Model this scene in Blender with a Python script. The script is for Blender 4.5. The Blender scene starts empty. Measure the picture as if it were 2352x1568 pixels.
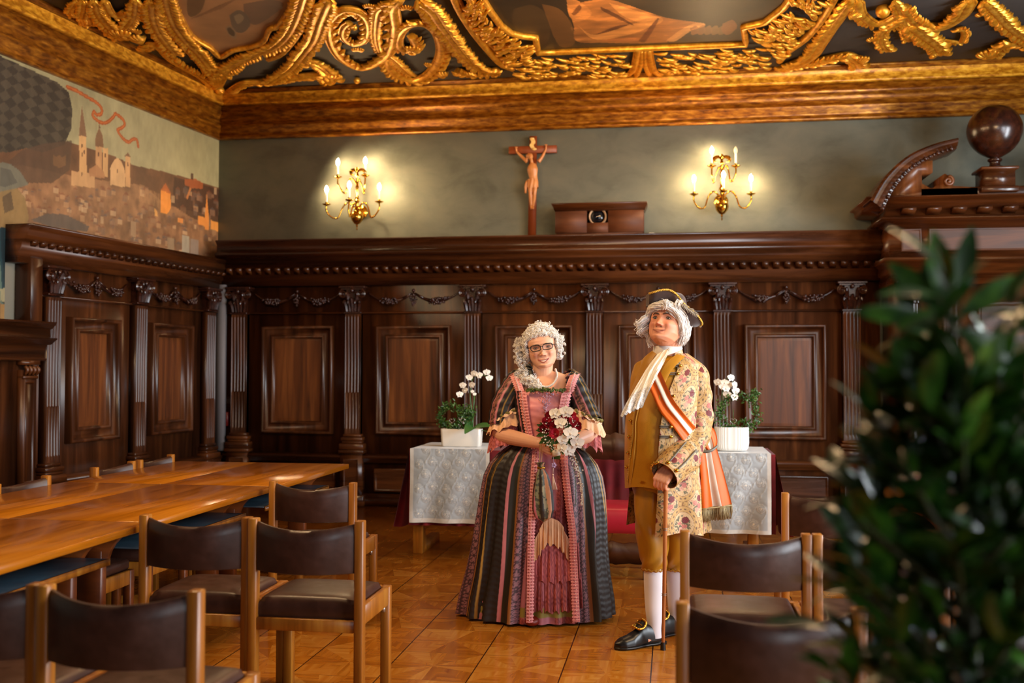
import bpy, math, random
import numpy as np
from mathutils import Vector, Matrix
rnd = random.Random(7)
S = bpy.context.scene
COL = S.collection
pi = math.pi

# ------------------------------------------------------------------ camera model (also used to turn measured pixels into room coordinates)
FPX = 2400.0
YAW, PIT, ROL = math.radians(8.77), math.radians(1.5), math.radians(.17)
CH = 1.42
def _axes():
    cy, sy = math.cos(YAW), math.sin(YAW)
    f = np.array([-sy*math.cos(PIT), cy*math.cos(PIT), math.sin(PIT)])
    r = np.array([cy, sy, 0.]); u = np.cross(r, f)
    return (r*math.cos(ROL)+u*math.sin(ROL), -r*math.sin(ROL)+u*math.cos(ROL), f)
AR, AU, AF = _axes()
CPOS = np.array([0, 0, CH])
def ray(x, y): return AF+(x-1176)/FPX*AR-(y-784)/FPX*AU
def onz(x, y, z=0.):
    d = ray(x, y); p = CPOS+d*((z-CH)/d[2]); return (float(p[0]), float(p[1]), float(p[2]))
def ony(x, y, Y):
    d = ray(x, y); p = CPOS+d*(Y/d[1]); return (float(p[0]), float(p[1]), float(p[2]))

# ------------------------------------------------------------------ mesh helpers
def cr(pts, n):
    """Catmull-Rom resample of a list of tuples (any dimension) to n points."""
    P = np.array(pts, float); m = len(P)
    if m == 2: return P[0]+(P[1]-P[0])*np.linspace(0, 1, n)[:, None]
    t = np.linspace(0, m-1, n); i = np.minimum(t.astype(int), m-2); f = (t-i)[:, None]
    p0 = P[np.maximum(i-1, 0)]; p1 = P[i]; p2 = P[i+1]; p3 = P[np.minimum(i+2, m-1)]
    return .5*((2*p1)+(-p0+p2)*f+(2*p0-5*p1+4*p2-p3)*f*f+(-p0+3*p1-3*p2+p3)*f**3)

class MB:
    def __init__(s): s.V = []; s.F = []; s.n = 0; s.C = []; s.hascol = False
    def add(s, V, F, C=None, c=None):
        V = np.asarray(V, float).reshape(-1, 3)
        s.V.append(V); n = s.n
        F = F if isinstance(F, list) else F.tolist()
        s.F.extend([[i+n for i in f] for f in F]); s.n += len(V)
        if C is not None: s.hascol = True; s.C.append(np.asarray(C, float).reshape(-1, 3))
        elif c is not None: s.hascol = True; s.C.append(np.tile(np.array(c, float), (len(V), 1)))
        else: s.C.append(np.ones((len(V), 3)))
        return s
    def box(s, x0, x1, y0, y1, z0, z1, c=None, M=None, bev=0):
        if bev:
            b = min(bev, abs(x1-x0)/2.2, abs(y1-y0)/2.2, abs(z1-z0)/2.2)
            V = []; F = []
            idx = {}
            X = (x0, x1); Y = (y0, y1); Z = (z0, z1)
            for i in (0, 1):
                for j in (0, 1):
                    for k in (0, 1):
                        sx = 1-2*i; sy = 1-2*j; sz = 1-2*k
                        for a in range(3):
                            v = [X[i]+sx*b, Y[j]+sy*b, Z[k]+sz*b]
                            v[a] = (X[i], Y[j], Z[k])[a]
                            idx[i, j, k, a] = len(V); V.append(v)
            g = idx.get
            def q(*l): F.append(list(l))
            for i in (0, 1):
                f = [g((i, 0, 0, 0)), g((i, 1, 0, 0)), g((i, 1, 1, 0)), g((i, 0, 1, 0))]; q(*(f if i else f[::-1]))
                f = [g((0, i, 0, 1)), g((0, i, 1, 1)), g((1, i, 1, 1)), g((1, i, 0, 1))]; q(*(f if i else f[::-1]))
                f = [g((0, 0, i, 2)), g((1, 0, i, 2)), g((1, 1, i, 2)), g((0, 1, i, 2))]; q(*(f if i else f[::-1]))
            for i in (0, 1):
                for j in (0, 1):
                    f = [g((i, j, 0, 0)), g((i, j, 1, 0)), g((i, j, 1, 1)), g((i, j, 0, 1))]; q(*(f if (i+j) % 2 else f[::-1]))
                    f = [g((i, 0, j, 0)), g((i, 1, j, 0)), g((i, 1, j, 2)), g((i, 0, j, 2))]; q(*(f[::-1] if (i+j) % 2 else f))
                    f = [g((0, i, j, 1)), g((1, i, j, 1)), g((1, i, j, 2)), g((0, i, j, 2))]; q(*(f if (i+j) % 2 else f[::-1]))
            for i in (0, 1):
                for j in (0, 1):
                    for k in (0, 1):
                        f = [g((i, j, k, 0)), g((i, j, k, 1)), g((i, j, k, 2))]; q(*(f if (i+j+k) % 2 else f[::-1]))
        else:
            V = [(x, y, z) for x in (x0, x1) for y in (y0, y1) for z in (z0, z1)]
            F = [[0, 1, 3, 2], [4, 6, 7, 5], [0, 4, 5, 1], [2, 3, 7, 6], [0, 2, 6, 4], [1, 5, 7, 3]]
        V = np.array(V, float)
        if M is not None: V = xf(V, M)
        return s.add(V, F, c=c)
    def grid(s, P, C=None, c=None, cu=False, cv=False, flip=False, caps=False):
        """P: array (n,m,3). cu closes the first axis, cv the second."""
        P = np.asarray(P, float); n, m = P.shape[:2]
        I = np.arange(n*m).reshape(n, m)
        a = np.vstack([I, I[:1]]) if cu else I
        a = np.hstack([a, a[:, :1]]) if cv else a
        q = np.stack([a[:-1, :-1], a[:-1, 1:], a[1:, 1:], a[1:, :-1]], -1).reshape(-1, 4)
        if flip: q = q[:, ::-1]
        F = q.tolist()
        if caps and cv:
            f0 = I[0].tolist(); f1 = I[-1].tolist()
            F.append(f0 if flip else f0[::-1]) if False else F.append(f0[::-1] if not flip else f0)
            F.append(f1 if not flip else f1[::-1])
        return s.add(P.reshape(-1, 3), F, C=None if C is None else np.asarray(C).reshape(-1, 3), c=c)
    def tube(s, pts, r, k=8, n=None, c=None, closed=False, caps=True, flat=1.0, up=None):
        P = np.array(pts, float)
        if np.ndim(r) == 0: r = [r]*len(P)
        if n: A = cr(np.hstack([P, np.array(r, float).reshape(len(P), -1)]), n); P = A[:, :3]; R = A[:, 3]
        else: R = np.array(r, float)
        T = np.gradient(P, axis=0)
        if closed: T = np.roll(P, -1, 0)-np.roll(P, 1, 0)
        T /= np.linalg.norm(T, axis=1)[:, None]+1e-12
        if up is None:
            u = np.array([0, 0, 1.]) if abs(T[0, 2]) < .9 else np.array([1., 0, 0])
            N = np.zeros_like(P); v = u-T[0]*(u@T[0]); v /= np.linalg.norm(v)
            for i in range(len(P)):
                v = v-T[i]*(v@T[i]); v /= np.linalg.norm(v)+1e-12; N[i] = v
        else:
            u = np.array(up, float); N = u-T*(T@u)[:, None]; N /= np.linalg.norm(N, axis=1)[:, None]+1e-9
        B = np.cross(T, N)
        a = np.linspace(0, 2*pi, k, endpoint=False)
        G = P[:, None]+R[:, None, None]*(N[:, None]*np.sin(a)[None, :, None]*flat+B[:, None]*np.cos(a)[None, :, None])
        return s.grid(G, c=c, cu=closed, cv=True, caps=caps and not closed, flip=True)
    def lathe(s, prof, o=(0, 0, 0), k=24, c=None, M=None, n=None, flute=None):
        p = np.array(prof, float)
        if n: p = cr(prof, n)
        a = np.linspace(0, 2*pi, k, endpoint=False)
        rr = p[:, 0][:, None]*np.ones(k)[None]
        if flute: rr = rr*(1-flute[1]*np.abs(np.sin(a*flute[0]/2))[None])
        G = np.stack([rr*np.cos(a), rr*np.sin(a), p[:, 1][:, None]*np.ones(k)], -1)
        if M is not None: G = xf(G.reshape(-1, 3), M).reshape(G.shape)
        G = G+np.array(o)
        return s.grid(G, c=c, cv=True, caps=True, flip=False)
    def ball(s, o, r, k=10, m=7, c=None, M=None):
        r = np.array([r]*3 if np.ndim(r) == 0 else r, float)
        t = np.linspace(.0001, pi-.0001, m)[:, None]; a = np.linspace(0, 2*pi, k, endpoint=False)[None]
        G = np.stack([np.sin(t)*np.cos(a), np.sin(t)*np.sin(a), np.cos(t)*np.ones_like(a)], -1)*r
        if M is not None: G = xf(G.reshape(-1, 3), M).reshape(G.shape)
        return s.grid(G+np.array(o), c=c, cv=True, flip=True)
    def prism(s, poly, y0, y1, c=None, M=None, ax='y'):
        """poly in (x,z), extruded along y; ax='x' -> poly is (y,z) extruded along x; ax='z' -> poly (x,y) extruded along z."""
        n = len(poly)
        def p3(a, b, t): return {'y': (a, t, b), 'x': (t, a, b), 'z': (a, b, t)}[ax]
        V = [p3(a, b, y0) for a, b in poly]+[p3(a, b, y1) for a, b in poly]
        F = [[i, (i+1) % n, n+(i+1) % n, n+i] for i in range(n)]+[list(range(n))[::-1], [n+i for i in range(n)]]
        V = np.array(V, float)
        if M is not None: V = xf(V, M)
        return s.add(V, F, c=c)
    def build(s, name, mat, parent=None, smooth=False, M=None, label=None, angle=None):
        V = np.concatenate(s.V)
        if M is not None: V = xf(V, M)
        me = bpy.data.meshes.new(name)
        L = np.array([len(f) for f in s.F]); fl = np.fromiter((i for f in s.F for i in f), dtype=np.int32)
        me.vertices.add(len(V)); me.vertices.foreach_set('co', V.astype(np.float32).ravel())
        me.loops.add(len(fl)); me.loops.foreach_set('vertex_index', fl)
        me.polygons.add(len(L)); me.polygons.foreach_set('loop_start', np.concatenate([[0], np.cumsum(L)[:-1]]).astype(np.int32))
        try: me.polygons.foreach_set('loop_total', L.astype(np.int32))
        except Exception: pass
        me.update(calc_edges=True); me.validate()
        if s.hascol: setcol(me, np.concatenate(s.C))
        me.materials.append(mat)
        if smooth: me.polygons.foreach_set('use_smooth', np.ones(len(me.polygons), bool))
        if angle: 
            try: me.set_sharp_from_angle(angle=math.radians(angle)) 
            except Exception: pass
        o = bpy.data.objects.new(name, me); COL.objects.link(o)
        if parent: o.parent = parent
        if label: o['label'] = label
        return o
def setcol(me, C):
    at = me.color_attributes.new('Col', 'FLOAT_COLOR', 'POINT')
    at.data.foreach_set('color', np.hstack([C, np.ones((len(C), 1))]).astype(np.float32).ravel())
def xf(V, M):
    A = np.array(M, float); return V@A[:3, :3].T+A[:3, 3]
def TM(x=0, y=0, z=0, rz=0, rx=0, ry=0, s=1):
    return Matrix.Translation((x, y, z))@Matrix.Rotation(rz, 4, 'Z')@Matrix.Rotation(ry, 4, 'Y')@Matrix.Rotation(rx, 4, 'X')@Matrix.Scale(s, 4)
def tag(o, label=None, cat=None, group=None, kind=None):
    if label: o['label'] = label
    if cat: o['category'] = cat
    if group: o['group'] = group
    if kind: o['kind'] = kind
    return o
def thing(name, label, cat, loc=(0, 0, 0), rz=0, group=None, kind=None):
    o = bpy.data.objects.new(name, None); COL.objects.link(o); o.empty_display_size = .1
    o.location = loc; o.rotation_euler = (0, 0, rz)
    return tag(o, label, cat, group, kind)
def dup(root, loc=None, rz=None, label=None):
    def cp(o, par):
        c = o.copy(); COL.objects.link(c)
        if par is not None: c.parent = par
        for ch in kids.get(o.name, []): cp(ch, c)
        return c
    kids = {}
    for o in COL.objects:
        if o.parent: kids.setdefault(o.parent.name, []).append(o)
    r = cp(root, None)
    if loc is not None: r.location = loc
    if rz is not None: r.rotation_euler = (0, 0, rz)
    if label: r['label'] = label
    return r
def srgb(h):
    h = h.lstrip('#'); c = [int(h[i:i+2], 16)/255 for i in (0, 2, 4)]
    return tuple(v/12.92 if v < .04045 else ((v+.055)/1.055)**2.4 for v in c)
def rgb(*c): return tuple((v/255)/12.92 if v/255 < .04045 else ((v/255+.055)/1.055)**2.4 for v in c)

# ------------------------------------------------------------------ materials
def mk(name):
    m = bpy.data.materials.new(name); m.use_nodes = True; nt = m.node_tree
    b = nt.nodes['Principled BSDF']
    return m, nt, b
def inp(b, **k):
    for a, v in k.items():
        n = {'rough': 'Roughness', 'metal': 'Metallic', 'spec': 'Specular IOR Level', 'coat': 'Coat Weight', 'coatr': 'Coat Roughness', 'sheen': 'Sheen Weight', 'trans': 'Transmission Weight', 'sss': 'Subsurface Weight', 'aniso': 'Anisotropic'}[a]
        b.inputs[n].default_value = v
def flat(name, c, **k):
    m, nt, b = mk(name); b.inputs['Base Color'].default_value = (*c, 1); inp(b, **k); return m
def node(nt, t, **k):
    n = nt.nodes.new(t)
    for a, v in k.items():
        if a in ('operation', 'blend_type', 'data_type', 'noise_dimensions', 'feature', 'wave_type', 'bands_direction', 'attribute_name', 'mode', 'vector_type', 'distance'): setattr(n, a, v)
        else: n.inputs[a].default_value = v
    return n
def ramp(nt, fac, stops):
    n = nt.nodes.new('ShaderNodeValToRGB'); e = n.color_ramp.elements
    while len(e) < len(stops): e.new(.5)
    for i, (p, c) in enumerate(stops): e[i].position = p; e[i].color = (*c, 1)
    nt.links.new(fac, n.inputs[0]); return n.outputs[0]
def noise_mat(name, stops, scale=(5, 5, 5), nscale=1., detail=6, rough=.5, bump=.0, dist=0., coord='Object', rrange=None, **k):
    m, nt, b = mk(name); l = nt.links.new
    tc = nt.nodes.new('ShaderNodeTexCoord'); mp = nt.nodes.new('ShaderNodeMapping'); mp.inputs['Scale'].default_value = scale
    l(tc.outputs[coord], mp.inputs[0])
    no = node(nt, 'ShaderNodeTexNoise'); no.inputs['Scale'].default_value = nscale; no.inputs['Detail'].default_value = detail
    no.inputs['Distortion'].default_value = dist; no.inputs['Roughness'].default_value = .6
    l(mp.outputs[0], no.inputs['Vector'])
    l(ramp(nt, no.outputs[0], stops), b.inputs['Base Color'])
    inp(b, rough=rough, **k)
    if rrange:
        mr = nt.nodes.new('ShaderNodeMapRange'); mr.inputs[1].default_value = .3; mr.inputs[2].default_value = .7
        mr.inputs[3].default_value = rrange[0]; mr.inputs[4].default_value = rrange[1]
        l(no.outputs[0], mr.inputs[0]); l(mr.outputs[0], b.inputs['Roughness'])
    if bump:
        bp = nt.nodes.new('ShaderNodeBump'); bp.inputs['Strength'].default_value = bump; bp.inputs['Distance'].default_value = .01
        l(no.outputs[0], bp.inputs['Height']); l(bp.outputs[0], b.inputs['Normal'])
    return m
def col_mat(name, rough=.7, bumpscale=0, bump=.2, **k):
    m, nt, b = mk(name); l = nt.links.new
    a = nt.nodes.new('ShaderNodeAttribute'); a.attribute_name = 'Col'; l(a.outputs['Color'], b.inputs['Base Color'])
    inp(b, rough=rough, **k)
    if bumpscale:
        tc = nt.nodes.new('ShaderNodeTexCoord'); no = node(nt, 'ShaderNodeTexNoise'); no.inputs['Scale'].default_value = bumpscale
        l(tc.outputs['Object'], no.inputs['Vector'])
        bp = nt.nodes.new('ShaderNodeBump'); bp.inputs['Strength'].default_value = bump; bp.inputs['Distance'].default_value = .01
        l(no.outputs[0], bp.inputs['Height']); l(bp.outputs[0], b.inputs['Normal'])
    return m
def emit(name, c, st):
    m, nt, b = mk(name); b.inputs['Base Color'].default_value = (*c, 1)
    b.inputs['Emission Color'].default_value = (*c, 1); b.inputs['Emission Strength'].default_value = st; return m

M = {}
W0, W1, W2 = srgb('#1a0c05'), srgb('#40200c'), srgb('#653614')
M['wood_v'] = noise_mat('mahogany_vertical', [(.25, W0), (.5, W1), (.75, W2)], scale=(9, 9, .7), rough=.3, dist=.6, bump=.06, rrange=(.27, .42))
M['wood_h'] = noise_mat('mahogany_horizontal', [(.25, W0), (.5, W1), (.75, W2)], scale=(.7, .7, 12), rough=.3, dist=.5, bump=.05, rrange=(.2, .36))
M['wood_panel'] = noise_mat('mahogany_panel', [(.25, srgb('#2c1508')), (.5, srgb('#5c3012')), (.8, srgb('#804a20'))], scale=(14, 14, .9), rough=.36, dist=.8, bump=.06)
M['carved'] = noise_mat('carved_dark_wood', [(.3, srgb('#1c0d08')), (.7, srgb('#3c1c10'))], scale=(20, 20, 20), rough=.24)
M['oak'] = noise_mat('honey_oak', [(.25, srgb('#6a3a0a')), (.5, srgb('#945816')), (.8, srgb('#ae782a'))], scale=(22, 22, 1.4), rough=.36, dist=.4, bump=.05)
M['oak_y'] = noise_mat('honey_oak_top', [(.25, srgb('#7c4406')), (.5, srgb('#9a580c')), (.8, srgb('#ae6c16'))], scale=(16, 1.2, 16), rough=.2, dist=.5, rrange=(.16, .26))
M['leather'] = noise_mat('brown_leather', [(.3, srgb('#2b1710')), (.7, srgb('#40241a'))], scale=(14, 14, 14), rough=.36, bump=.06, rrange=(.3, .42))
M['shelf_dark'] = noise_mat('dark_blue_laminate', [(.3, srgb('#16242c')), (.7, srgb('#22343e'))], scale=(5, 5, 5), rough=.35)
M['gold'] = noise_mat('gilded_plaster', [(.2, srgb('#5a2c06')), (.42, srgb('#b5720f')), (.6, srgb('#f0ae30')), (.9, srgb('#ffd060'))], scale=(3, 3, 6), nscale=4, rough=.42, metal=.2, bump=.2, dist=.3)
M['gold_dark'] = noise_mat('worn_gilding', [(.25, srgb('#3a1c06')), (.42, srgb('#7d450c')), (.58, srgb('#a96c18')), (.8, srgb('#e0a040'))], scale=(2.2, 2.2, 9), nscale=4, rough=.36, metal=.5, bump=.2, dist=.3)
M['gold_leaf'] = noise_mat('gilded_carving', [(.2, srgb('#8a4a0a')), (.45, srgb('#d08a1c')), (.7, srgb('#f6b840'))], scale=(8, 8, 8), nscale=2, rough=.32, metal=.6, bump=.3)
M['plaster'] = noise_mat('grey_green_plaster', [(.25, srgb('#5b5e52')), (.5, srgb('#6e7164')), (.8, srgb('#7c7c6b'))], scale=(1.3, 1.3, 2.2), nscale=2, rough=.85, dist=.4, bump=.03)
M['ceil'] = noise_mat('dark_grey_ceiling', [(.3, srgb('#3b3835')), (.7, srgb('#4c4744'))], scale=(2, 2, 2), rough=.8)
M['brass'] = noise_mat('polished_brass', [(.3, srgb('#c08a28')), (.7, srgb('#e6b850'))], scale=(6, 6, 6), rough=.16, metal=1.)
M['candle'] = flat('candle_tube', srgb('#f6efe0'), rough=.5)
M['bulb'] = emit('lit_bulb', (1., .70, .38), 330)
M['bulb_off'] = flat('clear_bulb_glass', srgb('#f0d8b0'), rough=.1)
M['white'] = flat('white_plastic', srgb('#d8d4cc'), rough=.4)
M['pipe'] = flat('grey_painted_strip', srgb('#6c686a'), rough=.6)
M['dark'] = flat('near_black', srgb('#0c0a0a'), rough=.4)
M['wallwhite'] = flat('off_white_wall', srgb('#8d8878'), rough=.9)
M['cross'] = noise_mat('red_brown_wood', [(.3, srgb('#6a2c10')), (.7, srgb('#8f4318'))], scale=(9, 9, 1), rough=.45)
M['corpus'] = noise_mat('carved_limewood', [(.3, srgb('#b06a34')), (.7, srgb('#d08a4c'))], scale=(9, 9, 9), rough=.4)
# ------------------------------------------------------------------ room shell
YW = 10.62; ZC = 4.40; XR = 5.2; YF = -3.6
LO = np.array([-4.86, YW]); LDU = np.array([-.1162, -.9932]); LN = np.array([.9932, -.1162])
MBK = Matrix.Translation((0, YW, 0))                       # back wall frame: x = room x, -y = out of the wall
MLF = Matrix(((.1162, -.9932, 0, LO[0]), (.9932, .1162, 0, LO[1]), (0, 0, 1, 0), (0, 0, 0, 1)))   # left wall frame, x runs towards the corner (negative = nearer)
def onL(px, py, v=0.):
    d = ray(px, py); t = (v-(CPOS[:2]-LO)@LN)/(d[:2]@LN); P = CPOS+d*t
    return float(-(P[:2]-LO)@LDU), float(P[2])
xl_front = float(LO[0]+LDU[0]*14.3)

def parquet():
    m, nt, b = mk('star_parquet'); l = nt.links.new
    tc = nt.nodes.new('ShaderNodeTexCoord'); sep = nt.nodes.new('ShaderNodeSeparateXYZ'); l(tc.outputs['Object'], sep.inputs[0])
    def mth(op, a, c=None, d=None):
        n = nt.nodes.new('ShaderNodeMath'); n.operation = op
        for i, v in enumerate((a, c, d)):
            if v is None: continue
            if isinstance(v, (int, float)): n.inputs[i].default_value = v
            else: l(v, n.inputs[i])
        return n.outputs[0]
    u = mth('DIVIDE', mth('ADD', sep.outputs[0], .93+4.13), .413); v = mth('DIVIDE', mth('ADD', sep.outputs[1], -5.15+9.2), .46)
    iu, iv = mth('FLOOR', u), mth('FLOOR', v)
    a = mth('SUBTRACT', mth('SUBTRACT', u, iu), .5); c = mth('SUBTRACT', mth('SUBTRACT', v, iv), .5)
    s1 = mth('GREATER_THAN', a, c); s2 = mth('GREATER_THAN', mth('ADD', a, c), 0.)
    aa, ac = mth('ABSOLUTE', a), mth('ABSOLUTE', c)
    hor = mth('ABSOLUTE', mth('SUBTRACT', s1, s2))
    dia = mth('GREATER_THAN', mth('ADD', aa, ac), .5)
    s3 = mth('GREATER_THAN', aa, ac)
    # narrow star ray inside every quarter
    mn = mth('MINIMUM', aa, ac); mx = mth('MAXIMUM', aa, ac)
    star = mth('LESS_THAN', mn, mth('MULTIPLY', mx, .36))
    side = mth('GREATER_THAN', mth('MULTIPLY', a, c), 0.)
    idv = nt.nodes.new('ShaderNodeCombineXYZ')
    l(mth('ADD', mth('MULTIPLY', iu, 7.13), mth('ADD', mth('MULTIPLY', s1, 2.3), mth('MULTIPLY', star, 1.7))), idv.inputs[0])
    l(mth('ADD', mth('MULTIPLY', iv, 3.77), mth('ADD', mth('MULTIPLY', s2, 5.1), mth('MULTIPLY', side, .9))), idv.inputs[1])
    wn = nt.nodes.new('ShaderNodeTexWhiteNoise'); l(idv.outputs[0], wn.inputs[0])
    # grain: along x or y by sector
    sw = mth('ABSOLUTE', mth('SUBTRACT', hor, star))
    gx = mth('ADD', mth('MULTIPLY', mth('SUBTRACT', 1., sw), 38.), 2.5); gy = mth('ADD', mth('MULTIPLY', sw, 38.), 2.5)
    gv = nt.nodes.new('ShaderNodeCombineXYZ')
    l(mth('MULTIPLY', sep.outputs[0], gx), gv.inputs[0]); l(mth('MULTIPLY', sep.outputs[1], gy), gv.inputs[1]); l(mth('MULTIPLY', wn.outputs[0], 30.), gv.inputs[2])
    no = node(nt, 'ShaderNodeTexNoise'); no.inputs['Scale'].default_value = 1.; no.inputs['Detail'].default_value = 5; no.inputs['Distortion'].default_value = .4; l(gv.outputs[0], no.inputs['Vector'])
    base = mth('ADD', mth('MULTIPLY', no.outputs[0], .68), mth('MULTIPLY', wn.outputs[0], .27))
    col = ramp(nt, base, [(.2, srgb('#98500f')), (.48, srgb('#c4781f')), (.8, srgb('#e0a048'))])
    edge = mth('MAXIMUM', mth('GREATER_THAN', aa, .4925), mth('MULTIPLY', mth('GREATER_THAN', ac, .4945), .45))
    mx2 = nt.nodes.new('ShaderNodeMix'); mx2.data_type = 'RGBA'; l(edge, mx2.inputs[0]); l(col, mx2.inputs[6]); mx2.inputs[7].default_value = (*srgb('#3c1c08'), 1)
    l(mx2.outputs[2], b.inputs['Base Color'])
    n2 = node(nt, 'ShaderNodeTexNoise'); n2.inputs['Scale'].default_value = 2.5; l(tc.outputs['Object'], n2.inputs['Vector'])
    mr = nt.nodes.new('ShaderNodeMapRange'); mr.inputs[3].default_value = .12; mr.inputs[4].default_value = .26; l(n2.outputs[0], mr.inputs[0]); l(mr.outputs[0], b.inputs['Roughness'])
    return m
M['parquet'] = parquet()
def struct(o, label=None): o['kind'] = 'structure'; 
mb = MB(); mb.box(-7.2, XR+.1, YF-.1, YW+.1, -.1, 0)
struct(mb.build('floor', M['parquet']))
mb = MB(); mb.box(-7.2, XR+.1, YF-.1, YW+.1, ZC, ZC+.1)
struct(mb.build('ceiling', M['ceil']))
mb = MB(); mb.box(-5.1, XR+.1, YW, YW+.1, 0, ZC)
struct(mb.build('wall_back', M['plaster']))
mb = MB(); mb.box(-14.4, .12, 0, .1, 0, ZC, M=MLF)
struct(mb.build('wall_left', M['wallwhite']))
# right wall with three tall windows, front wall behind the photographer
WIN = [(.2, 1.7), (3.1, 4.6), (6.0, 7.5)]
mb = MB(); ys = [YF]+[v for w in WIN for v in w]+[YW]
for i in range(0, len(ys), 2): mb.box(XR, XR+.3, ys[i], ys[i+1], 0, ZC)
for a, b_ in WIN: mb.box(XR, XR+.3, a, b_, 0, .95); mb.box(XR, XR+.3, a, b_, 3.5, ZC)
struct(mb.build('wall_right', M['wallwhite']))
mb = MB(); mb.box(-7.2, 1.6, YF-.1, YF, 0, ZC); mb.box(3.4, XR+.3, YF-.1, YF, 0, ZC); mb.box(1.6, 3.4, YF-.1, YF, 0, 1.0); mb.box(1.6, 3.4, YF-.1, YF, 3.5, ZC)
struct(mb.build('wall_front', M['wood_v']))
mb = MB()
for x0, x1, z0, z1 in ((1.6, 1.67, 1., 3.5), (3.33, 3.4, 1., 3.5), (1.6, 3.4, 1., 1.07), (1.6, 3.4, 3.43, 3.5), (2.47, 2.53, 1., 3.5), (1.6, 3.4, 2.6, 2.66)): mb.box(x0, x1, YF-.08, YF-.03, z0, z1)
struct(mb.build('window_4', M['wallwhite']))
for i, (a, b_) in enumerate(WIN):
    mb = MB()
    for y0, y1, z0, z1 in ((a, a+.07, .95, 3.5), (b_-.07, b_, .95, 3.5), (a, b_, .95, 1.02), (a, b_, 3.43, 3.5), ((a+b_)/2-.03, (a+b_)/2+.03, .95, 3.5), (a, b_, 2.6, 2.66)):
        mb.box(XR+.1, XR+.16, y0, y1, z0, z1)
    o = mb.build('window_%d' % (i+1), M['wallwhite']); struct(o)

# ------------------------------------------------------------------ panelling helpers (local frame: x along wall, -y out of wall)
def run(mb, prof, x0, x1):
    """prof: list of (v, z) from bottom to top; closed back to the wall."""
    poly = [(-v, z) for v, z in prof]
    poly = [(0, prof[0][1])]+poly+[(0, prof[-1][1])]
    mb.prism(poly[::-1], x0, x1, ax='x')
def frame(mb, x0, x1, z0, z1, prof, fill=True):
    G = np.array([[(x0+d, -v, z0+d), (x1-d, -v, z0+d), (x1-d, -v, z1-d), (x0+d, -v, z1-d)] for d, v in prof])
    mb.grid(G, cv=True)
    if fill:
        d, v = prof[-1]; mb.add([(x0+d, -v, z0+d), (x1-d, -v, z0+d), (x1-d, -v, z1-d), (x0+d, -v, z1-d)], [[0, 1, 2, 3]])
PROF = [(0, .084), (.002, .146), (.010, .160), (.022, .162), (.032, .150), (.038, .128), (.042, .112), (.095, .112), (.100, .124), (.108, .138), (.120, .138), (.130, .122), (.134, .09), (.14, .09)]
def pilaster(parent, x, w, z0, z1, Mx, zs=1.17, vb=.1, vf=.165, ped=True, nfl=5):
    mb = MB(); nx, xs = 61, np.linspace(-w/2, w/2, 61)
    t = (xs/w+.5)*nfl; fr = t-np.floor(t)
    groove = np.where((xs > -w/2+.008) & (xs < w/2-.008), -np.sin(np.clip((fr-.14)/.72, 0, 1)*pi)*.014, 0)
    reed = np.where((xs > -w/2+.008) & (xs < w/2-.008), -.010+np.sin(np.clip((fr-.1)/.8, 0, 1)*pi)*.009, 0)
    zz = [(z0, 0*xs), (z0+.05, 0*xs), (z0+.062, reed), (zs-.008, reed), (zs+.008, groove), (z1-.035, groove), (z1-.022, 0*xs), (z1, 0*xs)]
    G = np.array([[(x+a, -(vf+d), z) for a, d in zip(xs, row)] for z, row in zz])
    mb.grid(G)
    mb.box(x-w/2, x+w/2, -vf+.0155, -vb+.02, z0, z1)
    for s in (-1, 1): mb.box(x+s*w/2-(.004 if s > 0 else 0), x+s*w/2+(.004 if s < 0 else 0), -vf, -vb+.02, z0, z1)
    mb.build('pilaster', M['wood_v'], parent, M=Mx)
    # base
    mb = MB(); n = w/2
    for (e, za, zb) in ((.012, z0-.03, z0), (.03, z0-.07, z0-.03), (.022, z0-.095, z0-.07), (.045, z0-.16, z0-.095), (.05, z0-.2, z0-.16)):
        mb.box(x-n-e, x+n+e, -vf-e, -vb+.02, za, zb, bev=.008)
    if ped:
        mb.box(x-n-.03, x+n+.03, -vf-.03, -vb+.02, .12, z0-.2)
        frame(mb, x-n, x+n, .16, z0-.25, [(0, vf+.031), (.004, vf+.044), (.014, vf+.04), (.02, vf+.034)])
        mb.box(x-n-.055, x+n+.055, -vf-.055, -vb+.02, 0, .12, bev=.01)
    mb.build('pilaster_base', M['wood_h'], parent, M=Mx)
def spiral(cx, cz, r0, turns, n=26, s=1, y=0., dy=0):
    a = np.linspace(0, turns*2*pi, n); r = r0*(1-.86*a/a[-1])
    return np.stack([cx+s*r*np.sin(a), y+dy*np.linspace(0, 1, n), cz+r*np.cos(a)], 1)
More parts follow.
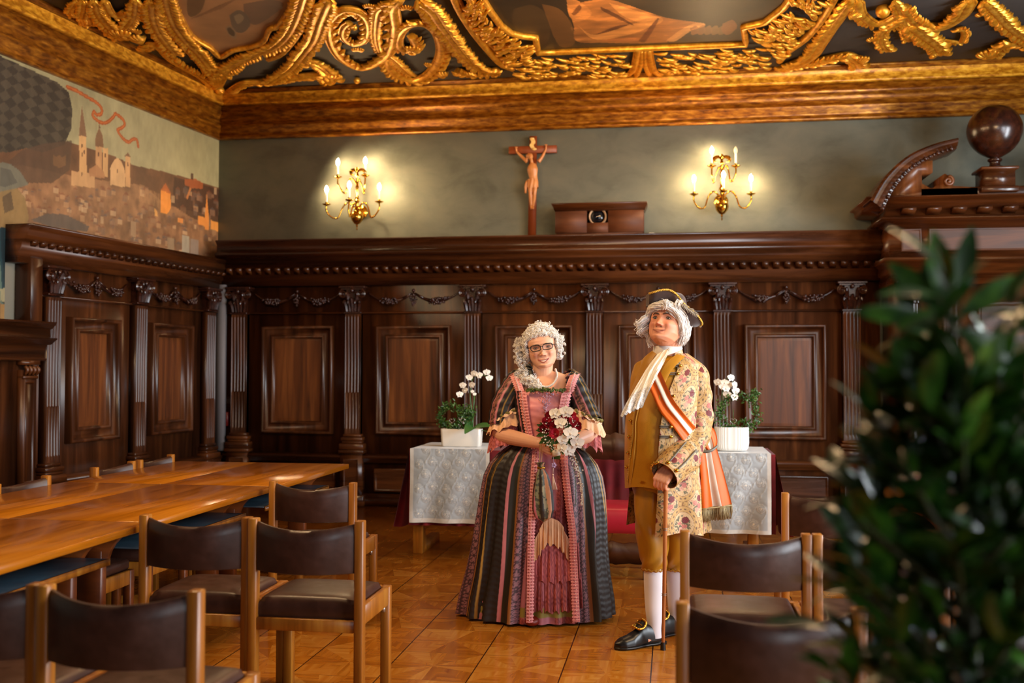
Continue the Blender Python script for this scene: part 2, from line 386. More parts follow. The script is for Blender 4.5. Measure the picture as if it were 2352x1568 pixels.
def capital(parent, x, w, z0, z1, Mx, v=.165, mat='carved'):
    mb = MB(); h = z1-z0; n = w/2
    mb.box(x-n*.8, x+n*.8, -v-.01, -.08, z0, z1-.03)
    mb.box(x-n-.055, x+n+.055, -v-.05, -.08, z1-.025, z1, bev=.006)
    mb.box(x-n-.035, x+n+.035, -v-.035, -.08, z1-.04, z1-.025)
    mb.box(x-n-.01, x+n+.01, -v-.02, -.08, z0-.015, z0+.008, bev=.005)
    for s in (-1, 1):
        sp = spiral(x+s*(n+.012), z1-.085, .042, 2.1, s=s, y=-v-.03)
        mb.tube(sp, np.linspace(.0125, .006, len(sp)), k=6)
        mb.ball((x+s*(n+.012), -v-.032, z1-.085), .012)
        # acanthus leaves curling outwards
        for j, (lx, lz) in enumerate(((.9, .0), (.38, .0), (.62, .32))):
            mb.tube([(x+s*n*lx*.8, -v-.012, z0+.01+lz*h), (x+s*n*lx*.95, -v-.022, z0+.08+lz*h), (x+s*n*lx*1.05, -v-.045, z0+.115+lz*h), (x+s*n*lx*1.1, -v-.055, z0+.09+lz*h)], [.017, .022, .016, .007], n=10, k=6)
    mb.tube([(x, -v-.01, z0+.01), (x, -v-.03, z0+.1), (x, -v-.05, z0+.14), (x, -v-.055, z0+.12)], [.02, .024, .016, .006], n=10, k=6)
    mb.ball((x, -v-.045, z1-.05), (.02, .014, .024))
    mb.build('capital', M[mat], parent, M=Mx, smooth=True, angle=40)
def garland(parent, x0, x1, zt, Mx, v=.088, seed=0):
    r = random.Random(seed); mb = MB(); xm = (x0+x1)/2; zc = zt-.105
    for s in (-1, 1):
        xa = x0 if s < 0 else x1; pts = [(xa, -v-.02, zt-.055), (xa+(xm-xa)*.2, -v-.03, zc-.01), (xa+(xm-xa)*.5, -v-.04, zc-.045), (xa+(xm-xa)*.8, -v-.03, zc-.01), (xm, -v-.02, zt-.06)]
        mb.tube(pts, [.008, .013, .026, .013, .007], n=18, k=7)
        for i in range(60):
            t = r.gauss(.47, .075); t = min(.64, max(.3, t)); P = cr(pts, 50)[int(t*49)]
            mb.ball((P[0]+r.uniform(-.012, .012), P[1]-.022-r.uniform(0, .02), P[2]+r.uniform(-.032, .032)*(1-abs(t-.5))), r.uniform(.011, .0165), k=7, m=5)
        mb.tube([(xa+(xm-xa)*.78, -v-.04, zc-.01), (xm-s*-.02, -v-.035, zt-.06)], [.014, .006], k=6)
    mb.ball((xm, -v-.03, zt-.035), .018)
    mb.tube([(xm, -v-.025, zt-.05), (xm, -v-.03, zt-.1)], [.008, .014], k=6)
    for i in range(34):
        t = r.random(); w = .036*math.sin(pi*min(1, t*.8+.22))
        mb.ball((xm+r.uniform(-w, w), -v-.03-r.uniform(0, .022), zt-.09-t*.1), r.uniform(.009, .013), k=7, m=5)
    mb.build('garland', M['carved'], parent, M=Mx, smooth=True)
def dentils(mb, x0, x1, v0, v1, z0, z1, pitch=.105):
    n = int((x1-x0)/pitch)
    for i in range(n):
        xc = x0+(i+.5)*(x1-x0)/n
        mb.prism([(-v0, z1), (-v1, z1), (-v1, z1-(z1-z0)*.35), (-v0, z0)], xc-pitch*.29, xc+pitch*.29, ax='x')

# ---- back wall wainscot
wb = thing('trim_1', 'dark carved mahogany wainscot panelling along the grey back wall', None, kind='structure')
P = lambda px, Y=10.45: ony(px, 860, Y)[0]
mb = MB(); mb.box(-4.72, 1.98, -.088, 0, 0, 2.3)
mb.build('backing', M['wood_v'], wb, M=MBK)
mb = MB()
run(mb, [(.12, 2.28), (.15, 2.285), (.155, 2.33), (.165, 2.335), (.165, 2.375), (.185, 2.39), (.185, 2.47), (.235, 2.475), (.245, 2.51), (.265, 2.515), (.28, 2.535), (.28, 2.56), (.345, 2.575), (.36, 2.6), (.35, 2.622), (.31, 2.63), (.30, 2.66), (.31, 2.70), (.345, 2.735), (.35, 2.75)], -4.72, 2.03)
mb.build('crown_moulding', M['wood_h'], wb, M=MBK)
mb = MB(); dentils(mb, -4.68, 2.0, .18, .228, 2.395, 2.468); mb.build('dentil_row', M['wood_h'], wb, M=MBK)
mb = MB()
run(mb, [(.12, .44), (.15, .45), (.15, .475), (.18, .49), (.185, .515), (.16, .53), (.11, .54)], -4.7, 1.95)
run(mb, [(.16, 0), (.16, .08), (.15, .085), (.13, .1), (.125, .125)], -4.7, 1.95)
run(mb, [(.086, 1.985), (.12, 1.99), (.125, 2.0), (.1, 2.012)], -4.7, 1.95)
mb.build('dado_rail', M['wood_h'], wb, M=MBK)
PB = [547, 809, 1085, 1366, 1660, 1958]
pbx = [P(p) for p in PB]
for x in pbx: pilaster(wb, x, .17, .74, 1.985, MBK); capital(wb, x, .17, 2.0, 2.275, MBK)
for i, (a, b_) in enumerate([(597, 762), (860, 1033), (1134, 1315), (1418, 1600), (1710, 1900)]):
    mb = MB(); frame(mb, P(a), P(b_), .735, 1.865, PROF, fill=False); fo_ = mb.build('panel_frame', M['wood_v'], wb, M=MBK); mb = MB(); frame(mb, P(a)+.13, P(b_)-.13, .865, 1.735, [(0, .092), (.03, .096)]); mb.build('panel_field', M['wood_panel'], fo_, M=MBK)
    mb = MB(); frame(mb, P(a)-.02, P(b_)+.02, .14, .39, [(0, .084), (.004, .118), (.014, .122), (.03, .108), (.032, .106)]); mb.build('dado_panel', M['wood_h'], wb, M=MBK)
    garland(wb, pbx[i]+.15, pbx[i+1]-.15, 2.262, MBK, seed=i)

# ---- left wall wainscot
wl = thing('trim_2', 'dark carved mahogany wainscot panelling below the town fresco on the left wall', None, kind='structure')
mb = MB(); mb.box(-2.92, -.1, -.09, 0, 0, 2.27); mb.build('backing', M['wood_v'], wl, M=MLF)
mb = MB()
run(mb, [(.11, 2.25), (.14, 2.255), (.145, 2.33), (.165, 2.345), (.17, 2.375), (.17, 2.42), (.2, 2.425), (.215, 2.455), (.225, 2.46), (.225, 2.5), (.24, 2.51), (.26, 2.535), (.265, 2.55)], -3.12, -.08)
mb.build('crown_moulding', M['wood_h'], wl, M=MLF)
mb = MB(); dentils(mb, -3.05, -.12, .165, .205, 2.378, 2.424, pitch=.1); mb.build('dentil_row', M['wood_h'], wl, M=MLF)
mb = MB()
run(mb, [(.12, .42), (.15, .43), (.15, .455), (.18, .47), (.185, .5), (.16, .51), (.1, .52)], -2.95, -.1)
run(mb, [(.16, 0), (.16, .08), (.13, .1), (.12, .12)], -2.95, -.1)
run(mb, [(.09, 1.995), (.12, 2.0), (.125, 2.01), (.1, 2.022)], -2.9, -.1)
mb.build('dado_rail', M['wood_h'], wl, M=MLF)
plx = [-2.73, -1.55, -.36]
for x in plx: pilaster(wl, x, .17, .64, 1.995, MLF, zs=1.1); capital(wl, x, .17, 2.02, 2.25, MLF)
for a, b_ in ((-2.5, -1.83), (-1.36, -.66)):
    mb = MB(); frame(mb, a, b_, .78, 1.85, PROF, fill=False); fo_ = mb.build('panel_frame', M['wood_v'], wl, M=MLF); mb = MB(); frame(mb, a+.13, b_-.13, .91, 1.72, [(0, .092), (.03, .096)]); mb.build('panel_field', M['wood_panel'], fo_, M=MLF)
    mb = MB(); frame(mb, a, b_, .14, .38, [(0, .084), (.004, .118), (.014, .122), (.03, .108), (.032, .106)]); mb.build('dado_panel', M['wood_h'], wl, M=MLF)
for i, (a, b_) in enumerate(((-2.58, -1.7), (-1.4, -.5))): garland(wl, a, b_, 2.24, MLF, v=.09, seed=20+i)
# end return of the tall section with its dark plinth block
mb = MB(); mb.box(-3.0, -2.86, -.16, 0, 1.78, 2.3, bev=.01); mb.build('end_post', M['wood_v'], wl, M=MLF)
# lower mantel-height section nearer the camera
wm = thing('trim_3', 'lower mantel height section of dark panelling with a stepped cornice at the left edge', None, kind='structure')
mb = MB(); mb.box(-6.2, -2.93, -.13, 0, 0, 1.55); mb.build('backing', M['wood_v'], wm, M=MLF)
mb = MB()
run(mb, [(.15, 1.47), (.18, 1.475), (.19, 1.49), (.165, 1.5), (.17, 1.57), (.19, 1.6), (.23, 1.605), (.26, 1.63), (.285, 1.645), (.285, 1.655), (.22, 1.665), (.215, 1.725), (.24, 1.735), (.27, 1.765), (.28, 1.785)], -6.2, -2.84)
mb.build('mantel_cornice', M['wood_h'], wm, M=MLF)
for x, w in ((-3.02, .17), (-3.55, .3)):
    mb = MB(); mb.box(x-w/2, x+w/2, -.17, -.1, .45, 1.4); frame(mb, x-w/2+.02, x+w/2-.02, .5, 1.33, [(0, .171), (.006, .182), (.016, .18), (.024, .168)]); mb.box(x-w/2-.02, x+w/2+.02, -.2, -.1, .38, .45, bev=.01)
    mb.build('pilaster', M['wood_v'], wm, M=MLF)
    mb = MB(); mb.box(x-w/2, x+w/2, -.19, -.1, 1.33, 1.355, bev=.005); mb.box(x-w/2+.02, x+w/2-.02, -.18, -.1, 1.29, 1.33, bev=.01); mb.box(x-w/2-.01, x+w/2+.01, -.195, -.1, 1.44, 1.475)
    for k in range(int(w/.04)): mb.tube([(x-w/2+.02+k*.042, -.185, 1.43), (x-w/2+.03+k*.042, -.2, 1.4), (x-w/2+.02+k*.042, -.185, 1.36)], [.014, .018, .01], n=7, k=6)
    mb.build('capital', M['wood_h'], wm, M=MLF)
# white service pipe, thermostat, switch and red box in the corner
mb = MB(); mb.box(-.17, -.12, -.2, -.09, .55, 2.3, M=MLF); tag(mb.build('corner_strip', M['pipe']), 'pale grey vertical strip between the wainscots in the back left corner', 'strip')
cx = ony(508, 900, 10.52)
t = thing('wall_thermostat', 'small silver and black round wall control in the dark back left corner', 'thermostat', (cx[0]+.01, 10.52, 1.18))
mb = MB(); mb.lathe([(.001, 0), (.03, 0), (.03, .03), (.001, .034)], k=16, M=Matrix.Rotation(pi/2, 4, 'X')); mb.build('dial', M['dark'], t)
mb = MB(); mb.box(-.03, .03, -.02, .0, .02, .036); mb.build('silver_cap', M['white'], t)
mb = MB(); mb.box(-.03, .03, -.015, .02, -.03, .03, bev=.004); o = mb.build('light_switch', M['white']); o.location = (cx[0]+.01, 10.52, 1.07); tag(o, 'small white square light switch below the round wall control in the corner', 'switch')
mb = MB(); mb.box(-.02, .035, -.05, .02, -.075, .075, bev=.006); o = mb.build('alarm_box', flat('deep_red_plastic', srgb('#5c0f0c'), rough=.35)); o.location = (cx[0]+.06, 10.53, .88); tag(o, 'dark red alarm box low in the dark back left corner', 'box')

# ---- gilded cornice on both walls
GP = [(.03, 3.875), (.045, 3.88), (.05, 3.905), (.035, 3.915), (.035, 3.945), (.06, 3.965), (.06, 3.995), (.072, 4.005), (.07, 4.025), (.045, 4.035), (.045, 4.115), (.065, 4.125), (.085, 4.15), (.085, 4.17), (.075, 4.175), (.08, 4.228)]
GF = [(.1, 4.23), (.135, 4.233), (.13, 4.25), (.105, 4.285), (.1, 4.35), (.105, 4.352)]
GT = [(.09, 4.353), (.115, 4.36), (.12, 4.375), (.135, 4.38), (.14, 4.40)]
for nm, Mx, a, b_ in (('trim_4', MBK, -4.95, XR), ('trim_5', MLF, -14.2, .05)):
    t = thing(nm, 'gilded stepped cornice under the ceiling along the %s wall' % ('back' if nm == 'trim_4' else 'left'), None, kind='structure')
    mb = MB(); run(mb, GP, a, b_); mb.build('worn_gilt_moulding', M['gold_dark'], t, M=Mx)
    mb = MB(); run(mb, GF, a, b_); mb.build('bright_gilt_band', M['gold'], t, M=Mx)
    mb = MB(); run(mb, GT, a, b_); mb.build('thin_gilt_bead', M['gold_dark'], t, M=Mx)

# ------------------------------------------------------------------ carved portal at the right
M['frieze'] = noise_mat('frieze_wood', [(.25, W0), (.5, W1), (.75, W2)], scale=(.9, .9, 10), rough=.55, dist=.8)
pt = thing('door_1', 'tall carved mahogany door portal with broken pediment at the right of the back wall', None, (0, 0, 0), kind='structure')
MP = MBK
mb = MB(); mb.box(2.02, 4.6, -.6, 0, 0, 2.55); mb.box(2.0, 2.3, -.78, -.55, 0, .75, bev=.01); mb.box(2.0, 2.3, -.78, -.55, .75, .8, bev=.01)
mb.build('portal_body', M['wood_v'], pt, M=MP)
for (a, b_, z0, z1) in ((2.42, 2.56, .9, 2.12), (2.72, 3.3, 1.3, 2.05), (2.72, 3.3, .3, 1.2), (3.4, 4.0, 1.3, 2.05), (3.4, 4.0, .3, 1.2)):
    mb = MB(); frame(mb, a, b_, z0, z1, [(0, .6), (.004, .63), (.02, .64), (.035, .62), (.05, .605)]); mb.build('portal_panel', M['frieze'], pt, M=MP)
mb = MB()
def ret(prof, x0):   # profile run along the front plus a mitred left return
    G = []
    for v, z in prof: G.append([(x0-(v-.6), 0, z), (x0-(v-.6), -v, z), (4.7, -v, z)])
    G = [[(2.02, 0, prof[0][1]), (2.02, -.5, prof[0][1]), (4.7, -.5, prof[0][1])]]+G+[[(2.02, 0, prof[-1][1]), (2.02, -.5, prof[-1][1]), (4.7, -.5, prof[-1][1])]]
    mb.grid(np.array(G))
ret([(.62, 2.2), (.65, 2.21), (.65, 2.3), (.67, 2.31), (.67, 2.38), (.7, 2.4), (.72, 2.44), (.66, 2.45), (.66, 2.74), (.7, 2.77), (.74, 2.79), (.74, 2.81)], 2.02)
ret([(.7, 2.81), (.7, 2.885), (.84, 2.89), (.86, 2.915), (.86, 2.95), (.9, 2.965), (.9, 2.975)], 2.02)
mb.build('entablature', M['wood_h'], pt, M=MP)
mb = MB(); dentils(mb, 2.0, 4.6, .68, .8, 2.82, 2.885, pitch=.2); mb.build('modillion_row', M['wood_h'], pt, M=MP)
mb = MB(); frame(mb, 2.06, 2.24, 2.5, 2.71, [(0, .66), (.004, .675), (.014, .67), (.02, .662)]); frame(mb, 2.3, 4.3, 2.5, 2.71, [(0, .66), (.004, .675), (.014, .67), (.02, .662)]); mb.build('frieze_panel', M['frieze'], pt, M=MP)
# column
mb = MB(); mb.lathe([(.11, .8), (.11, .83), (.095, .86), (.1, .9), (.085, .92), (.08, 1.0), (.078, 1.5), (.07, 2.02), (.085, 2.03), (.085, 2.05), (.07, 2.06)], o=(2.13, -.7, 0), k=40, flute=(16, .09))
mb.build('column', M['carved'], pt, M=MP, smooth=True, angle=35)
capital(pt, 2.13, .15, 2.07, 2.23, MP@Matrix.Translation((0, -.55, 0)))
# broken segmental pediment, both halves, scrolls and ball finial
def arcp(sgn):
    mb = MB(); xc = 2.86
    A = cr([ony(1996, 462, 9.72), ony(2030, 408, 9.72), ony(2080, 362, 9.72), ony(2140, 334, 9.72), ony(2196, 320, 9.72)], 24)
    prof = [(-.16, -.01), (-.15, .03), (-.12, .02), (-.09, .035), (-.05, .0), (-.03, -.02), (-.02, -.05), (.02, -.05), (.05, -.12)]
    T = np.gradient(A, axis=0); T /= np.linalg.norm(T, axis=1)[:, None]
    N = np.stack([T[:, 2], 0*T[:, 0], -T[:, 0]], 1)        # towards the inside of the curve
    prof = [(0, .34), (0, -.06), (.025, -.08), (.04, -.05), (.065, -.05), (.09, -.02), (.12, .0), (.125, .03), (.15, .04), (.165, .1), (.165, .34)]
    tap = np.linspace(1, .5, 24)
    G = np.stack([A+N*d*tap[:, None]+np.array([0, y, 0]) for d, y in prof], 1)
    if sgn < 0: G[..., 0] = 2*xc-G[..., 0]
    mb.grid(G, cv=True)
    B = MB()
    for i in range(0, 22):
        p = A[i]+N[i]*.135*tap[i]+np.array([0, .0, 0]); 
        if sgn < 0: p[0] = 2*xc-p[0]
        B.ball(p, .016 if i % 3 else .021, k=8, m=6)
    return mb, B, A
for sgn in (1, -1):
    mb, B, A = arcp(sgn)
    o = mb.build('pediment_arc', M['wood_h'], pt, smooth=True, angle=30); B.build('bead_row', M['carved'], o, smooth=True)
mb = MB()
q = lambda px, py: (lambda p: (p[0], p[2]))(ony(px, py, 9.9))
mb.prism([q(2030, 462), q(2050, 420), q(2090, 378), q(2137, 372), q(2137, 400), q(2112, 402), q(2113, 425), q(2135, 437), q(2152, 425), q(2150, 412), q(2165, 402), q(2182, 412), q(2184, 430), q(2240, 434), q(2240, 462)], 9.82, 10.3)
mb.tube([(p[0], 9.8, p[2]) for p in spiral(*q(2172, 420), .045, 1.6)], .014, k=6)
mb.build('tympanum_scroll', M['wood_panel'], pt)
mb = MB(); mb.box(2.2, 4.4, -.8, -.3, 2.97, 3.06, bev=.01); mb.box(2.7, 3.02, -.88, -.56, 3.0, 3.05, bev=.008); mb.box(2.73, 2.99, -.86, -.58, 3.05, 3.2); mb.box(2.7, 3.02, -.88, -.56, 3.2, 3.225, bev=.006)
mb.build('finial_plinth', M['wood_h'], pt, M=MP)
mb = MB(); mb.lathe([(.07, 0), (.075, .02), (.05, .03), (.045, .06), (.06, .075), (.06, .09), (.04, .1), (.06, .11), (.14, .16), (.205, .24), (.235, .34), (.22, .43), (.17, .51), (.1, .56), (.001, .575)], o=(2.86, YW-.72, 3.225), k=40, n=60)
mb.build('ball_finial', M['carved_ball'] if 'carved_ball' in M else M['carved'], pt, smooth=True)
# ------------------------------------------------------------------ painted canvas helpers
def vnoise(X, Y, sc, seed=0, oct=4):
    r = np.random.RandomState(seed); out = 0; amp = 1; tot = 0
    for o in range(oct):
        g = r.rand(64, 64); x = X*sc*2**o+13.7*o; y = Y*sc*2**o+7.3*o
        xi = np.floor(x).astype(int); yi = np.floor(y).astype(int); fx = x-xi; fy = y-yi
        fx = fx*fx*(3-2*fx); fy = fy*fy*(3-2*fy)
        a = g[xi % 64, yi % 64]; b = g[(xi+1) % 64, yi % 64]; c = g[xi % 64, (yi+1) % 64]; d = g[(xi+1) % 64, (yi+1) % 64]
        out = out+amp*((a*(1-fx)+b*fx)*(1-fy)+(c*(1-fx)+d*fx)*fy); tot += amp; amp *= .5
    return out/tot
def inpoly(X, Y, poly):
    m = np.zeros(X.shape, bool); n = len(poly)
    for i in range(n):
        x0, y0 = poly[i]; x1, y1 = poly[(i+1) % n]
        if y0 == y1: continue
        c = ((y0 > Y) != (y1 > Y)) & (X < (x1-x0)*(Y-y0)/(y1-y0)+x0); m ^= c
    return m
def mixc(C, m, c, a=1.):
    w = (m*a)[..., None] if np.ndim(m) == np.ndim(C)-1 else m; C[:] = C*(1-w)+np.array(c)*w; return C
def linedist(X, Y, pts):
    d = np.full(X.shape, 1e9)
    for (x0, y0), (x1, y1) in zip(pts[:-1], pts[1:]):
        dx, dy = x1-x0, y1-y0; L = dx*dx+dy*dy+1e-12; t = np.clip(((X-x0)*dx+(Y-y0)*dy)/L, 0, 1)
        d = np.minimum(d, np.hypot(X-x0-t*dx, Y-y0-t*dy))
    return d
# ------------------------------------------------------------------ fresco on the left wall
def fresco():
    nx, nz = 640, 250
    x = np.linspace(-4.6, -.0, nx); z = np.linspace(1.62, 3.9, nz)
    X, Z = np.meshgrid(x, z, indexing='ij')
    def Lp(pts): return [onL(px, py, .012) for px, py in pts]
    n1 = vnoise(X, Z, 2.2, 1); n2 = vnoise(X, Z, 9, 2); n3 = vnoise(X*1.0, Z*.4, 26, 3)
    C = np.zeros(X.shape+(3,))
    sky = (np.array(rgb(150, 142, 104))[None, None]*(.72+.5*n1[..., None])); C[:] = sky
    t = np.clip((3.86-Z)/.9, 0, 1)[..., None]; C *= (.82+.3*t)
    hill = inpoly(X, Z, Lp([(-260, 300), (60, 318), (155, 326), (200, 338), (260, 358), (310, 380), (367, 392), (429, 408), (506, 433), (508, 700), (-260, 700)]))
    C = mixc(C, hill, rgb(92, 60, 36)); C[hill] *= (.65+.8*n2[hill])[:, None]
    town = inpoly(X, Z, Lp([(-260, 380), (60, 380), (120, 395), (200, 410), (330, 425), (380, 470), (506, 500), (508, 700), (-260, 700)]))
    C = mixc(C, town, rgb(132, 94, 62), .75); C[town] *= (.5+1.05*n2[town])[:, None]
    dark = inpoly(X, Z, Lp([(400, 405), (506, 436), (506, 520), (440, 500), (395, 470)])); C = mixc(C, dark, rgb(52, 30, 18), .75)
    r = random.Random(5)
    # many small houses
    for i in range(330):
        px = r.uniform(-40, 505); py = r.uniform(430, 590); f = (py-430)/160
        if py > 505+.2*px*.9 and px < 480: continue
        w = r.uniform(5, 13); h = r.uniform(6, 16); sh = r.choice([(168, 128, 88), (140, 104, 76), (120, 84, 58), (186, 152, 112), (106, 82, 66), (96, 70, 54)])
        P4 = Lp([(px, py), (px+w, py+w*.2), (px+w, py+h+w*.2), (px, py+h)]); xs = [p[0] for p in P4]; zs = [p[1] for p in P4]
        m = (X > min(xs)) & (X < max(xs)) & (Z > min(zs)) & (Z < max(zs)); C = mixc(C, m, rgb(*sh), .55)
        rf = inpoly(X, Z, Lp([(px-1, py), (px+w/2, py-w*.45), (px+w+1, py+w*.2)])); C = mixc(C, rf, rgb(110, 62, 38) if r.random() < .6 else rgb(84, 74, 70), .6)
    lit = lambda pts, c, a=.9: mixc(C, inpoly(X, Z, Lp(pts)), rgb(*c), a)
    for pts, c in (
        ([(182, 310), (198, 313), (200, 430), (182, 426)], (196, 150, 96)), ([(181, 311), (188, 241), (199, 314)], (112, 76, 52)),
        ([(164, 392), (218, 400), (218, 432), (164, 425)], (178, 136, 90)), ([(220, 335), (234, 338), (234, 405), (220, 402)], (176, 130, 84)),
        ([(236, 338), (248, 341), (248, 408), (236, 405)], (190, 146, 94)), ([(218, 336), (220, 312), (228, 292), (236, 312), (238, 338)], (106, 70, 44)), ([(226, 294), (228, 283), (231, 294)], (96, 64, 40)),
        ([(253, 385), (262, 368), (270, 362), (278, 370), (287, 392), (287, 430), (253, 424)], (196, 154, 104)), ([(288, 358), (299, 361), (299, 430), (288, 427)], (188, 142, 92)), ([(286, 358), (294, 350), (301, 362)], (104, 66, 42)),
        ([(122, 353), (128, 360), (136, 356), (143, 361), (151, 356), (151, 380), (136, 386), (122, 378)], (176, 122, 66)),
        ([(205, 388), (222, 378), (240, 396), (240, 410), (205, 404)], (150, 104, 66)),
        ([(369, 436), (380, 432), (392, 445), (392, 478), (384, 492), (369, 488)], (214, 132, 46)), ([(369, 436), (380, 420), (394, 446)], (160, 84, 34)),
        ([(355, 478), (362, 486), (362, 498), (355, 496)], (206, 150, 80)),
        ([(470, 500), (475, 447), (480, 502), (480, 528), (470, 526)], (206, 128, 54)), ([(455, 494), (470, 500), (470, 520), (455, 514)], (206, 130, 56)), ([(484, 505), (503, 512), (503, 532), (484, 526)], (214, 140, 60)), ([(408, 500), (420, 502), (420, 512), (408, 510)], (206, 130, 60)),
        ([(424, 412), (448, 410), (466, 420), (466, 434), (440, 432), (424, 424)], (140, 72, 32)), ([(438, 398), (444, 398), (444, 412), (438, 412)], (70, 40, 24)), ([(427, 455), (436, 430), (440, 432), (431, 458)], (168, 104, 52)),
        ([(418, 540), (435, 543), (435, 590), (418, 586)], (150, 140, 120)), ([(437, 548), (456, 552), (456, 592), (437, 590)], (128, 112, 98)), ([(385, 545), (400, 548), (400, 578), (385, 574)], (140, 116, 88)), ([(300, 508), (312, 510), (312, 545), (300, 541)], (150, 120, 88)),
        ([(70, 505), (110, 490), (150, 492), (205, 520), (200, 532), (120, 522)], (78, 68, 60))): lit(pts, c)
    for k in range(8):   # tower windows
        px, py = ((187, 330), (187, 350), (192, 345), (225, 350), (240, 352), (292, 372), (268, 388), (187, 395))[k]
        lit([(px, py), (px+3, py), (px+3, py+9), (px, py+9)], (84, 52, 34))
    for k in range(14): lit([(320+k*3.4, 428+k*1.2), (321.6+k*3.4, 428+k*1.2), (321.6+k*3.4, 462+k*1.2), (320+k*3.4, 462+k*1.2)], (168, 124, 80), .5)
    # lozenge cloth
    cloth = inpoly(X, Z, Lp([(-260, 60), (0, 128), (70, 160), (130, 188), (158, 212), (166, 250), (164, 295), (148, 332), (100, 350), (60, 340), (20, 350), (-260, 330)]))
    C = mixc(C, cloth, rgb(44, 38, 30)); a = np.floor((X*1.25+Z*.8+.2*Z*Z)*5.2+.25*np.sin(Z*8)); b = np.floor((X*1.25-Z*.8-.2*Z*Z)*5.2+.3*np.sin(X*6))
    loz = cloth & (((a+b) % 2) == 0); C = mixc(C, loz, rgb(70, 62, 48), .7); C[cloth] *= (.6+.75*n1[cloth])[:, None]
    m = inpoly(X, Z, Lp([(100, 330), (165, 322), (160, 390), (120, 420), (60, 420), (20, 370), (50, 345)])); C = mixc(C, m, rgb(70, 50, 36), .8)
    # ribbon
    rb = [(x_/2.45, y_/2.45) for x_, y_ in ((378, 488), (430, 510), (480, 540), (540, 575), (572, 610), (570, 640), (545, 645), (528, 628), (524, 655), (560, 685), (600, 690), (640, 655), (650, 640), (690, 670), (702, 700), (680, 722), (662, 730), (680, 765), (720, 800), (745, 785), (770, 785), (778, 825))]
    d = linedist(X, Z, Lp([tuple(p) for p in cr(rb, 60)])); C = mixc(C, d < .017, rgb(140, 66, 26)); C = mixc(C, d < .006, rgb(176, 100, 44), .7)
    # figure at the left edge: hat, sleeve, blue skirt
    lit([(-120, 420), (-60, 372), (0, 372), (26, 378), (45, 392), (66, 424), (40, 432), (20, 446), (0, 452), (-90, 470)], (98, 98, 84)); lit([(0, 385), (24, 390), (40, 420), (10, 430), (0, 428)], (56, 58, 54), .6)
    lit([(-200, 470), (0, 440), (40, 432), (58, 455), (66, 500), (60, 525), (-200, 540)], (126, 100, 58)); lit([(5, 452), (25, 440), (32, 480), (10, 490)], (56, 44, 34), .7)
    skirt = inpoly(X, Z, Lp([(-200, 530), (10, 522), (52, 530), (70, 575), (76, 732), (-200, 770)]))
    C = mixc(C, skirt, rgb(24, 52, 58)); f = np.sin(X*46+3*np.sin(Z*3)+n1*5); C = mixc(C, skirt & (f > .55), rgb(92, 116, 104), .75); C = mixc(C, skirt & (f < -.6), rgb(12, 22, 26), .7)
    lit([(0, 662), (14, 662), (50, 690), (48, 706), (0, 692)], (150, 142, 108)); lit([(0, 696), (48, 708), (70, 716), (72, 734), (0, 734)], (150, 112, 62)); lit([(0, 690), (50, 706), (68, 700), (66, 718), (30, 712)], (38, 28, 22))
    C *= (.84+.32*n3[..., None]); C *= (.9+.25*n2[..., None])
    P = np.stack([X, -.012+0*X, Z], -1)
    mb = MB()
    # keep canvas outline: full height above the tall wainscot, down to the mantel nearer the camera
    I = np.arange(nx*nz).reshape(nx, nz); keep = (X > -3.12) & (Z < 2.5)
    q = np.stack([I[:-1, :-1], I[1:, :-1], I[1:, 1:], I[:-1, 1:]], -1).reshape(-1, 4); kk = ~keep[:-1, :-1].reshape(-1)
    mb.add(P.reshape(-1, 3), q[kk], C=C.reshape(-1, 3))
    mb.box(-4.6, 0, -.010, -.001, 2.56, 3.9, c=rgb(90, 80, 60)); mb.box(-4.6, -3.13, -.010, -.001, 1.62, 2.56, c=rgb(90, 80, 60))
    o = mb.build('town_fresco', col_mat('oil_painting', rough=.55, bumpscale=60, bump=.1), M=MLF); return o
tag(fresco(), 'large wall painting of a town with towers and a red ribbon on the left wall', 'painting')

# ------------------------------------------------------------------ ceiling paintings and gilded carving
zc = ZC
def cz(px, py, z=ZC): return onz(px, py, z)
def cpts(l, z=ZC-.03): return [(*cz(px, py)[:2], z) for px, py in l]
def sweep_leaf(mb, pts, w0, w1, n=40, lobes=True, side=(1, -1), seed=0, lift=.03, rib=True):
    """gilded acanthus branch: gutter tube with overlapping leaf lobes."""
    r = random.Random(seed); A = cr(pts, n); W = np.linspace(w0, w1, n)*(np.minimum(1, np.linspace(.6, 9, n)))
    mb.tube(A, W*.62, k=8, flat=.8, up=(0, 0, 1))
    T = np.gradient(A, axis=0); T /= np.linalg.norm(T, axis=1)[:, None]+1e-9; N = np.stack([-T[:, 1], T[:, 0], 0*T[:, 0]], 1)
    if rib: 
        for s in (1, -1): mb.tube(A+N*(W*.62)[:, None]*s, W*.2, k=6, up=(0, 0, 1))
    if lobes:
        L = np.concatenate([[0], np.cumsum(np.linalg.norm(np.diff(A, axis=0), axis=1))]); step = (w0+w1)*.36; m = max(3, int(L[-1]/step))
        for j in range(m):
            i = min(n-1, int(np.interp((j+.5)/m*L[-1], L, np.arange(n))))
            for s in side:
                w = W[i]*r.uniform(.85, 1.15); d = T[i]*.75+N[i]*s*.62; d /= np.linalg.norm(d)
                p = A[i]+N[i]*s*w*.45
                mb.tube([p-d*w*.5, p+d*w*.2+np.array([0, 0, -w*.25]), p+d*w*.8+np.array([0, 0, -w*.3]), p+d*w*1.15+np.array([0, 0, -w*.05])], [w*.14, w*.3, w*.24, w*.07], n=7, k=6)
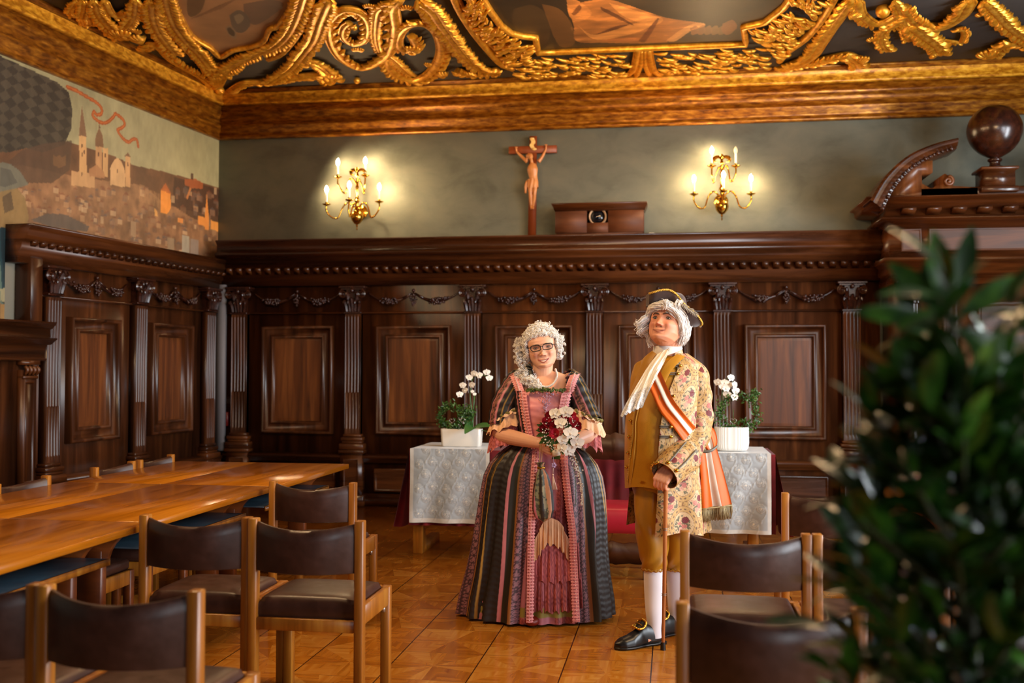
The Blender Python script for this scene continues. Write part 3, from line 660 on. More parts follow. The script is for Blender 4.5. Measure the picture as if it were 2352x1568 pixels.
def leafend(mb, p, ang, w, seed=0):
    """rounded fan of leaf tips."""
    r = random.Random(seed)
    for k in range(-3, 4):
        a = ang+k*.32; d = np.array([math.cos(a), math.sin(a), 0]); q_ = np.array(p)
        mb.tube([q_, q_+d*w*.5+np.array([0, 0, -w*.35]), q_+d*w*(1.15-.07*abs(k))+np.array([0, 0, -w*.28])], [w*.12, w*.2, w*.13], n=7, k=6)
        mb.ball(q_+d*w*(1.12-.07*abs(k))+np.array([0, 0, -w*.25]), w*.15, k=7, m=5)
def s6(l, sc=5.88, ox=700, oy=0): return [(ox+x/sc, oy+y/sc) for x, y in l]
def s7(l): return s6(l, 4.78, 1860)
def s8(l): return s6(l, 5.6, 380)
def s9(l): return s6(l, 6.19, 140)
def ornament(label, branches, ends=(), group='gilded scrolls on the ceiling', balls=()):
    mb = MB()
    for i, (pts, w0, w1, side) in enumerate(branches): sweep_leaf(mb, cpts(pts), w0, w1, n=46, side=side, seed=i)
    for i, (p, ang, w) in enumerate(ends): leafend(mb, (*cz(*p)[:2], ZC-.03), ang, w, seed=i)
    for p, r in balls: mb.ball((*cz(*p)[:2], ZC-.04), r, k=12, m=8)
    return tag(mb.build('gilded_scroll', M['gold_leaf'], smooth=True, angle=50), label, 'ceiling ornament', group)
ornament('gilded double spiral scroll on the ceiling above the left wall light', [
    (s6([(1290, -60), (1185, 60), (1215, 300), (1150, 640), (970, 800), (750, 870), (500, 740), (350, 500), (335, 260), (470, 100), (640, 75), (800, 160), (860, 340), (800, 500), (650, 545), (520, 450), (520, 330), (600, 260)]), .085, .05, (1,)),
    (s6([(1250, -30), (1010, 60), (960, 250), (955, 460), (1000, 640)]), .07, .04, (1, -1))], [((830, 76), .5, .06), ((821, 105), -1.2, .07)], balls=[((820, 176), .035), ((814, 52), .03)])
ornament('gilded spiral scroll with a leafy centre on the ceiling, right of the double spiral', [
    (s6([(1100, 730), (1150, 860), (1260, 970), (1450, 1040), (1650, 975), (1800, 800), (1850, 600), (1780, 380), (1600, 265), (1400, 290), (1280, 420), (1265, 560), (1370, 640), (1500, 570), (1450, 440)]), .08, .06, (1,)),
    (s6([(1130, 700), (1230, 780), (1330, 880), (1430, 970)]), .06, .05, (1, -1))], [((940, 102), -.6, .1), ((975, 138), -.2, .06), ((1006, 165), -1., .06)])
ornament('long gilded acanthus branch sweeping down beside the left of the big ceiling picture', [
    (s6([(1560, -40), (1700, 60), (1830, 250), (1950, 420), (2100, 620), (2260, 800), (2420, 900), (2600, 930)]), .1, .07, (1, -1)),
    (s6([(2600, 900), (2400, 960), (2200, 950), (2060, 910)]), .07, .06, (1, -1))], [((1028, 160), 3.7, .1), ((935, 8), -1.5, .07), ((847, 4), -1.3, .06)])
ornament('gilded leafy spray reaching right and down from the right corner of the big ceiling picture', [
    ([(1955, -10), (1930, 25), (1905, 60), (1885, 90), (1858, 125), (1800, 150)], .08, .09, (1,)),
    ([(1790, 150), (1850, 140), (1900, 128), (1945, 120), (1965, 130), (1975, 142)], .06, .085, (1, -1))], [((1968, 125), -.6, .1), ((1950, 20), .2, .09)])
ornament('gilded ring scroll with hanging leaves at the upper right of the ceiling', [
    (s7([(525, -30), (560, 110), (700, 215), (850, 190), (990, 110)]), .07, .06, (1,)),
    (s7([(940, -30), (1020, 150), (1060, 280), (1090, 400)]), .05, .05, (1, -1)),
    (s7([(1760, -40), (1650, 130), (1450, 250), (1270, 245), (1130, 170), (1040, 40)]), .09, .07, (1,)),
    (s7([(1120, 220), (1250, 330), (1390, 440), (1440, 540)]), .11, .08, (1, -1)),
    (s7([(1450, 400), (1560, 420), (1660, 425), (1700, 350), (1680, 280), (1630, 290)]), .03, .045, (1,)),
    (s7([(1000, 200), (900, 260), (800, 300), (790, 420), (850, 500)]), .05, .06, (1, -1))], [((2160, 112), -1.6, .09), ((2008, 80), -2., .07), ((2040, 108), -1.5, .05)], balls=[((2028, 14), .06)])
ornament('gilded acanthus branch at the far right edge of the ceiling', [
    (s7([(1930, -30), (2050, 90), (2200, 250), (2400, 380), (2700, 500)]), .08, .08, (1, -1)),
    (s7([(2700, 420), (2400, 440), (2200, 430), (2080, 480), (2000, 570)]), .08, .08, (1, -1))], [((2272, 112), 4.2, .12), ((2258, 22), -2.4, .06)])
ornament('gilded hanging leaf cluster on the ceiling above the fresco, nearest the left edge', [
    (s9([(330, -40), (320, 60), (290, 180), (330, 330)]), .06, .03, (1, -1)), (s9([(250, -40), (160, 60), (150, 130), (190, 170)]), .05, .045, (1,)), (s9([(380, 180), (420, 280), (470, 300), (490, 250)]), .035, .04, (1,))], [((180, 25), -2., .06)])
ornament('gilded ring of leaves on the ceiling above the fresco, left of the pointed medallion', [
    (s9([(470, -40), (500, 80), (560, 180), (660, 290), (760, 400), (860, 480)]), .06, .08, (1, -1)), (s9([(1060, -60), (1040, 120), (980, 240), (900, 330), (820, 330)]), .06, .07, (1, -1)), (s9([(620, -40), (700, 120), (820, 170), (930, 120)]), .05, .06, (1,))], [((280, 65), -1.4, .12), ((305, 60), -.2, .07)])
ornament('gilded branch wrapped round the lower left of the pointed medallion, ending in a leaf curl', [
    (s9([(2180, 1290), (2080, 1130), (1950, 1020), (1700, 880), (1560, 780), (1430, 640), (1320, 580), (1230, 640)]), .06, .08, (1,)), (s9([(1290, -40), (1300, 160), (1370, 360), (1480, 520), (1620, 700)]), .08, .08, (1, -1))], [((334, 75), 3.6, .12), ((338, 100), 4.4, .08)])
ornament('gilded branch wrapped round the lower right of the pointed medallion, ending in a broad leaf', [
    (s8([(680, 1180), (800, 1150), (1000, 1030), (1250, 1010), (1600, 960), (1800, 930), (2000, 930), (2120, 1020)]), .05, .08, (1,)), (s8([(2100, -60), (1990, 200), (1900, 450), (1750, 650), (1600, 830), (1350, 1000)]), .09, .08, (1, -1)), (s8([(1700, 780), (1900, 760), (2060, 850), (2150, 960)]), .06, .09, (1, -1))], [((762, 165), -.9, .11), ((762, 182), -1.6, .06)])

def pict(n, outline, paint, nx=200, ny=120):
    O2 = [cz(*p)[:2] for p in outline]; xs = [p[0] for p in O2]; ys = [p[1] for p in O2]
    X, Y = np.meshgrid(np.linspace(min(xs), max(xs), nx), np.linspace(min(ys), max(ys), ny), indexing='ij')
    C = paint(X, Y); mask = inpoly(X, Y, O2)
    mb = MB(); I = np.arange(nx*ny).reshape(nx, ny)
    q = np.stack([I[:-1, :-1], I[:-1, 1:], I[1:, 1:], I[1:, :-1]], -1).reshape(-1, 4); keep = mask[:-1, :-1].reshape(-1) | mask[1:, 1:].reshape(-1)
    mb.add(np.stack([X, Y, 0*X+ZC-.012], -1).reshape(-1, 3), q[keep], C=C.reshape(-1, 3)); return mb
M['ceilpaint'] = col_mat('old_oil_canvas', rough=.5)
def polyc(C, X, Y, pts, c, a=1.):
    return mixc(C, inpoly(X, Y, [cz(*p)[:2] for p in pts]), rgb(*c), a)
s3 = lambda l: s6(l, 3.51, 1130)
def paint_big(X, Y):
    n1 = vnoise(X, Y, 3, 4); n2 = vnoise(X*.6, Y*2.2, 6, 5)
    C = np.zeros(X.shape+(3,)); C[:] = rgb(40, 28, 12); C *= (.5+1.1*n1[..., None])
    def sp(l): return [tuple(p) for p in cr(s3(l+[l[0]]), 70)]
    C = polyc(C, X, Y, sp([(180, 60), (330, 30), (450, 120), (470, 260), (420, 350), (300, 330), (170, 180)]), (70, 50, 24), .6)
    C = polyc(C, X, Y, sp([(400, 20), (540, 60), (640, 180), (665, 340), (540, 355), (450, 150)]), (98, 64, 28), .7)
    C = polyc(C, X, Y, sp([(620, 30), (900, -20), (1100, 30), (1400, 130), (1720, 185), (1560, 250), (1380, 330), (900, 335), (680, 320), (660, 200)]), (138, 86, 38), .95)
    C = polyc(C, X, Y, sp([(600, -60), (760, 40), (800, 110), (700, 160), (620, 110)]), (154, 98, 46), .9)
    for l, c in (([(940, 10), (1250, 100), (1380, 140), (1300, 190), (1080, 130)], (176, 118, 58)), ([(700, 200), (830, 270), (1100, 190), (1330, 140), (1200, 240), (850, 310)], (186, 124, 60)), ([(1400, 320), (1520, 230), (1640, 175), (1720, 185), (1600, 240), (1480, 320)], (176, 122, 66)), ([(850, 320), (1050, 290), (1250, 300), (1400, 330)], (150, 88, 40))): C = polyc(C, X, Y, sp(l), c, .8)
    for l, c in (([(870, 40), (980, 90), (1130, 180), (1100, 180), (900, 80)], (60, 30, 12)), ([(830, 270), (1000, 200), (1100, 190), (960, 240)], (70, 34, 14)), ([(1180, 320), (1320, 150), (1340, 160), (1240, 320)], (84, 40, 16)), ([(640, 100), (700, 30), (720, 60), (670, 110)], (70, 36, 14))): C = polyc(C, X, Y, sp(l), c, .8)
    for k in range(6): C = polyc(C, X, Y, sp([(1600+k*55, 215), (1650+k*55, 195), (1665+k*55, 250), (1610+k*55, 270)]), (120-k*4, 74, 38), .8)
    fm = inpoly(X, Y, [cz(*p)[:2] for p in sp([(600, -60), (900, -60), (1100, 20), (1400, 130), (1720, 185), (1560, 250), (1380, 330), (900, 335), (680, 320), (620, 110)])])
    fo_ = vnoise(X*1.1-Y*1.6, Y*3+X*.9, 3.2, 14); C[fm] *= (.35+1.45*fo_[fm])[:, None]; C[fm & (fo_ > .62)] = C[fm & (fo_ > .62)]*1.25
    C = polyc(C, X, Y, sp([(1860, 180), (1940, 150), (1975, 210), (1900, 270), (1850, 240)]), (110, 66, 32), .9)
    return C*(.75+.5*n2[..., None])
inner = [(1080, -120), (1092, -60), (1106, -15), (1130, 23), (1150, 50), (1173, 68), (1200, 75), (1230, 78), (1235, 114), (1472, 103), (1714, 94), (1708, 54), (1757, 43), (1800, 9), (1850, -60), (1880, -120)]
pc = thing('ceiling_painting', 'big gilt framed ceiling painting of a draped reclining figure above the cornice', 'painting', (0, 0, 0))
o = pict('c', inner, paint_big, 380, 200).build('canvas', M['ceilpaint'], pc)
mb = MB(); ip = cpts(inner, ZC-.03)
def poly_tube(mb, pts, r, k=8): mb.tube(np.vstack([np.linspace(np.array(a), np.array(b), 6)[:-1] for a, b in zip(pts[:-1], pts[1:])]+[np.array(pts[-1:])]), r, k=k, up=(0, 0, 1))
poly_tube(mb, ip, .032); poly_tube(mb, cpts([(x, y+5) for x, y in inner], ZC-.02), .02); mb.build('inner_frame', M['gold_leaf'], pc, smooth=True)
outer_l = [(1020, -120), (1030, -50), (1050, 5), (1080, 55), (1115, 100), (1150, 138), (1178, 150)]
outer_r = [(1790, 132), (1812, 108), (1850, 80), (1885, 40), (1915, -10), (1950, -80)]
mb = MB()
for l in (outer_l, outer_r): poly_tube(mb, [tuple(p) for p in cr(cpts(l, ZC-.03), 16)], .035); poly_tube(mb, [tuple(p) for p in cr(cpts([(x+8, y-6) for x, y in l], ZC-.02), 16)], .02)
poly_tube(mb, cpts([(1168, 182), (1430, 170)], ZC-.02), .03); poly_tube(mb, cpts([(1530, 168), (1782, 158)], ZC-.02), .03)
for s, cx_ in ((-1, 1465), (1, 1490)):
    sweep_leaf(mb, cpts([(cx_, 104), (cx_+s*4, 130), (cx_+s*14, 158), (cx_+s*45, 172), (cx_+s*80, 176)]), .05, .045, n=20, lobes=False)
    sweep_leaf(mb, cpts([(1477+s*4, 108), (1477+s*5, 140), (1477+s*18, 172)]), .03, .04, n=14, lobes=False)
mb.build('outer_frame', M['gold_leaf'], pc, smooth=True)
r = random.Random(3); mb = MB()
def leafband(region, n, ang0, jit=.5):
    for k in range(n):
        u, v = r.random(), r.random(); a, b_, c, d = region
        px = (a[0]*(1-u)+b_[0]*u)*(1-v)+(d[0]*(1-u)+c[0]*u)*v; py = (a[1]*(1-u)+b_[1]*u)*(1-v)+(d[1]*(1-u)+c[1]*u)*v
        p = np.array([*cz(px, py)[:2], ZC-.035-r.uniform(0, .03)]); a_ = ang0+r.uniform(-jit, jit); dd = np.array([math.cos(a_), math.sin(a_), 0]); w = r.uniform(.045, .075)
        mb.tube([p-dd*w, p-dd*w*.2+np.array([0, 0, -.012]), p+dd*w*.6+np.array([0, 0, -.012]), p+dd*w], [.006, .016, .018, .006], n=7, k=6)
for nm_, regs in (('l', [([(1190, 122), (1440, 112), (1440, 162), (1190, 170)], 110, .3)]+[(q4, 55, an) for *q4, an in ((( 1062, -60), (1085, -60), (1115, 20), (1080, 10), 1.9), ((1070, -5), (1110, 0), (1150, 60), (1100, 60), 2.2), ((1098, 50), (1145, 55), (1200, 90), (1150, 115), 2.6), ((1140, 90), (1220, 85), (1225, 130), (1175, 140), 2.9))]),
    ('r', [([(1515, 110), (1760, 100), (1770, 146), (1515, 158)], 110, .3)]+[(q4, 55, an) for *q4, an in (((1720, 60), (1765, 50), (1830, 80), (1790, 125), .5), ((1770, 45), (1805, 12), (1870, 35), (1820, 85), .8), ((1810, 0), (1850, -60), (1925, -30), (1880, 30), 1.1))])):
    mb = MB()
    for reg, n_, an in regs: leafband(reg, n_, an)
    mb.build('carved_leaf_band', M['gold_leaf'], pc, smooth=True)
# pointed medallion
def paint_med(X, Y):
    n1 = vnoise(X, Y, 3, 8); C = np.zeros(X.shape+(3,)); C[:] = rgb(138, 98, 62); C *= (.45+1.1*n1[..., None])
    def sp(l): return [tuple(p) for p in cr(s8(l+[l[0]]), 60)]
    C = polyc(C, X, Y, sp([(280, -60), (500, -60), (460, 120), (330, 200), (280, 120)]), (66, 44, 26), .7)
    C = polyc(C, X, Y, sp([(1000, 30), (1350, -20), (1520, 40), (1350, 200), (1150, 300), (1030, 200)]), (84, 66, 54), .7)
    C = polyc(C, X, Y, sp([(820, 180), (940, 110), (1050, 180), (1090, 300), (1000, 400), (880, 370)]), (90, 76, 62), .9); C = polyc(C, X, Y, sp([(880, 190), (960, 160), (1010, 220), (930, 290)]), (140, 116, 84), .7)
    C = polyc(C, X, Y, sp([(770, 340), (830, 310), (910, 390), (900, 480), (820, 440)]), (128, 102, 74), .95); C = polyc(C, X, Y, sp([(790, 350), (830, 335), (890, 400), (880, 450), (820, 420)]), (72, 54, 38), .9)
    for k in range(7): C = polyc(C, X, Y, s8([(330+k*60, 220-k*20), (700+k*40, 40-k*16), (704+k*40, 48-k*16), (334+k*60, 232-k*20)]), (106, 70, 42), .6)
    return C
med_in = s8([(60, -260), (100, -60), (200, 180), (340, 420), (560, 560), (640, 640), (720, 690), (860, 610), (1100, 560), (1260, 490), (1340, 330), (1450, 290), (1600, 60), (1680, -200)])
pm = thing('ceiling_medallion', 'pointed gilt framed ceiling medallion painted with a grey vase, above the left corner', 'painting', (0, 0, 0))
pict('m', med_in, paint_med, 240, 200).build('canvas', M['ceilpaint'], pm)
mb = MB(); poly_tube(mb, [tuple(p) for p in cr(cpts(med_in, ZC-.03), 40)], .026)
sweep_leaf(mb, cpts(s8([(-20, -220), (20, 0), (100, 240), (260, 460), (420, 620), (560, 800), (640, 900)])), .075, .08, n=40)
sweep_leaf(mb, cpts(s8([(1800, -200), (1720, 60), (1600, 330), (1420, 520), (1150, 640), (900, 760), (720, 900)])), .08, .09, n=40)
poly_tube(mb, [tuple(p) for p in cr(cpts(s8([(-120, -220), (-60, 60), (40, 300), (200, 520), (340, 660)])), 20)], .03)
poly_tube(mb, [tuple(p) for p in cr(cpts(s8([(1900, -160), (1840, 100), (1700, 400), (1500, 640), (1320, 720)])), 20)], .03)
for k in range(-2, 3): mb.tube(cpts(s8([(670+k*20, 1060), (670+k*45, 930), (680+k*60, 800)])), [.03, .04, .05], n=9, k=7)
mb.ball((*cz(505, 197)[:2], ZC-.05), (.05, .05, .05)); leafend(mb, (*cz(500, 170)[:2], ZC-.03), -1.6, .09)
mb.build('carved_frame', M['gold_leaf'], pm, smooth=True)

# ------------------------------------------------------------------ brass wall lights
def sconce(name, cx, cz_, candles, label, unlit=()):
    t = thing(name, label, 'wall light', (cx, YW, cz_), group=None)
    mb = MB()
    mb.lathe([(.001, -.235), (.008, -.225), (.004, -.2), (.012, -.19), (.008, -.175), (.03, -.165), (.058, -.13), (.068, -.095), (.058, -.055), (.032, -.03), (.02, -.02), (.036, -.008), (.03, .005), (.016, .02), (.018, .05), (.03, .075), (.022, .1), (.014, .11), (.013, .2), (.022, .215), (.014, .23), (.013, .31), (.024, .33), (.016, .345), (.01, .37), (.01, .4)], o=(0, -.16, 0), k=20)
    mb.lathe([(.001, 0), (.07, 0), (.07, .01), (.04, .018), (.001, .02)], k=20, M=Matrix.Translation((0, 0, -.02))@Matrix.Rotation(pi/2, 4, 'X')); mb.tube([(0, 0, -.02), (0, -.15, -.02)], .012)
    for s in (-1, 1): mb.tube([(0, -.16, .37), (s*.03, -.15, .4), (s*.07, -.14, .39), (s*.075, -.13, .36), (s*.045, -.13, .35)], [.008, .016, .02, .014, .006], n=14)
    mb.ball((0, -.17, .4), (.02, .012, .025)); mb.build('stem', M['brass'], t, smooth=True, angle=40)
    for k, (dx, y, dz) in enumerate(candles):
        hub = (0, -.16, .24) if dz > .1 else (0, -.16, -.02)
        a = MB(); sx = 1 if dx > 0 else -1
        if abs(dx) < .1: pts = [hub, (dx*.2, y*.5-.08, hub[2]+.06), (dx*.6, y*.8-.03, hub[2]-.02), (dx*.8, y, hub[2]-.09), (dx, y-.02, dz-.09), (dx, y, dz-.005)]
        else: pts = [hub, (dx*.28, (y-.16)*.5, hub[2]+.075), (dx*.48, y*.9, hub[2]+.03), (dx*.62, y, hub[2]-.08), (dx*.84, y, dz-.125), (dx*1.0, y, dz-.06), (dx, y, dz-.005)]
        a.tube(pts, [.008]*len(pts), n=30, k=7); a.ball(cr(pts, 9)[2], .013); a.ball(cr(pts, 9)[5], .012)
        arm = a.build('arm', M['brass'], t, smooth=True)
        p = MB(); p.lathe([(.006, -.012), (.03, 0), (.044, .008), (.046, .012), (.03, .008), (.012, .006), (.012, .03), (.015, .034)], o=(dx, y, dz), k=18); p.build('drip_pan', M['brass'], arm, smooth=True)
        c = MB(); c.lathe([(.0105, .0), (.0105, .105), (.008, .112)], o=(dx, y, dz+.02), k=14); c.build('candle', M['candle'], arm, smooth=True, angle=40)
        b = MB(); b.lathe([(.008, 0), (.015, .016), (.0185, .033), (.016, .052), (.007, .068), (.001, .076)], o=(dx, y, dz+.128), k=14, n=16); off = k in unlit
        b.build('bulb', M['bulb_off'] if off else M['bulb'], arm, smooth=True)
    return t
c1 = ony(820, 497, YW-.16); c2 = ony(1658, 473, YW-.16)
def cpos(c, px, py, y=-.16):
    p = ony(px, py, YW+y); return (p[0]-c[0], y, p[2]-c[2]-(.0))
z1 = c1[2]+.09; z2 = c2[2]+.09
def cl(c, lst):
    o = []
    for px, py, y in lst:
        p = ony(px, py, YW+y); o.append((p[0]-c[0], y, p[2]-(c[2]+.09)))
    return o
sconce('wall_sconce', c1[0], z1, cl(c1, [(776, 408, -.14), (839, 405, -.14), (750, 471, -.16), (871, 465, -.16), (802, 461, -.3)]), 'brass five-armed candle wall light left of the crucifix, all five bulbs lit')
sconce('wall_sconce', c2[0], z2, cl(c2, [(1635, 383, -.14), (1690, 383, -.14), (1594, 448, -.16), (1725, 447, -.16), (1662, 440, -.3)]), 'brass five-armed candle wall light right of the crucifix, its upper right bulb unlit', unlit=(1,))

# ------------------------------------------------------------------ crucifix standing on the wainscot ledge
yx = YW-.09; a = ony(1222, 541, yx); 
cx0 = ony(1222, 430, yx)[0]; zt = ony(1224, 313, yx)[2]; za = ony(1224, 344, yx)[2]; xl = ony(1169, 344, yx)[0]; xr = ony(1279, 344, yx)[0]
t = thing('crucifix', 'red brown wooden wall crucifix with a carved figure, standing on the panelling ledge', 'crucifix', (cx0, yx, 2.75))
mb = MB(); zb = 2.752-2.75
mb.prism([(-.04, zb), (.04, zb), (.037, zt-2.75), (-.037, zt-2.75)], -.012, .03, M=Matrix.Rotation(math.radians(0.6), 4, 'Y')); mb.box(xl-cx0, xr-cx0, -.02, .025, za-2.75-.037, za-2.75+.037, bev=.003)
mb.build('cross', M['cross'], t)
def uz(px, py): p = ony(px, py, yx); return p[0]-cx0, p[2]-2.75
mb = MB(); sc_ = [uz(1223, 320), uz(1226, 328), uz(1222, 336), uz(1228, 344)]
G = np.array([[(x+s*.022, -.03-.012*(i % 2), z) for s in (-1, 0, 1)] for i, (x, z) in enumerate(cr(sc_, 10))]); mb.grid(G); mb.grid(G+np.array([0, .008, 0])); mb.ball((sc_[0][0], -.035, sc_[0][1]), (.026, .012, .012)); mb.ball((sc_[3][0], -.035, sc_[3][1]), (.026, .012, .014))
mb.build('scroll_plaque', noise_mat('gilt_scroll', [(.3, srgb('#c88a30')), (.7, srgb('#efc878'))], rough=.4), t, smooth=True)
def remeshed(mb, name, mat, parent, vox, colf=None, smooth_it=2, M_=None, sub=None):
    o = mb.build(name+'_source', mat, None)
    md = o.modifiers.new('r', 'REMESH'); md.mode = 'VOXEL'; md.voxel_size = vox; md.use_smooth_shade = True
    if smooth_it: sm = o.modifiers.new('s', 'SMOOTH'); sm.iterations = smooth_it; sm.factor = .5
    dg = bpy.context.evaluated_depsgraph_get(); me = bpy.data.meshes.new_from_object(o.evaluated_get(dg), depsgraph=dg)
    bpy.data.objects.remove(o); me.name = name
    V = np.zeros(len(me.vertices)*3, np.float32); me.vertices.foreach_get('co', V); V = V.reshape(-1, 3).astype(float)
    for c in list(me.color_attributes): me.color_attributes.remove(c)
    if colf is not None: setcol(me, colf(V))
    if not me.materials: me.materials.append(mat)
    me.polygons.foreach_set('use_smooth', np.ones(len(me.polygons), bool))
    o = bpy.data.objects.new(name, me); COL.objects.link(o); o.parent = parent; return o
mb = MB()
def pt3(px, py, y): x, z = uz(px, py); return (x, y, z)
tors = [pt3(1226, 378, -.055), pt3(1225, 390, -.065), pt3(1226, 405, -.06), pt3(1228, 415, -.06), pt3(1225, 428, -.06)]
mb.tube(tors, [.03, .055, .045, .04, .05], n=16, k=14, flat=.7, up=(0, 1, 0))
mb.ball(pt3(1221, 363, -.08), (.027, .03, .036)); mb.ball(pt3(1217, 361, -.07), (.022, .03, .03)); mb.tube([pt3(1221, 366, -.07), pt3(1225, 382, -.055)], .018); mb.ball(pt3(1223, 372, -.1), (.014, .012, .016)); mb.ball(pt3(1222, 366, -.108), (.006, .008, .012)); mb.tube([pt3(1213, 358, -.07), pt3(1212, 375, -.07)], [.014, .008])
for hx, hy, sx in ((1187, 343, 1213), (1255, 337, 1238)):
    mb.tube([pt3(sx, 374, -.055), pt3((sx+hx)/2, 362, -.045), pt3(hx, hy+6, -.03)], [.022, .017, .011], n=10, k=8); mb.ball(pt3(hx, hy+3, -.035), (.012, .009, .014))
    for k in range(4): mb.tube([pt3(hx, hy+2, -.035), pt3(hx-3+k*2.2, hy-4, -.045)], .0045, k=5)
for sx, kx, ky, fx in ((1220, 1220, 445, 1221), (1231, 1230, 446, 1226)):
    mb.tube([pt3(sx, 425, -.06), pt3(kx, ky, -.075), pt3((kx+fx)/2, 460, -.055), pt3(fx, 474, -.045)], [.03, .02, .019, .012], n=14, k=9); mb.tube([pt3(fx, 474, -.045), pt3(fx+1, 482, -.065)], [.013, .01], k=7)
remeshed(mb, 'carved_figure', M['corpus'], t, .0045)
mb = MB(); G = []
for i, (py, w) in enumerate(((414, .052), (420, .058), (428, .06), (434, .06))):
    cxx, czz = uz(1225, py); G.append([(cxx+w*math.cos(b_), -.06+w*.75*math.sin(b_)+.006*math.sin(b_*9+i), czz+.006*math.sin(b_*3+i)) for b_ in np.linspace(0, 2*pi, 40, endpoint=False)])
mb.grid(np.array(G), cv=True); mb.tube([pt3(1213, 418, -.07), pt3(1210, 430, -.07), pt3(1209, 446, -.06)], [.012, .016, .01], n=8); mb.build('loincloth', M['corpus'], t, smooth=True)

# ------------------------------------------------------------------ projector housing
x0, x1 = ony(1275, 500, 10.3)[0], ony(1478, 500, 10.3)[0]
t = thing('projector_box', 'brown wooden projector housing with a round lens opening on the panelling ledge', 'projector', ((x0+x1)/2, 10.46, 2.752)); w = (x1-x0)/2
mb = MB(); hw = .105; xc = ony(1372, 495, 10.3)[0]-(x0+x1)/2
z0w, z1w = ony(1372, 511, 10.3)[2]-2.752, ony(1372, 479, 10.3)[2]-2.752
mb.box(-w, xc-hw, -.15, -.13, .02, .25); mb.box(xc+hw, w, -.15, -.13, .02, .25); mb.box(xc-hw, xc+hw, -.15, -.13, .02, z0w); mb.box(xc-hw, xc+hw, -.15, -.13, z1w, .25)
mb.box(-w, -w+.02, -.13, .13, .02, .25); mb.box(w-.02, w, -.13, .13, .02, .25); mb.box(-w+.02, w-.02, .11, .13, .02, .25); mb.box(-w+.01, w-.01, -.13, .13, 0, .02)
mb.build('housing', noise_mat('box_wood', [(.3, srgb('#4a240c')), (.7, srgb('#6c3a18'))], scale=(2, 9, 14), rough=.65), t)
mb = MB(); G = [[(-w-d, -.15-d, z), (w+d, -.15-d, z), (w+d, .13, z), (-w-d, .13, z)] for d, z in ((0, .235), (.012, .25), (.018, .27), (.034, .3), (.036, .312))]; mb.grid(np.array(G), cv=True, caps=True); mb.build('cornice_lid', M['wood_h'], t)
mb = MB(); zl = (z0w+z1w)/2-.005; RX = Matrix.Translation((xc, 0, zl))@Matrix.Rotation(pi/2, 4, 'X')
mb.lathe([(.08, .0), (.09, .09), (.09, .13), (.082, .14), (.072, .13), (.07, .05)], k=36, M=RX); mb.build('lens_ring', flat('champagne_metal', srgb('#d8b088'), rough=.35, metal=.4), t, smooth=True, angle=40)
mb = MB(); mb.lathe([(.074, .04), (.072, .1), (.05, .115), (.03, .122), (.001, .125)], k=32, M=RX); mb.build('lens', flat('lens_glass', srgb('#0a0c12'), rough=.05), t, smooth=True)
p = ony(1497, 536, 10.45); mb = MB(); mb.box(-.03, .03, -.02, .02, 0, .02, bev=.006); o = mb.build('small_white_box', M['white']); o.location = (p[0], 10.42, 2.752); tag(o, 'tiny white object lying on the ledge just right of the projector box', 'box')
# ------------------------------------------------------------------ long meeting tables
def make_table(label, group, L=1.405, W=.672):
    t = thing('meeting_table', label, 'table', group=group)
    mb = MB(); mb.box(-W/2, W/2, -L/2, L/2, .716, .748, bev=.003); mb.build('tabletop', M['oak_y'], t)
    mb = MB(); mb.box(-W/2+.1, W/2-.1, -L/2+.13, L/2-.13, .604, .607+.004); s_ = mb.build('under_shelf', M['shelf_dark'], t)
    mb = MB()
    for s in (-1, 1): mb.box(s*(W/2-.1)-(.012 if s > 0 else 0), s*(W/2-.1)+(.012 if s < 0 else 0), -L/2+.13, L/2-.13, .585, .612)
    mb.build('shelf_edge', M['oak'], s_)
    for s in (-1, 1):
        y = s*(L/2-.11); mb = MB(); mb.box(-.06, .06, y-.025, y+.025, .06, .60, bev=.004); mb.build('leg_panel', M['wood_dk'], t)
        q_ = [(-W/2+.04, .716), (-W/2+.07, .70)]+[(-W/2+.07+.19*math.sin(a), .70-.17*(1-math.cos(a))*1.0) for a in np.linspace(.15, pi/2, 8)]
        q_ = q_+[(-x, z) for x, z in q_[::-1]]; mb = MB(); mb.prism(q_, y-.02, y+.02); mb.build('bracket', M['wood_dk'], t)
        mb = MB(); mb.prism([(-W/2+.06, 0), (W/2-.06, 0), (W/2-.06, .035), (.1, .075), (-.1, .075), (-W/2+.06, .035)], y-.03, y+.03); mb.build('foot', M['oak'], t)
    return t
M['wood_dk'] = noise_mat('shaded_oak', [(.3, srgb('#4c2208')), (.7, srgb('#7a3c12'))], scale=(2, 12, 12), rough=.4)
TG = 'honey oak tables pushed together at the left'
T0 = make_table('honey oak table nearest the photographer in the right hand row of the left block', TG)
spots = [(-2.592, 3.565, None), (-3.228, 3.572, 'honey oak table nearest the photographer in the row beside the left wall'),
         (-2.592, 4.985, 'middle honey oak table of the right hand row in the left block'), (-3.228, 4.99, 'middle honey oak table of the row beside the left wall'),
         (-2.59, 6.41, 'farthest honey oak table of the right hand row, its free corner near the red cloth'), (-3.228, 6.405, 'farthest honey oak table of the row beside the left wall')]
for i, (x, y, lb) in enumerate(spots):
    t = T0 if i == 0 else dup(T0, label=lb); t.location = (x, y, 0); t.rotation_euler = (0, 0, (.002, 0, -.002, 0, .003, 0)[i]); t.scale = (1 if i % 2 == 0 else .90, 1, 1)
for x, lb in ((1.42, 'honey oak table on the right mostly hidden behind the blurred laurel, nearer the seated rows'), (2.1, 'honey oak table on the far right behind the laurel, beside the other right hand table')):
    t = dup(T0, label=lb); t.location = (x, 6.2, 0); t['group'] = 'oak tables behind the plant'

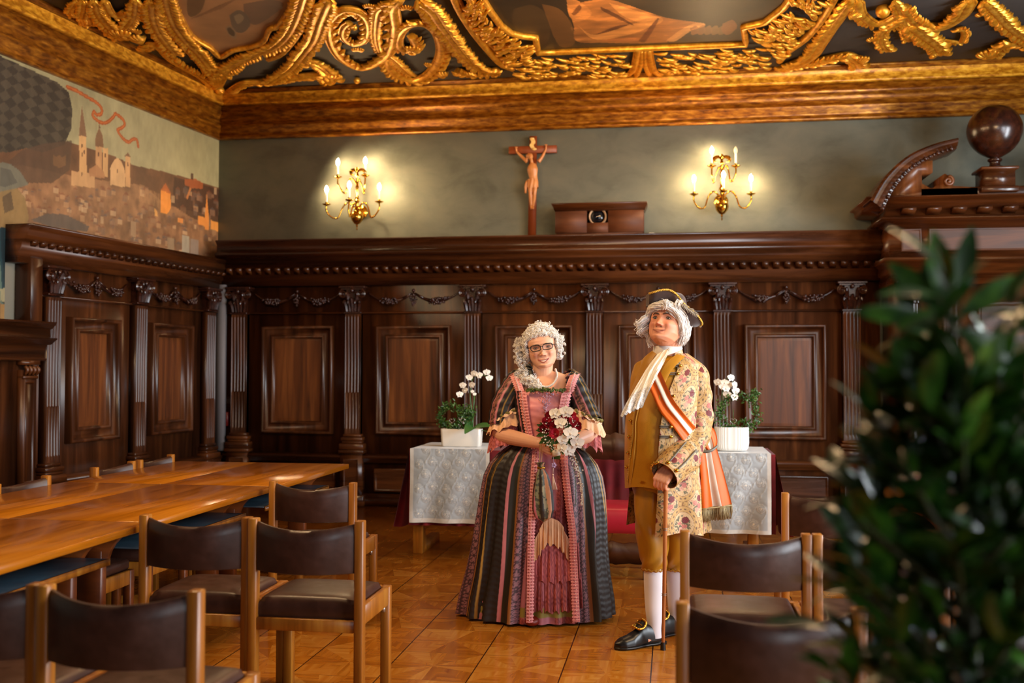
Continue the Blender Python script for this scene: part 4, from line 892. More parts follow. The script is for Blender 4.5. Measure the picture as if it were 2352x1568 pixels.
# ------------------------------------------------------------------ stacking chairs with leather pads; origin under rear left leg corner centre, seat towards +y
def make_chair(label, group):
    t = thing('leather_chair', label, 'chair', group=group); w = .245
    for s in (-1, 1):
        mb = MB(); xo = s*(w-.018); mb.box(xo-.018, xo+.018, -.022, .026, 0, .80, bev=.003); mb.build('rear_leg', M['oak'], t)
        mb = MB(); xo = s*(w-.02); mb.box(xo-.02, xo+.02, .385, .43, 0, .455, bev=.003); mb.build('front_leg', M['oak'], t)
        mb = MB(); xo = s*(w-.014); mb.box(xo-.013, xo+.013, .026, .386, .375, .455, bev=.003); mb.build('side_rail', M['oak'], t)
        mb = MB(); mb.box(s*(w-.025)-.008, s*(w-.025)+.008, .372, .385, .345, .372); mb.build('metal_clip', M['steel'], t)
    mb = MB(); mb.box(-w+.036, w-.036, -.012, .012, .345, .395, bev=.003); mb.build('rear_rail', M['oak'], t)
    mb = MB(); mb.box(-w+.04, w-.04, .40, .422, .375, .455, bev=.003); mb.build('front_rail', M['oak'], t)
    # seat pad: softly domed
    nx, ny = 17, 17; X, Y = np.meshgrid(np.linspace(-1, 1, nx), np.linspace(-1, 1, ny), indexing='ij'); r4 = np.maximum(np.abs(X), np.abs(Y))
    sq = lambda a: np.sign(a)*(1-(1-np.abs(a))**1.5)
    mb = MB(); hx, hy = w-.04, .192
    top = np.stack([sq(X)*hx, .205+sq(Y)*hy, .468+.02*(1-X**4)*(1-Y**4)-.012*(r4 > .99)], -1); mb.grid(top, flip=True)
    ring = [(i, 0) for i in range(nx)]+[(nx-1, j) for j in range(1, ny)]+[(i, ny-1) for i in range(nx-2, -1, -1)]+[(0, j) for j in range(ny-2, 0, -1)]
    R_ = np.array([top[i, j] for i, j in ring]); G = []
    for dz, e in ((0, 0), (-.012, .005), (-.05, .006), (-.07, .0)):
        q_ = R_.copy(); q_[:, 0] *= 1+e/hx; q_[:, 1] = .205+(q_[:, 1]-.205)*(1+e/hy); q_[:, 2] += dz; G.append(q_)
    mb.grid(np.array(G), cv=True, caps=False); mb.build('seat_pad', M['leather'], t, smooth=True, angle=50)
    # back pad, curved towards the rear
    nx = 25; xs = np.linspace(-w+.036, w-.036, nx); G = []
    for i, x in enumerate(xs):
        u = x/(w-.036); c = -.07*(1-u*u)+.004; th = .017; dz = -.024*(1-u*u)
        prof = [(c-th, .59), (c-th-.003, .62), (c-th-.003, .74), (c-th, .775), (c-th*.4, .787), (c+th*.4, .787), (c+th, .775), (c+th+.003, .7), (c+th, .59), (c, .585)]
        G.append([(x, y, z+dz*(z > .7)) for y, z in prof])
    mb = MB(); mb.grid(np.array(G), cv=True, caps=True); mb.build('back_pad', M['leather'], t, smooth=True, angle=50)
    return t
M['steel'] = flat('brushed_steel', srgb('#a8a49c'), rough=.35, metal=.9)
CG = 'brown leather chairs set out in rows facing the back wall'
C0 = make_chair('brown leather chair standing alone in the left row closest to the covered table', CG)
C0.location = (-1.948, 5.5, 0)
rows = [(-1.98, 4.15, 'left one of the coupled pair in the second left row'), (-1.488, 4.13, 'right one of the coupled pair in the second left row'),
        (-1.545, 2.765, 'blurred chair at the bottom left with its whole back showing'), (-2.038, 2.775, 'blurred chair cut by the left edge at the bottom, front left row'),
        (.27, 4.095, 'chair just right of the cane, second right row'), (.765, 4.1, 'chair in the second right row, half hidden by the laurel'), (1.262, 4.1, 'chair fully behind the laurel foliage in the second right row'),
        (.25, 2.84, 'large blurred chair at the bottom right beside the laurel'), (.745, 2.84, 'blurred chair behind the laurel in the front right row'),
        (.785, 5.44, 'chair beside the red cloth, half hidden by laurel leaves')]
for x, y, lb in rows: dup(C0, (x, y, 0), 0, 'brown leather '+(lb if 'chair' in lb else 'chair, '+lb))
FG = 'leather chairs tucked under the far side of the left tables'
for y, lb in ((3.85, 'chair seat visible under the left tables, nearest the left picture edge'), (4.34, 'chair behind the left tables, shown only below the tabletop'), (5.32, 'chair with a shiny back at the left picture edge behind the oak tables'), (6.28, 'chair back in the middle of the three behind the left oak tables'), (6.83, 'chair back farthest along behind the left oak tables')):
    c = dup(C0, (-3.565, y, 0), -pi/2, 'brown leather '+lb); c['group'] = FG
SG = 'leather topped stools under the left tables'
st0 = thing('stool', 'oak stool with a dark leather seat under the middle left table, nearer the photographer', 'stool', (-2.84, 4.62, 0), group=SG)
mb = MB(); mb.box(-.2, .2, -.2, .2, .43, .485, bev=.012); mb.build('seat_pad', M['leather'], st0)
mb = MB()
for s in (-1, 1): mb.box(-.21, .21, s*.2-.012, s*.2+.012, .36, .43, bev=.003); mb.box(s*.2-.012, s*.2+.012, -.2, .2, .36, .43, bev=.003)
mb.build('rail', M['oak'], st0)
for sx in (-1, 1):
    for sy in (-1, 1): mb = MB(); mb.box(sx*.195-.02, sx*.195+.02, sy*.195-.02, sy*.195+.02, 0, .43, bev=.003); mb.build('leg', M['wood_dk'], st0)
for y, lb in ((5.2, 'oak stool with a dark leather seat under the middle left table, nearer the back wall'), (3.75, 'oak stool with a dark leather seat under the left table nearest the photographer')): dup(st0, (-2.84, y, 0), None, lb)

# ------------------------------------------------------------------ altar table with velvet and silver runners
t = thing('covered_table', 'oak trestle table covered with dark red velvet between the couple and the panelling', 'table', (-.64, 8.05, 0))
mb = MB(); mb.box(-1.34, 1.35, -.2, .42, .765, .795); mb.build('tabletop', M['oak'], t)
for x in (-1.3, 1.22):
    mb = MB(); mb.box(x-.04, x+.035, -.19, -.13, 0, .765, bev=.003)
    mb.prism([(-.13, 0), (.42, 0), (.42, .07), (.05, .07), (-.02, .09), (-.08, .14), (-.105, .22), (-.11, .32), (-.13, .4)], x-.038, x+.033, ax='x'); mb.build('trestle_leg', M['oak'], t)
M['velvet'] = noise_mat('red_velvet', [(.3, srgb('#4a0408')), (.7, srgb('#7c0a12'))], scale=(4, 4, 4), rough=.9, sheen=.05)
def drape(mb, x0, x1, ztop, z1, yf, nfold=9, amp=.018, seed=0, n=80, m=24, flare=0.):
    r = random.Random(seed); ph = [r.uniform(0, 6.28) for _ in range(4)]
    X, U = np.meshgrid(np.linspace(0, 1, n), np.linspace(0, 1, m), indexing='ij')
    f = (np.sin(X*nfold*2*pi+ph[0])+.6*np.sin(X*nfold*3.7+ph[1])+.4*np.sin(X*nfold*9+ph[2]))*amp*U**.8
    mb.grid(np.stack([x0+(x1-x0)*X+flare*(X-.5)*2*U, yf-.004-f*.6-.012*U, ztop+(z1-ztop)*U], -1))
mb = MB(); drape(mb, -1.365, 1.375, .80, .225, -.215, 22, .02, 1, n=200)
# side falls with a flared corner
for s, x0 in ((-1, -1.345), (1, 1.355)):
    V, U = np.meshgrid(np.linspace(0, 1, 30), np.linspace(0, 1, 20), indexing='ij'); f = np.sin(V*14)*.02*U
    mb.grid(np.stack([x0+s*(.02+.07*U*(1-V*.4)+f+.05*U*(V < .12)), -.215+.65*V, .80-.58*U-.03*np.sin(V*9)*U], -1))
mb.box(-1.365, 1.375, -.215, .435, .797, .801); cloth = mb.build('velvet_cloth', M['velvet'], None, smooth=True, angle=60); cloth.location = (-.64, 8.05, 0)
tag(cloth, 'dark red velvet tablecloth hanging from the table behind the couple', 'tablecloth')
M['silver'] = col_mat('silver_satin', rough=.38, metal=.12, sheen=.3)
def runner(xa, xb, zb, label, seed):
    yf = 8.05-.25; n = int((xb-xa)/.006); nz = 96
    X, Z = np.meshgrid(np.linspace(xa, xb, n), np.linspace(zb, .812, nz), indexing='ij'); h = np.zeros_like(X); C = np.zeros(X.shape+(3,)); C[:] = rgb(172, 180, 184)
    r = random.Random(seed)
    for i in range(6):
        for j in range(6):
            cx_ = xa+.07+(i+.5*(j % 2))*.105; cz_ = zb+.07+j*.093+.02*((i+j) % 2)
            if cx_ > xb-.04: continue
            d = np.hypot(X-cx_, Z-cz_); a = np.arctan2(Z-cz_, X-cx_)
            h += .0008*np.exp(-(d/.02)**2)-.0012*np.exp(-((d-.034)/.01)**2)
            sp = np.abs(((d-.012-.0065*(a+pi)/pi*1.0)/.0125+.5) % 1-.5)*.0125; on = (sp < .0019) & (d < .036)
            C = mixc(C, on, rgb(214, 214, 206), .75); h += .0018*on
            C = mixc(C, d < .006, rgb(240, 236, 220)); 
            tail = linedist(X, Z, [(cx_+.034, cz_), (cx_+.036, cz_-.03), (cx_+.022, cz_-.06), (cx_+.002, cz_-.085), (cx_-.004, cz_-.11)]); C = mixc(C, tail < .0022, rgb(205, 205, 196), .55); h += .0022*(tail < .003)
    h += .006*vnoise(X, Z, 9, seed)+.012*np.sin((X-xa)*23+1.2*np.sin(Z*6))*np.clip((.8-Z)/.4, 0, 1)
    hem = (X < xa+.028) | (X > xb-.028) | (Z < zb+.03); C = mixc(C, hem, rgb(214, 212, 204)); C = C*(1-.25*vnoise(X, Z, 14, seed+3)[..., None])
    mb = MB(); mb.grid(np.stack([X, yf-.012-h*1.4, Z], -1), C=C)
    Xt, Yt = np.meshgrid(np.linspace(xa, xb, 60), np.linspace(yf-.01, 8.48, 50), indexing='ij'); ht = .004*vnoise(Xt, Yt, 22, seed)
    mb.grid(np.stack([Xt, Yt, .808+ht], -1), C=np.zeros(Xt.shape+(3,))+np.array(rgb(196, 192, 182))*(1-.35*vnoise(Xt, Yt, 30, 5)[..., None]))
    return tag(mb.build('silver_runner', M['silver'], smooth=True, angle=60), label, 'table runner', 'silver embroidered runners')
runner(-1.985, -1.37, .25, 'silver embroidered runner under the white rectangular planter, left of the woman', 4)
runner(.085, .70, .228, 'silver embroidered runner under the ribbed white pot, right of the man', 9)

# ------------------------------------------------------------------ planters
def leaf(mb, p, d, up, L, w, bend=.3, c=None, n=5):
    p = np.array(p, float); d = np.array(d, float); d /= np.linalg.norm(d)+1e-9; up = np.array(up, float); s_ = np.cross(d, up); s_ /= np.linalg.norm(s_)+1e-9; nn = np.cross(s_, d)
    t = np.linspace(0, 1, n); ww = w*.5*np.sin(pi*np.clip(t*.93+.05, 0, 1))**.8
    ctr = p+d*(L*t)[:, None]-nn*(bend*L*t*t)[:, None]
    G = np.stack([ctr+s_*ww[:, None]+nn*(ww*.25)[:, None], ctr, ctr-s_*ww[:, None]+nn*(ww*.25)[:, None]], 1); mb.grid(G, c=c)
M['green'] = noise_mat('green_leaves', [(.3, srgb('#1e3a14')), (.5, srgb('#34581f')), (.75, srgb('#5c7c34'))], scale=(18, 18, 18), rough=.4)
M['orchid'] = flat('white_petals', srgb('#efe9dc'), rough=.5, sss=.0)
M['orleaf'] = flat('orchid_leaf_green', srgb('#37622c'), rough=.35)
def orchid_flower(parent, p, face, s=.028, seed=0, mat='orchid'):
    r = random.Random(seed); f = np.array(face, float); f /= np.linalg.norm(f); a = np.cross(f, (0, 0, 1)); a /= np.linalg.norm(a); b_ = np.cross(a, f); mb = MB(); p = np.array(p)
    for k, (an, L, w) in enumerate(((1.57, 1., .8), (.35, 1.15, 1.25), (2.8, 1.15, 1.25), (-.95, .95, .7), (-2.2, .95, .7))):
        an += r.uniform(-.1, .1); d = a*math.cos(an)+b_*math.sin(an)+f*.15; leaf(mb, p, d, f, s*L, s*w, .18)
    mb.ball(p+f*s*.18-b_*s*.12, s*.2, k=7, m=5); return mb.build('flower', M[mat], parent, smooth=True)
def wreath(mb, c, R, r0, n, seed, a0=0, a1=6.28):
    r = random.Random(seed)
    for i in range(n):
        a = r.uniform(a0, a1); q_ = np.array([math.cos(a)*R, 0, math.sin(a)*R])+np.array([r.gauss(0, r0*.5), r.gauss(0, r0*.5), r.gauss(0, r0*.5)])
        d = np.array([r.gauss(0, 1), r.gauss(0, 1)-.3, r.gauss(0, 1)+.3]); leaf(mb, np.array(c)+q_, d, (r.gauss(0, 1), -1, r.gauss(0, 1)+.5), r.uniform(.016, .03), r.uniform(.009, .014), .3, n=4)
def heart(parent, c, s):
    mb = MB(); a = np.linspace(0, 2*pi, 24, endpoint=False); mb.tube(np.stack([c[0]+s*16*np.sin(a)**3/16, 0*a+c[1], c[2]+s*(13*np.cos(a)-5*np.cos(2*a)-2*np.cos(3*a)-np.cos(4*a))/16], 1), .0022, k=5, closed=True); return mb.build('silver_heart', M['steel'], parent, smooth=True)
YP = 8.0
def pp(px, py, dy=0): p = ony(px, py, YP+dy); return p
base = pp(1057, 1034); zt_ = .812
t = thing('rectangular_planter', 'white rectangular ceramic planter with a leafy ring and orchid on the left silver runner', 'planter', (base[0], YP+.06, zt_)); ox, oy, oz = t.location
def lp(px, py, dy=0): p = ony(px, py, YP+.06+dy); return (p[0]-ox, dy, p[2]-oz)
mb = MB(); w0 = .158; G = []
def rrect(hx, hy, rr, z, n=6):
    o = []
    for cx_, cy_, a0 in ((hx-rr, hy-rr, 0), (-hx+rr, hy-rr, pi/2), (-hx+rr, -hy+rr, pi), (hx-rr, -hy+rr, 1.5*pi)):
        for k in range(n): a = a0+k/(n-1)*pi/2; o.append((cx_+rr*math.cos(a), cy_+rr*math.sin(a), z))
    return o
mb.grid(np.array([rrect(w0-.012, .05, .02, 0), rrect(w0-.004, .058, .024, .01), rrect(w0+.003, .062, .024, .134), rrect(w0+.001, .06, .022, .138), rrect(w0-.007, .052, .018, .134), rrect(w0-.012, .048, .018, .11)]), cv=True, caps=True)
mb.build('pot', flat('white_glazed_ceramic', srgb('#e4ded4'), rough=.3), t, smooth=True, angle=40)
mb = MB(); wreath(mb, lp(1036, 957), .088, .032, 520, 1); wreath(mb, lp(1074, 950), .03, .045, 260, 2); wreath(mb, lp(1058, 980), .05, .03, 140, 3); mb.build('leafy_ring', M['green'], t)
heart(t, lp(1038, 966, -.07), .02); heart(t, lp(1061, 964, -.07), .02)
mb = MB()
for k in range(14): mb.ball(lp(1060+rnd.uniform(-8, 12), 968+rnd.uniform(-10, 22), -.06), rnd.uniform(.004, .007), k=8, m=6)
mb.build('silver_beads', M['steel'], t, smooth=True)
mb = MB(); mb.tube([lp(1085, 992), lp(1084, 950), lp(1080, 905), lp(1085, 872), lp(1103, 860), lp(1122, 866)], .0035, n=24, k=6); mb.tube([lp(1085, 992, .02), lp(1088, 930, .02), lp(1090, 905, .02)], .005, k=6)
mb.build('orchid_stem', M['orleaf'], t, smooth=True)
mb = MB(); leaf(mb, lp(1085, 985, -.03), (.1, -.6, .35), (.3, -.4, 1), .2, .085, .75, n=11); leaf(mb, lp(1086, 984), (1, -.25, .45), (0, -.6, 1), .17, .07, .35, n=10); leaf(mb, lp(1084, 984), (-.3, -.2, .7), (0, -1, .3), .09, .045, .3, n=8); leaf(mb, lp(1090, 988), (1, -.3, .1), (0, 0, 1), .13, .03, .2, n=8)
mb.build('orchid_leaves', M['orleaf'], t, smooth=True)
for k, (px, py) in enumerate(((1078, 867), (1089, 858), (1101, 862), (1118, 855), (1124, 868), (1063, 885), (1084, 884), (1068, 896), (1056, 906), (1090, 905), (1085, 899))): orchid_flower(t, lp(px, py, -.01-.01*(k % 3)), (rnd.uniform(-.5, .5), -1, rnd.uniform(-.3, .3)), .027 if k < 9 else .014, k)
base = pp(1680, 1045)
t = thing('ribbed_pot', 'ribbed white oval pot with a leafy wreath and orchid on the right silver runner', 'planter', (base[0], YP, zt_)); ox, oy, oz = t.location
def lp(px, py, dy=0): p = ony(px, py, YP+dy); return (p[0]-ox, dy, p[2]-oz)
mb = MB(); n = 288; a = np.linspace(0, 2*pi, n, endpoint=False); G = []
for hx, z, d in ((.09, 0, 0), (.112, .006, .2), (.124, .025, 1), (.129, .06, 1), (.128, .17, 1), (.126, .178, 1), (.12, .178, 0), (.115, .15, 0)):
    rr = 1-.028*d*(.5+.5*np.cos(a*44)); sx = np.sign(np.cos(a))*np.abs(np.cos(a))**.6; sy = np.sign(np.sin(a))*np.abs(np.sin(a))**.75; G.append(np.stack([hx*rr*sx, hx*.5*rr*sy, 0*a+z], 1))
mb.grid(np.array(G), cv=True, caps=True); mb.build('pot', flat('matt_white_ribbed', srgb('#e6e6e2'), rough=.5), t, smooth=True, angle=60)
mb = MB(); wreath(mb, lp(1696, 950), .135, .034, 620, 4); wreath(mb, lp(1700, 985), .06, .025, 160, 5); wreath(mb, lp(1733, 905), .02, .03, 80, 6); mb.build('leafy_wreath', M['green'], t)
heart(t, lp(1684, 967, -.06), .024)
mb = MB(); mb.tube([lp(1684, 940, -.05), lp(1684, 962, -.06)], .002, k=4); mb.tube([lp(1655, 992), lp(1656, 940), lp(1660, 895), lp(1668, 870), lp(1685, 878), lp(1690, 905)], .0035, n=20, k=6)
for k in range(12): mb.ball(lp(1648+rnd.uniform(-6, 14), 960+rnd.uniform(-16, 20), -.06), .005, k=7, m=5)
mb.build('orchid_stem', M['orleaf'], t, smooth=True)
mb = MB(); leaf(mb, lp(1652, 990, -.02), (.8, -.3, .6), (0, 0, 1), .14, .05, .3, n=9); mb.build('orchid_leaves', M['orleaf'], t, smooth=True)
for k, (px, py) in enumerate(((1649, 878), (1665, 879), (1668, 892), (1670, 906), (1679, 868), (1687, 884), (1690, 898), (1687, 912), (1661, 888), (1674, 884))): orchid_flower(t, lp(px, py, -.01-.01*(k % 3)), (rnd.uniform(-.4, .4)+(.8 if 4 <= k < 8 else 0), -1, rnd.uniform(-.2, .2)), .03, 20+k)

# ------------------------------------------------------------------ carved chair with red seat between the couple
bx = ony(1405, 1300, 7.15)[0]
t = thing('carved_chair', 'carved dark wooden chair with crimson seat seen between the woman and the man', 'chair', (bx, 7.15, 0)); w = .235
def wavy(x0, x1, zb, zt, seed, top=True, n=60):
    xs = np.linspace(x0, x1, n); a = (xs-x0)/(x1-x0)
    f = lambda ph: .008*np.abs(np.sin(a*pi*4+ph))+.012*np.exp(-((a-.5)/.05)**2)
    return [(x, zb-.0+f_) for x, f_ in zip(xs, -f(.4)*.8)]+[(x, zt+f_) for x, f_ in zip(xs[::-1], f(1.)[::-1])]
M['darkoak'] = noise_mat('dark_carved_oak', [(.3, srgb('#2a160c')), (.7, srgb('#4e2a14'))], scale=(3, 8, 14), rough=.45)
mb = MB(); mb.prism(wavy(-w, w, .775, .945, 0), .40, .43); mb.build('back_rail', M['darkoak'], t)
for s in (-1, 1):
    mb = MB(); mb.box(s*w-.022, s*w+.022, .39, .44, 0, .93, bev=.004); mb.build('rear_leg', M['darkoak'], t)
    mb = MB(); mb.box(s*w-.024, s*w+.024, -.02, .028, 0, .33, bev=.004); mb.build('front_leg', M['darkoak'], t)
mb = MB(); n = 26; ys = np.linspace(0, 1, n)
prof = [(-.025, .31), (-.04, .34), (-.045, .40), (-.03, .45), (0, .475), (.1, .49), (.25, .492), (.38, .485), (.4, .44), (.4, .31)]
mb.prism([(y, z) for y, z in cr(prof, 30)], -w-.03, w+.03, ax='x'); mb.build('crimson_seat', noise_mat('crimson_leather', [(.3, srgb('#8a1020')), (.7, srgb('#a81a30'))], scale=(6, 6, 6), rough=.4), t, smooth=True, angle=50)
mb = MB(); mb.prism(wavy(-w, w, .12, .235, 2), -.0, .025); mb.build('front_stretcher', M['darkoak'], t)
mb = MB(); mb.prism(wavy(-w, w, .03, .115, 3), .41, .43); mb.build('rear_stretcher', M['darkoak'], t)

# ------------------------------------------------------------------ blurred laurel in the foreground
t = thing('potted_laurel', 'large dark green potted laurel blurred in the right foreground', 'plant', (.362, 1.40, 0))
mb = MB(); mb.lathe([(.11, 0), (.13, .02), (.17, .32), (.18, .34), (.16, .34), (.15, .3)], k=32); mb.build('pot', flat('terracotta', srgb('#7a4630'), rough=.8), t, smooth=True, angle=40)
mb = MB(); mb.tube([(0, 0, .3), (.01, 0, .8), (0, 0, 1.3), (-.015, 0, 1.5)], [.018, .014, .009, .004], n=14, k=7)
r = random.Random(11); fol = MB(); tips = []
for i in range(120):
    z = .55+.87*(i/120)**.85; R_ = .178*min(1, (1.46-z)/.24)**.7; a = i*2.399+r.uniform(-.3, .3); q0 = np.array([0, 0, z-.08]); q1 = np.array([math.cos(a)*R_*r.uniform(.75, 1.), math.sin(a)*R_*r.uniform(.75, 1.), z+.02])
    mb.tube([q0, (q0+q1)/2+np.array([0, 0, -.01]), q1], [.005, .004, .002], k=5, n=6)
    for k in range(13):
        u = r.uniform(.15, 1.05); p = q0+(q1-q0)*u; d = (q1-q0)/np.linalg.norm(q1-q0)+np.array([r.gauss(0, .55), r.gauss(0, .55), r.gauss(.35, .5)]); leaf(fol, p, d, (r.gauss(0, .4), r.gauss(0, .4), 1), r.uniform(.055, .085), r.uniform(.022, .032), r.uniform(.1, .4), n=6)
top = np.array([-.015, 0, 1.49])
for dx, dz, L, w in ((-.055, .075, .095, .032), (-.012, .105, .1, .034), (.03, .11, .11, .03), (.075, .05, .11, .03), (-.09, .015, .1, .03), (.0, -.05, .09, .03), (.05, -.03, .09, .03), (-.075, -.07, .09, .032), (-.05, -.02, .06, .03), (.085, -.07, .08, .032)): leaf(fol, top+np.array([dx*.2, 0, dz*.2-.01]), (dx, r.uniform(-.03, .03), dz), (0, -1, .4), L, w, .15, n=7)
for i in range(9):      # loose upper shoots
    z = 1.40+.012*i; a = i*2.1; q0 = np.array([0, 0, z]); q1 = np.array([math.cos(a)*.09, math.sin(a)*.07, z+.05]); mb.tube([q0, q1], [.003, .0015], k=5)
    for k in range(3): d = (q1-q0)+np.array([r.gauss(0, .05), r.gauss(0, .05), r.gauss(0, .04)]); leaf(fol, q0+(q1-q0)*(.3+.35*k), d, (r.gauss(0, .4), -.4, 1), r.uniform(.06, .08), .028, .2, n=6)
mb.build('branches', flat('green_brown_bark', srgb('#3a3a1c'), rough=.7), t, smooth=True)
fol.build('foliage', noise_mat('laurel_leaves', [(.3, srgb('#10260a')), (.5, srgb('#204412')), (.72, srgb('#4c7a20'))], scale=(14, 14, 14), rough=.3), t)
# ------------------------------------------------------------------ shared helpers for the two figures
def rotm(yaw, pitch, roll):
    """yaw: + turns the face towards image left; pitch: + looks up; roll: + leans the crown towards image left."""
    return np.array((Matrix.Rotation(-yaw, 3, 'Z')@Matrix.Rotation(-pitch, 3, 'X')@Matrix.Rotation(-roll, 3, 'Y')))
class Head:
    def __init__(s, c, R, sc, w=1., jaw=1., smile=0.): s.c = np.array(c, float); s.R = R; s.s = sc; s.w = w; s.jaw = jaw; s.smile = smile
    def D(s, x, z):
        g = lambda x0, z0, sx, sz, a: a*np.exp(-((x-x0)/sx)**2-((z-z0)/sz)**2)
        ax = np.abs(x); ga = lambda x0, z0, sx, sz, a: a*np.exp(-((ax-x0)/sx)**2-((z-z0)/sz)**2)
        t = np.clip((.008-z)/.048, 0, 1); d = np.where((z < .012) & (z > -.046), (.003+.017*t)*np.exp(-(x/(.0075+.004*t))**2), 0)
        d = d+g(0, -.040, .011, .010, .010)+ga(.0135, -.043, .006, .007, .008)+ga(.032, 0, .019, .012, -.011)+ga(.03, .021, .022, .008, .005)+g(0, .02, .012, .012, .003)
        d = d+ga(.042, -.036, .018, .017, .006+.005*s.smile)+g(0, -.066, .02, .005, .006)+g(0, -.08, .016, .005, .006)+g(0, -.104, .017, .012, .007)+g(0, -.09, .02, .004, -.004)+ga(.03, -.052, .006, .02, -.003*s.smile)
        return d
    def shape(s, n=170, k=150):
        Zc = np.array([-.118, -.114, -.1, -.07, -.03, 0, .04, .08, .11, .123]); j = s.jaw
        zz = -.118+.241*(.5-.5*np.cos(np.linspace(0, pi, n)))
        w = np.interp(zz, Zc, [0, .03*j, .047*j, .062*j, .072*(.5+.5*j), .075, .077, .068, .042, 0])*s.w
        f = np.interp(zz, Zc, [.055, .078, .086, .083, .086, .084, .088, .074, .042, 0]); b = np.interp(zz, Zc, [0, .0, .02, .055, .085, .095, .1, .085, .05, 0])
        a = np.linspace(0, 2*pi, k, endpoint=False)+.0; ca, sa = np.cos(a), np.sin(a)
        X = w[:, None]*np.sign(ca)*np.abs(ca)**.88; Y = -np.where(sa > 0, f[:, None]*np.abs(sa)**.92, -b[:, None]*np.abs(sa)**.95); Z = zz[:, None]+0*X
        Y = Y-s.D(X/s.w, Z)*np.clip(sa*2.2, 0, 1)[None]
        return np.stack([X, Y, Z], -1)
    def wp(s, p): return np.asarray(p, float)*s.s@s.R.T+s.c
    def lp(s, P): return ((np.asarray(P)-s.c)@s.R)/s.s
    def surf(s, x, z, out=0.):
        """front surface point at local x,z"""
        Zc = [-.118, -.114, -.1, -.07, -.03, 0, .04, .08, .11, .123]; j = s.jaw
        w = np.interp(z, Zc, [0, .03*j, .047*j, .062*j, .072*(.5+.5*j), .075, .077, .068, .042, 0])*s.w; f = np.interp(z, Zc, [.055, .078, .086, .083, .086, .084, .088, .074, .042, 0])
        ca = (min(abs(x), w*.98)/w)**(1/.88); sa = math.sqrt(max(0, 1-ca*ca)); y = -f*sa**.92-float(s.D(np.array(x/s.w), np.array(z)))*min(1, sa*2.2)
        return (x, y-out, z)
def capsule_chain(mb, pts, rad, k=12, n=None):
    n = n or len(pts)*7; mb.tube(pts, rad, k=k, n=n); mb.ball(pts[0], rad[0]*.98, k=12, m=8); mb.ball(pts[-1], rad[-1]*.98, k=12, m=8)
def hand(mb, wrist, dirv, palmn, s=1., curl=.9, side=1, spread=.1, rad=None):
    """palm plus four fingers and a thumb; palmn points out of the palm; side: +1 thumb on +cross(dir,palmn)."""
    w = np.array(wrist, float); d = np.array(dirv, float); d /= np.linalg.norm(d); pn = np.array(palmn, float); pn -= d*(pn@d); pn /= np.linalg.norm(pn); t = np.cross(d, pn)*side; tips = []
    for k in range(5): o = (k-2)*.015*s; capsule_chain(mb, [w+t*o*.55, w+d*.045*s+t*o*.95, w+d*.085*s+t*o*1.1], [.0135*s, .0145*s, .0115*s], k=10)
    for k, L in enumerate((.072, .08, .075, .06)):
        o = (1.5-k)*.019*s; p = w+d*.086*s+t*o; pts = [p]; a = .25; dd = d
        for j, f in enumerate((.42, .33, .25)):
            a += curl*(.55, .75, .6)[j]; dd = d*math.cos(a)+pn*math.sin(a)+t*spread*(1.5-k)*.2; p = p+dd/np.linalg.norm(dd)*L*f*s; pts.append(p)
        capsule_chain(mb, pts, [.0098*s, .0092*s, .0084*s, .007*s], k=9, n=18); tips.append((pts[-1], dd, pn))
    p0 = w+d*.02*s+t*.03*s; capsule_chain(mb, [w+d*.012*s+t*.02*s, p0+d*.02*s+t*.012*s+pn*.012*s, p0+d*.045*s+t*.01*s+pn*.03*s, p0+d*.062*s+t*.0*s+pn*.042*s], [.014*s, .0125*s, .0105*s, .0085*s], k=9, n=16)
    return tips
def eyes(root, H, iris, lid, gaze=(0, 0), open_=.0062, name='eye'):
    for sx in (-1, 1):
        n, m = 34, 18; U, V = np.meshgrid(np.linspace(-1, 1, n), np.linspace(-1, 1, m), indexing='ij'); hw = .0145
        top = open_*(1-np.abs(U)**2.2); bot = open_*.75*(1-np.abs(U)**2.4); z = np.where(V > 0, top*V, bot*V)+.0008*U*sx; x = sx*.032*H.w+U*hw
        y = np.array([[H.surf(float(a), 0.)[1] for a in x[:, 0]]]).T; y = y*0+y.mean()-.0012-.0045*(1-U**2)*(1-.4*V**2)
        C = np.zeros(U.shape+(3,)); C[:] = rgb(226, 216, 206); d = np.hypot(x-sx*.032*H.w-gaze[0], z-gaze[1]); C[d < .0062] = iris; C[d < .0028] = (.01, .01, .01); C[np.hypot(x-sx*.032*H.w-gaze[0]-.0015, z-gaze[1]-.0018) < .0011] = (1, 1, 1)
        mb = MB(); mb.grid(H.wp(np.stack([x, y, z], -1)), C=C, flip=True); e = mb.build(name, M['eye'], root, smooth=True)
        mb = MB(); us = np.linspace(-1, 1, 14); yy = float(y.mean())
        mb.tube(H.wp([(sx*.032*H.w+u*hw*1.04, yy+.0005-.0045*(1-u*u), open_*(1-abs(u)**2.2)+.0005) for u in us]), [.0009]+[.0017]*12+[.0009], k=6)
        mb.tube(H.wp([(sx*.032*H.w+u*hw*1.0, yy+.001-.004*(1-u*u), -open_*.75*(1-abs(u)**2.4)-.0004) for u in us]), [.0005]+[.0009]*12+[.0005], k=5); mb.build('eyelash', lid, e, smooth=True)
M['eye'] = col_mat('eye_surface', rough=.15)
M['lash'] = flat('dark_lash', srgb('#2a1812'), rough=.6)
M['brow'] = flat('grey_brown_brow', srgb('#4a3428'), rough=.8)
M['lip'] = flat('lip_rose', srgb('#b4574e'), rough=.4)
M['teeth'] = flat('teeth_white', srgb('#ece2d4'), rough=.3)
M['skin'] = col_mat('skin', rough=.45, sss=.0, spec=.4)
M['haircol'] = noise_mat('white_wig_hair', [(.3, srgb('#dcd4c8')), (.6, srgb('#f6f2ec'))], scale=(40, 40, 40), rough=.55, sheen=.2)
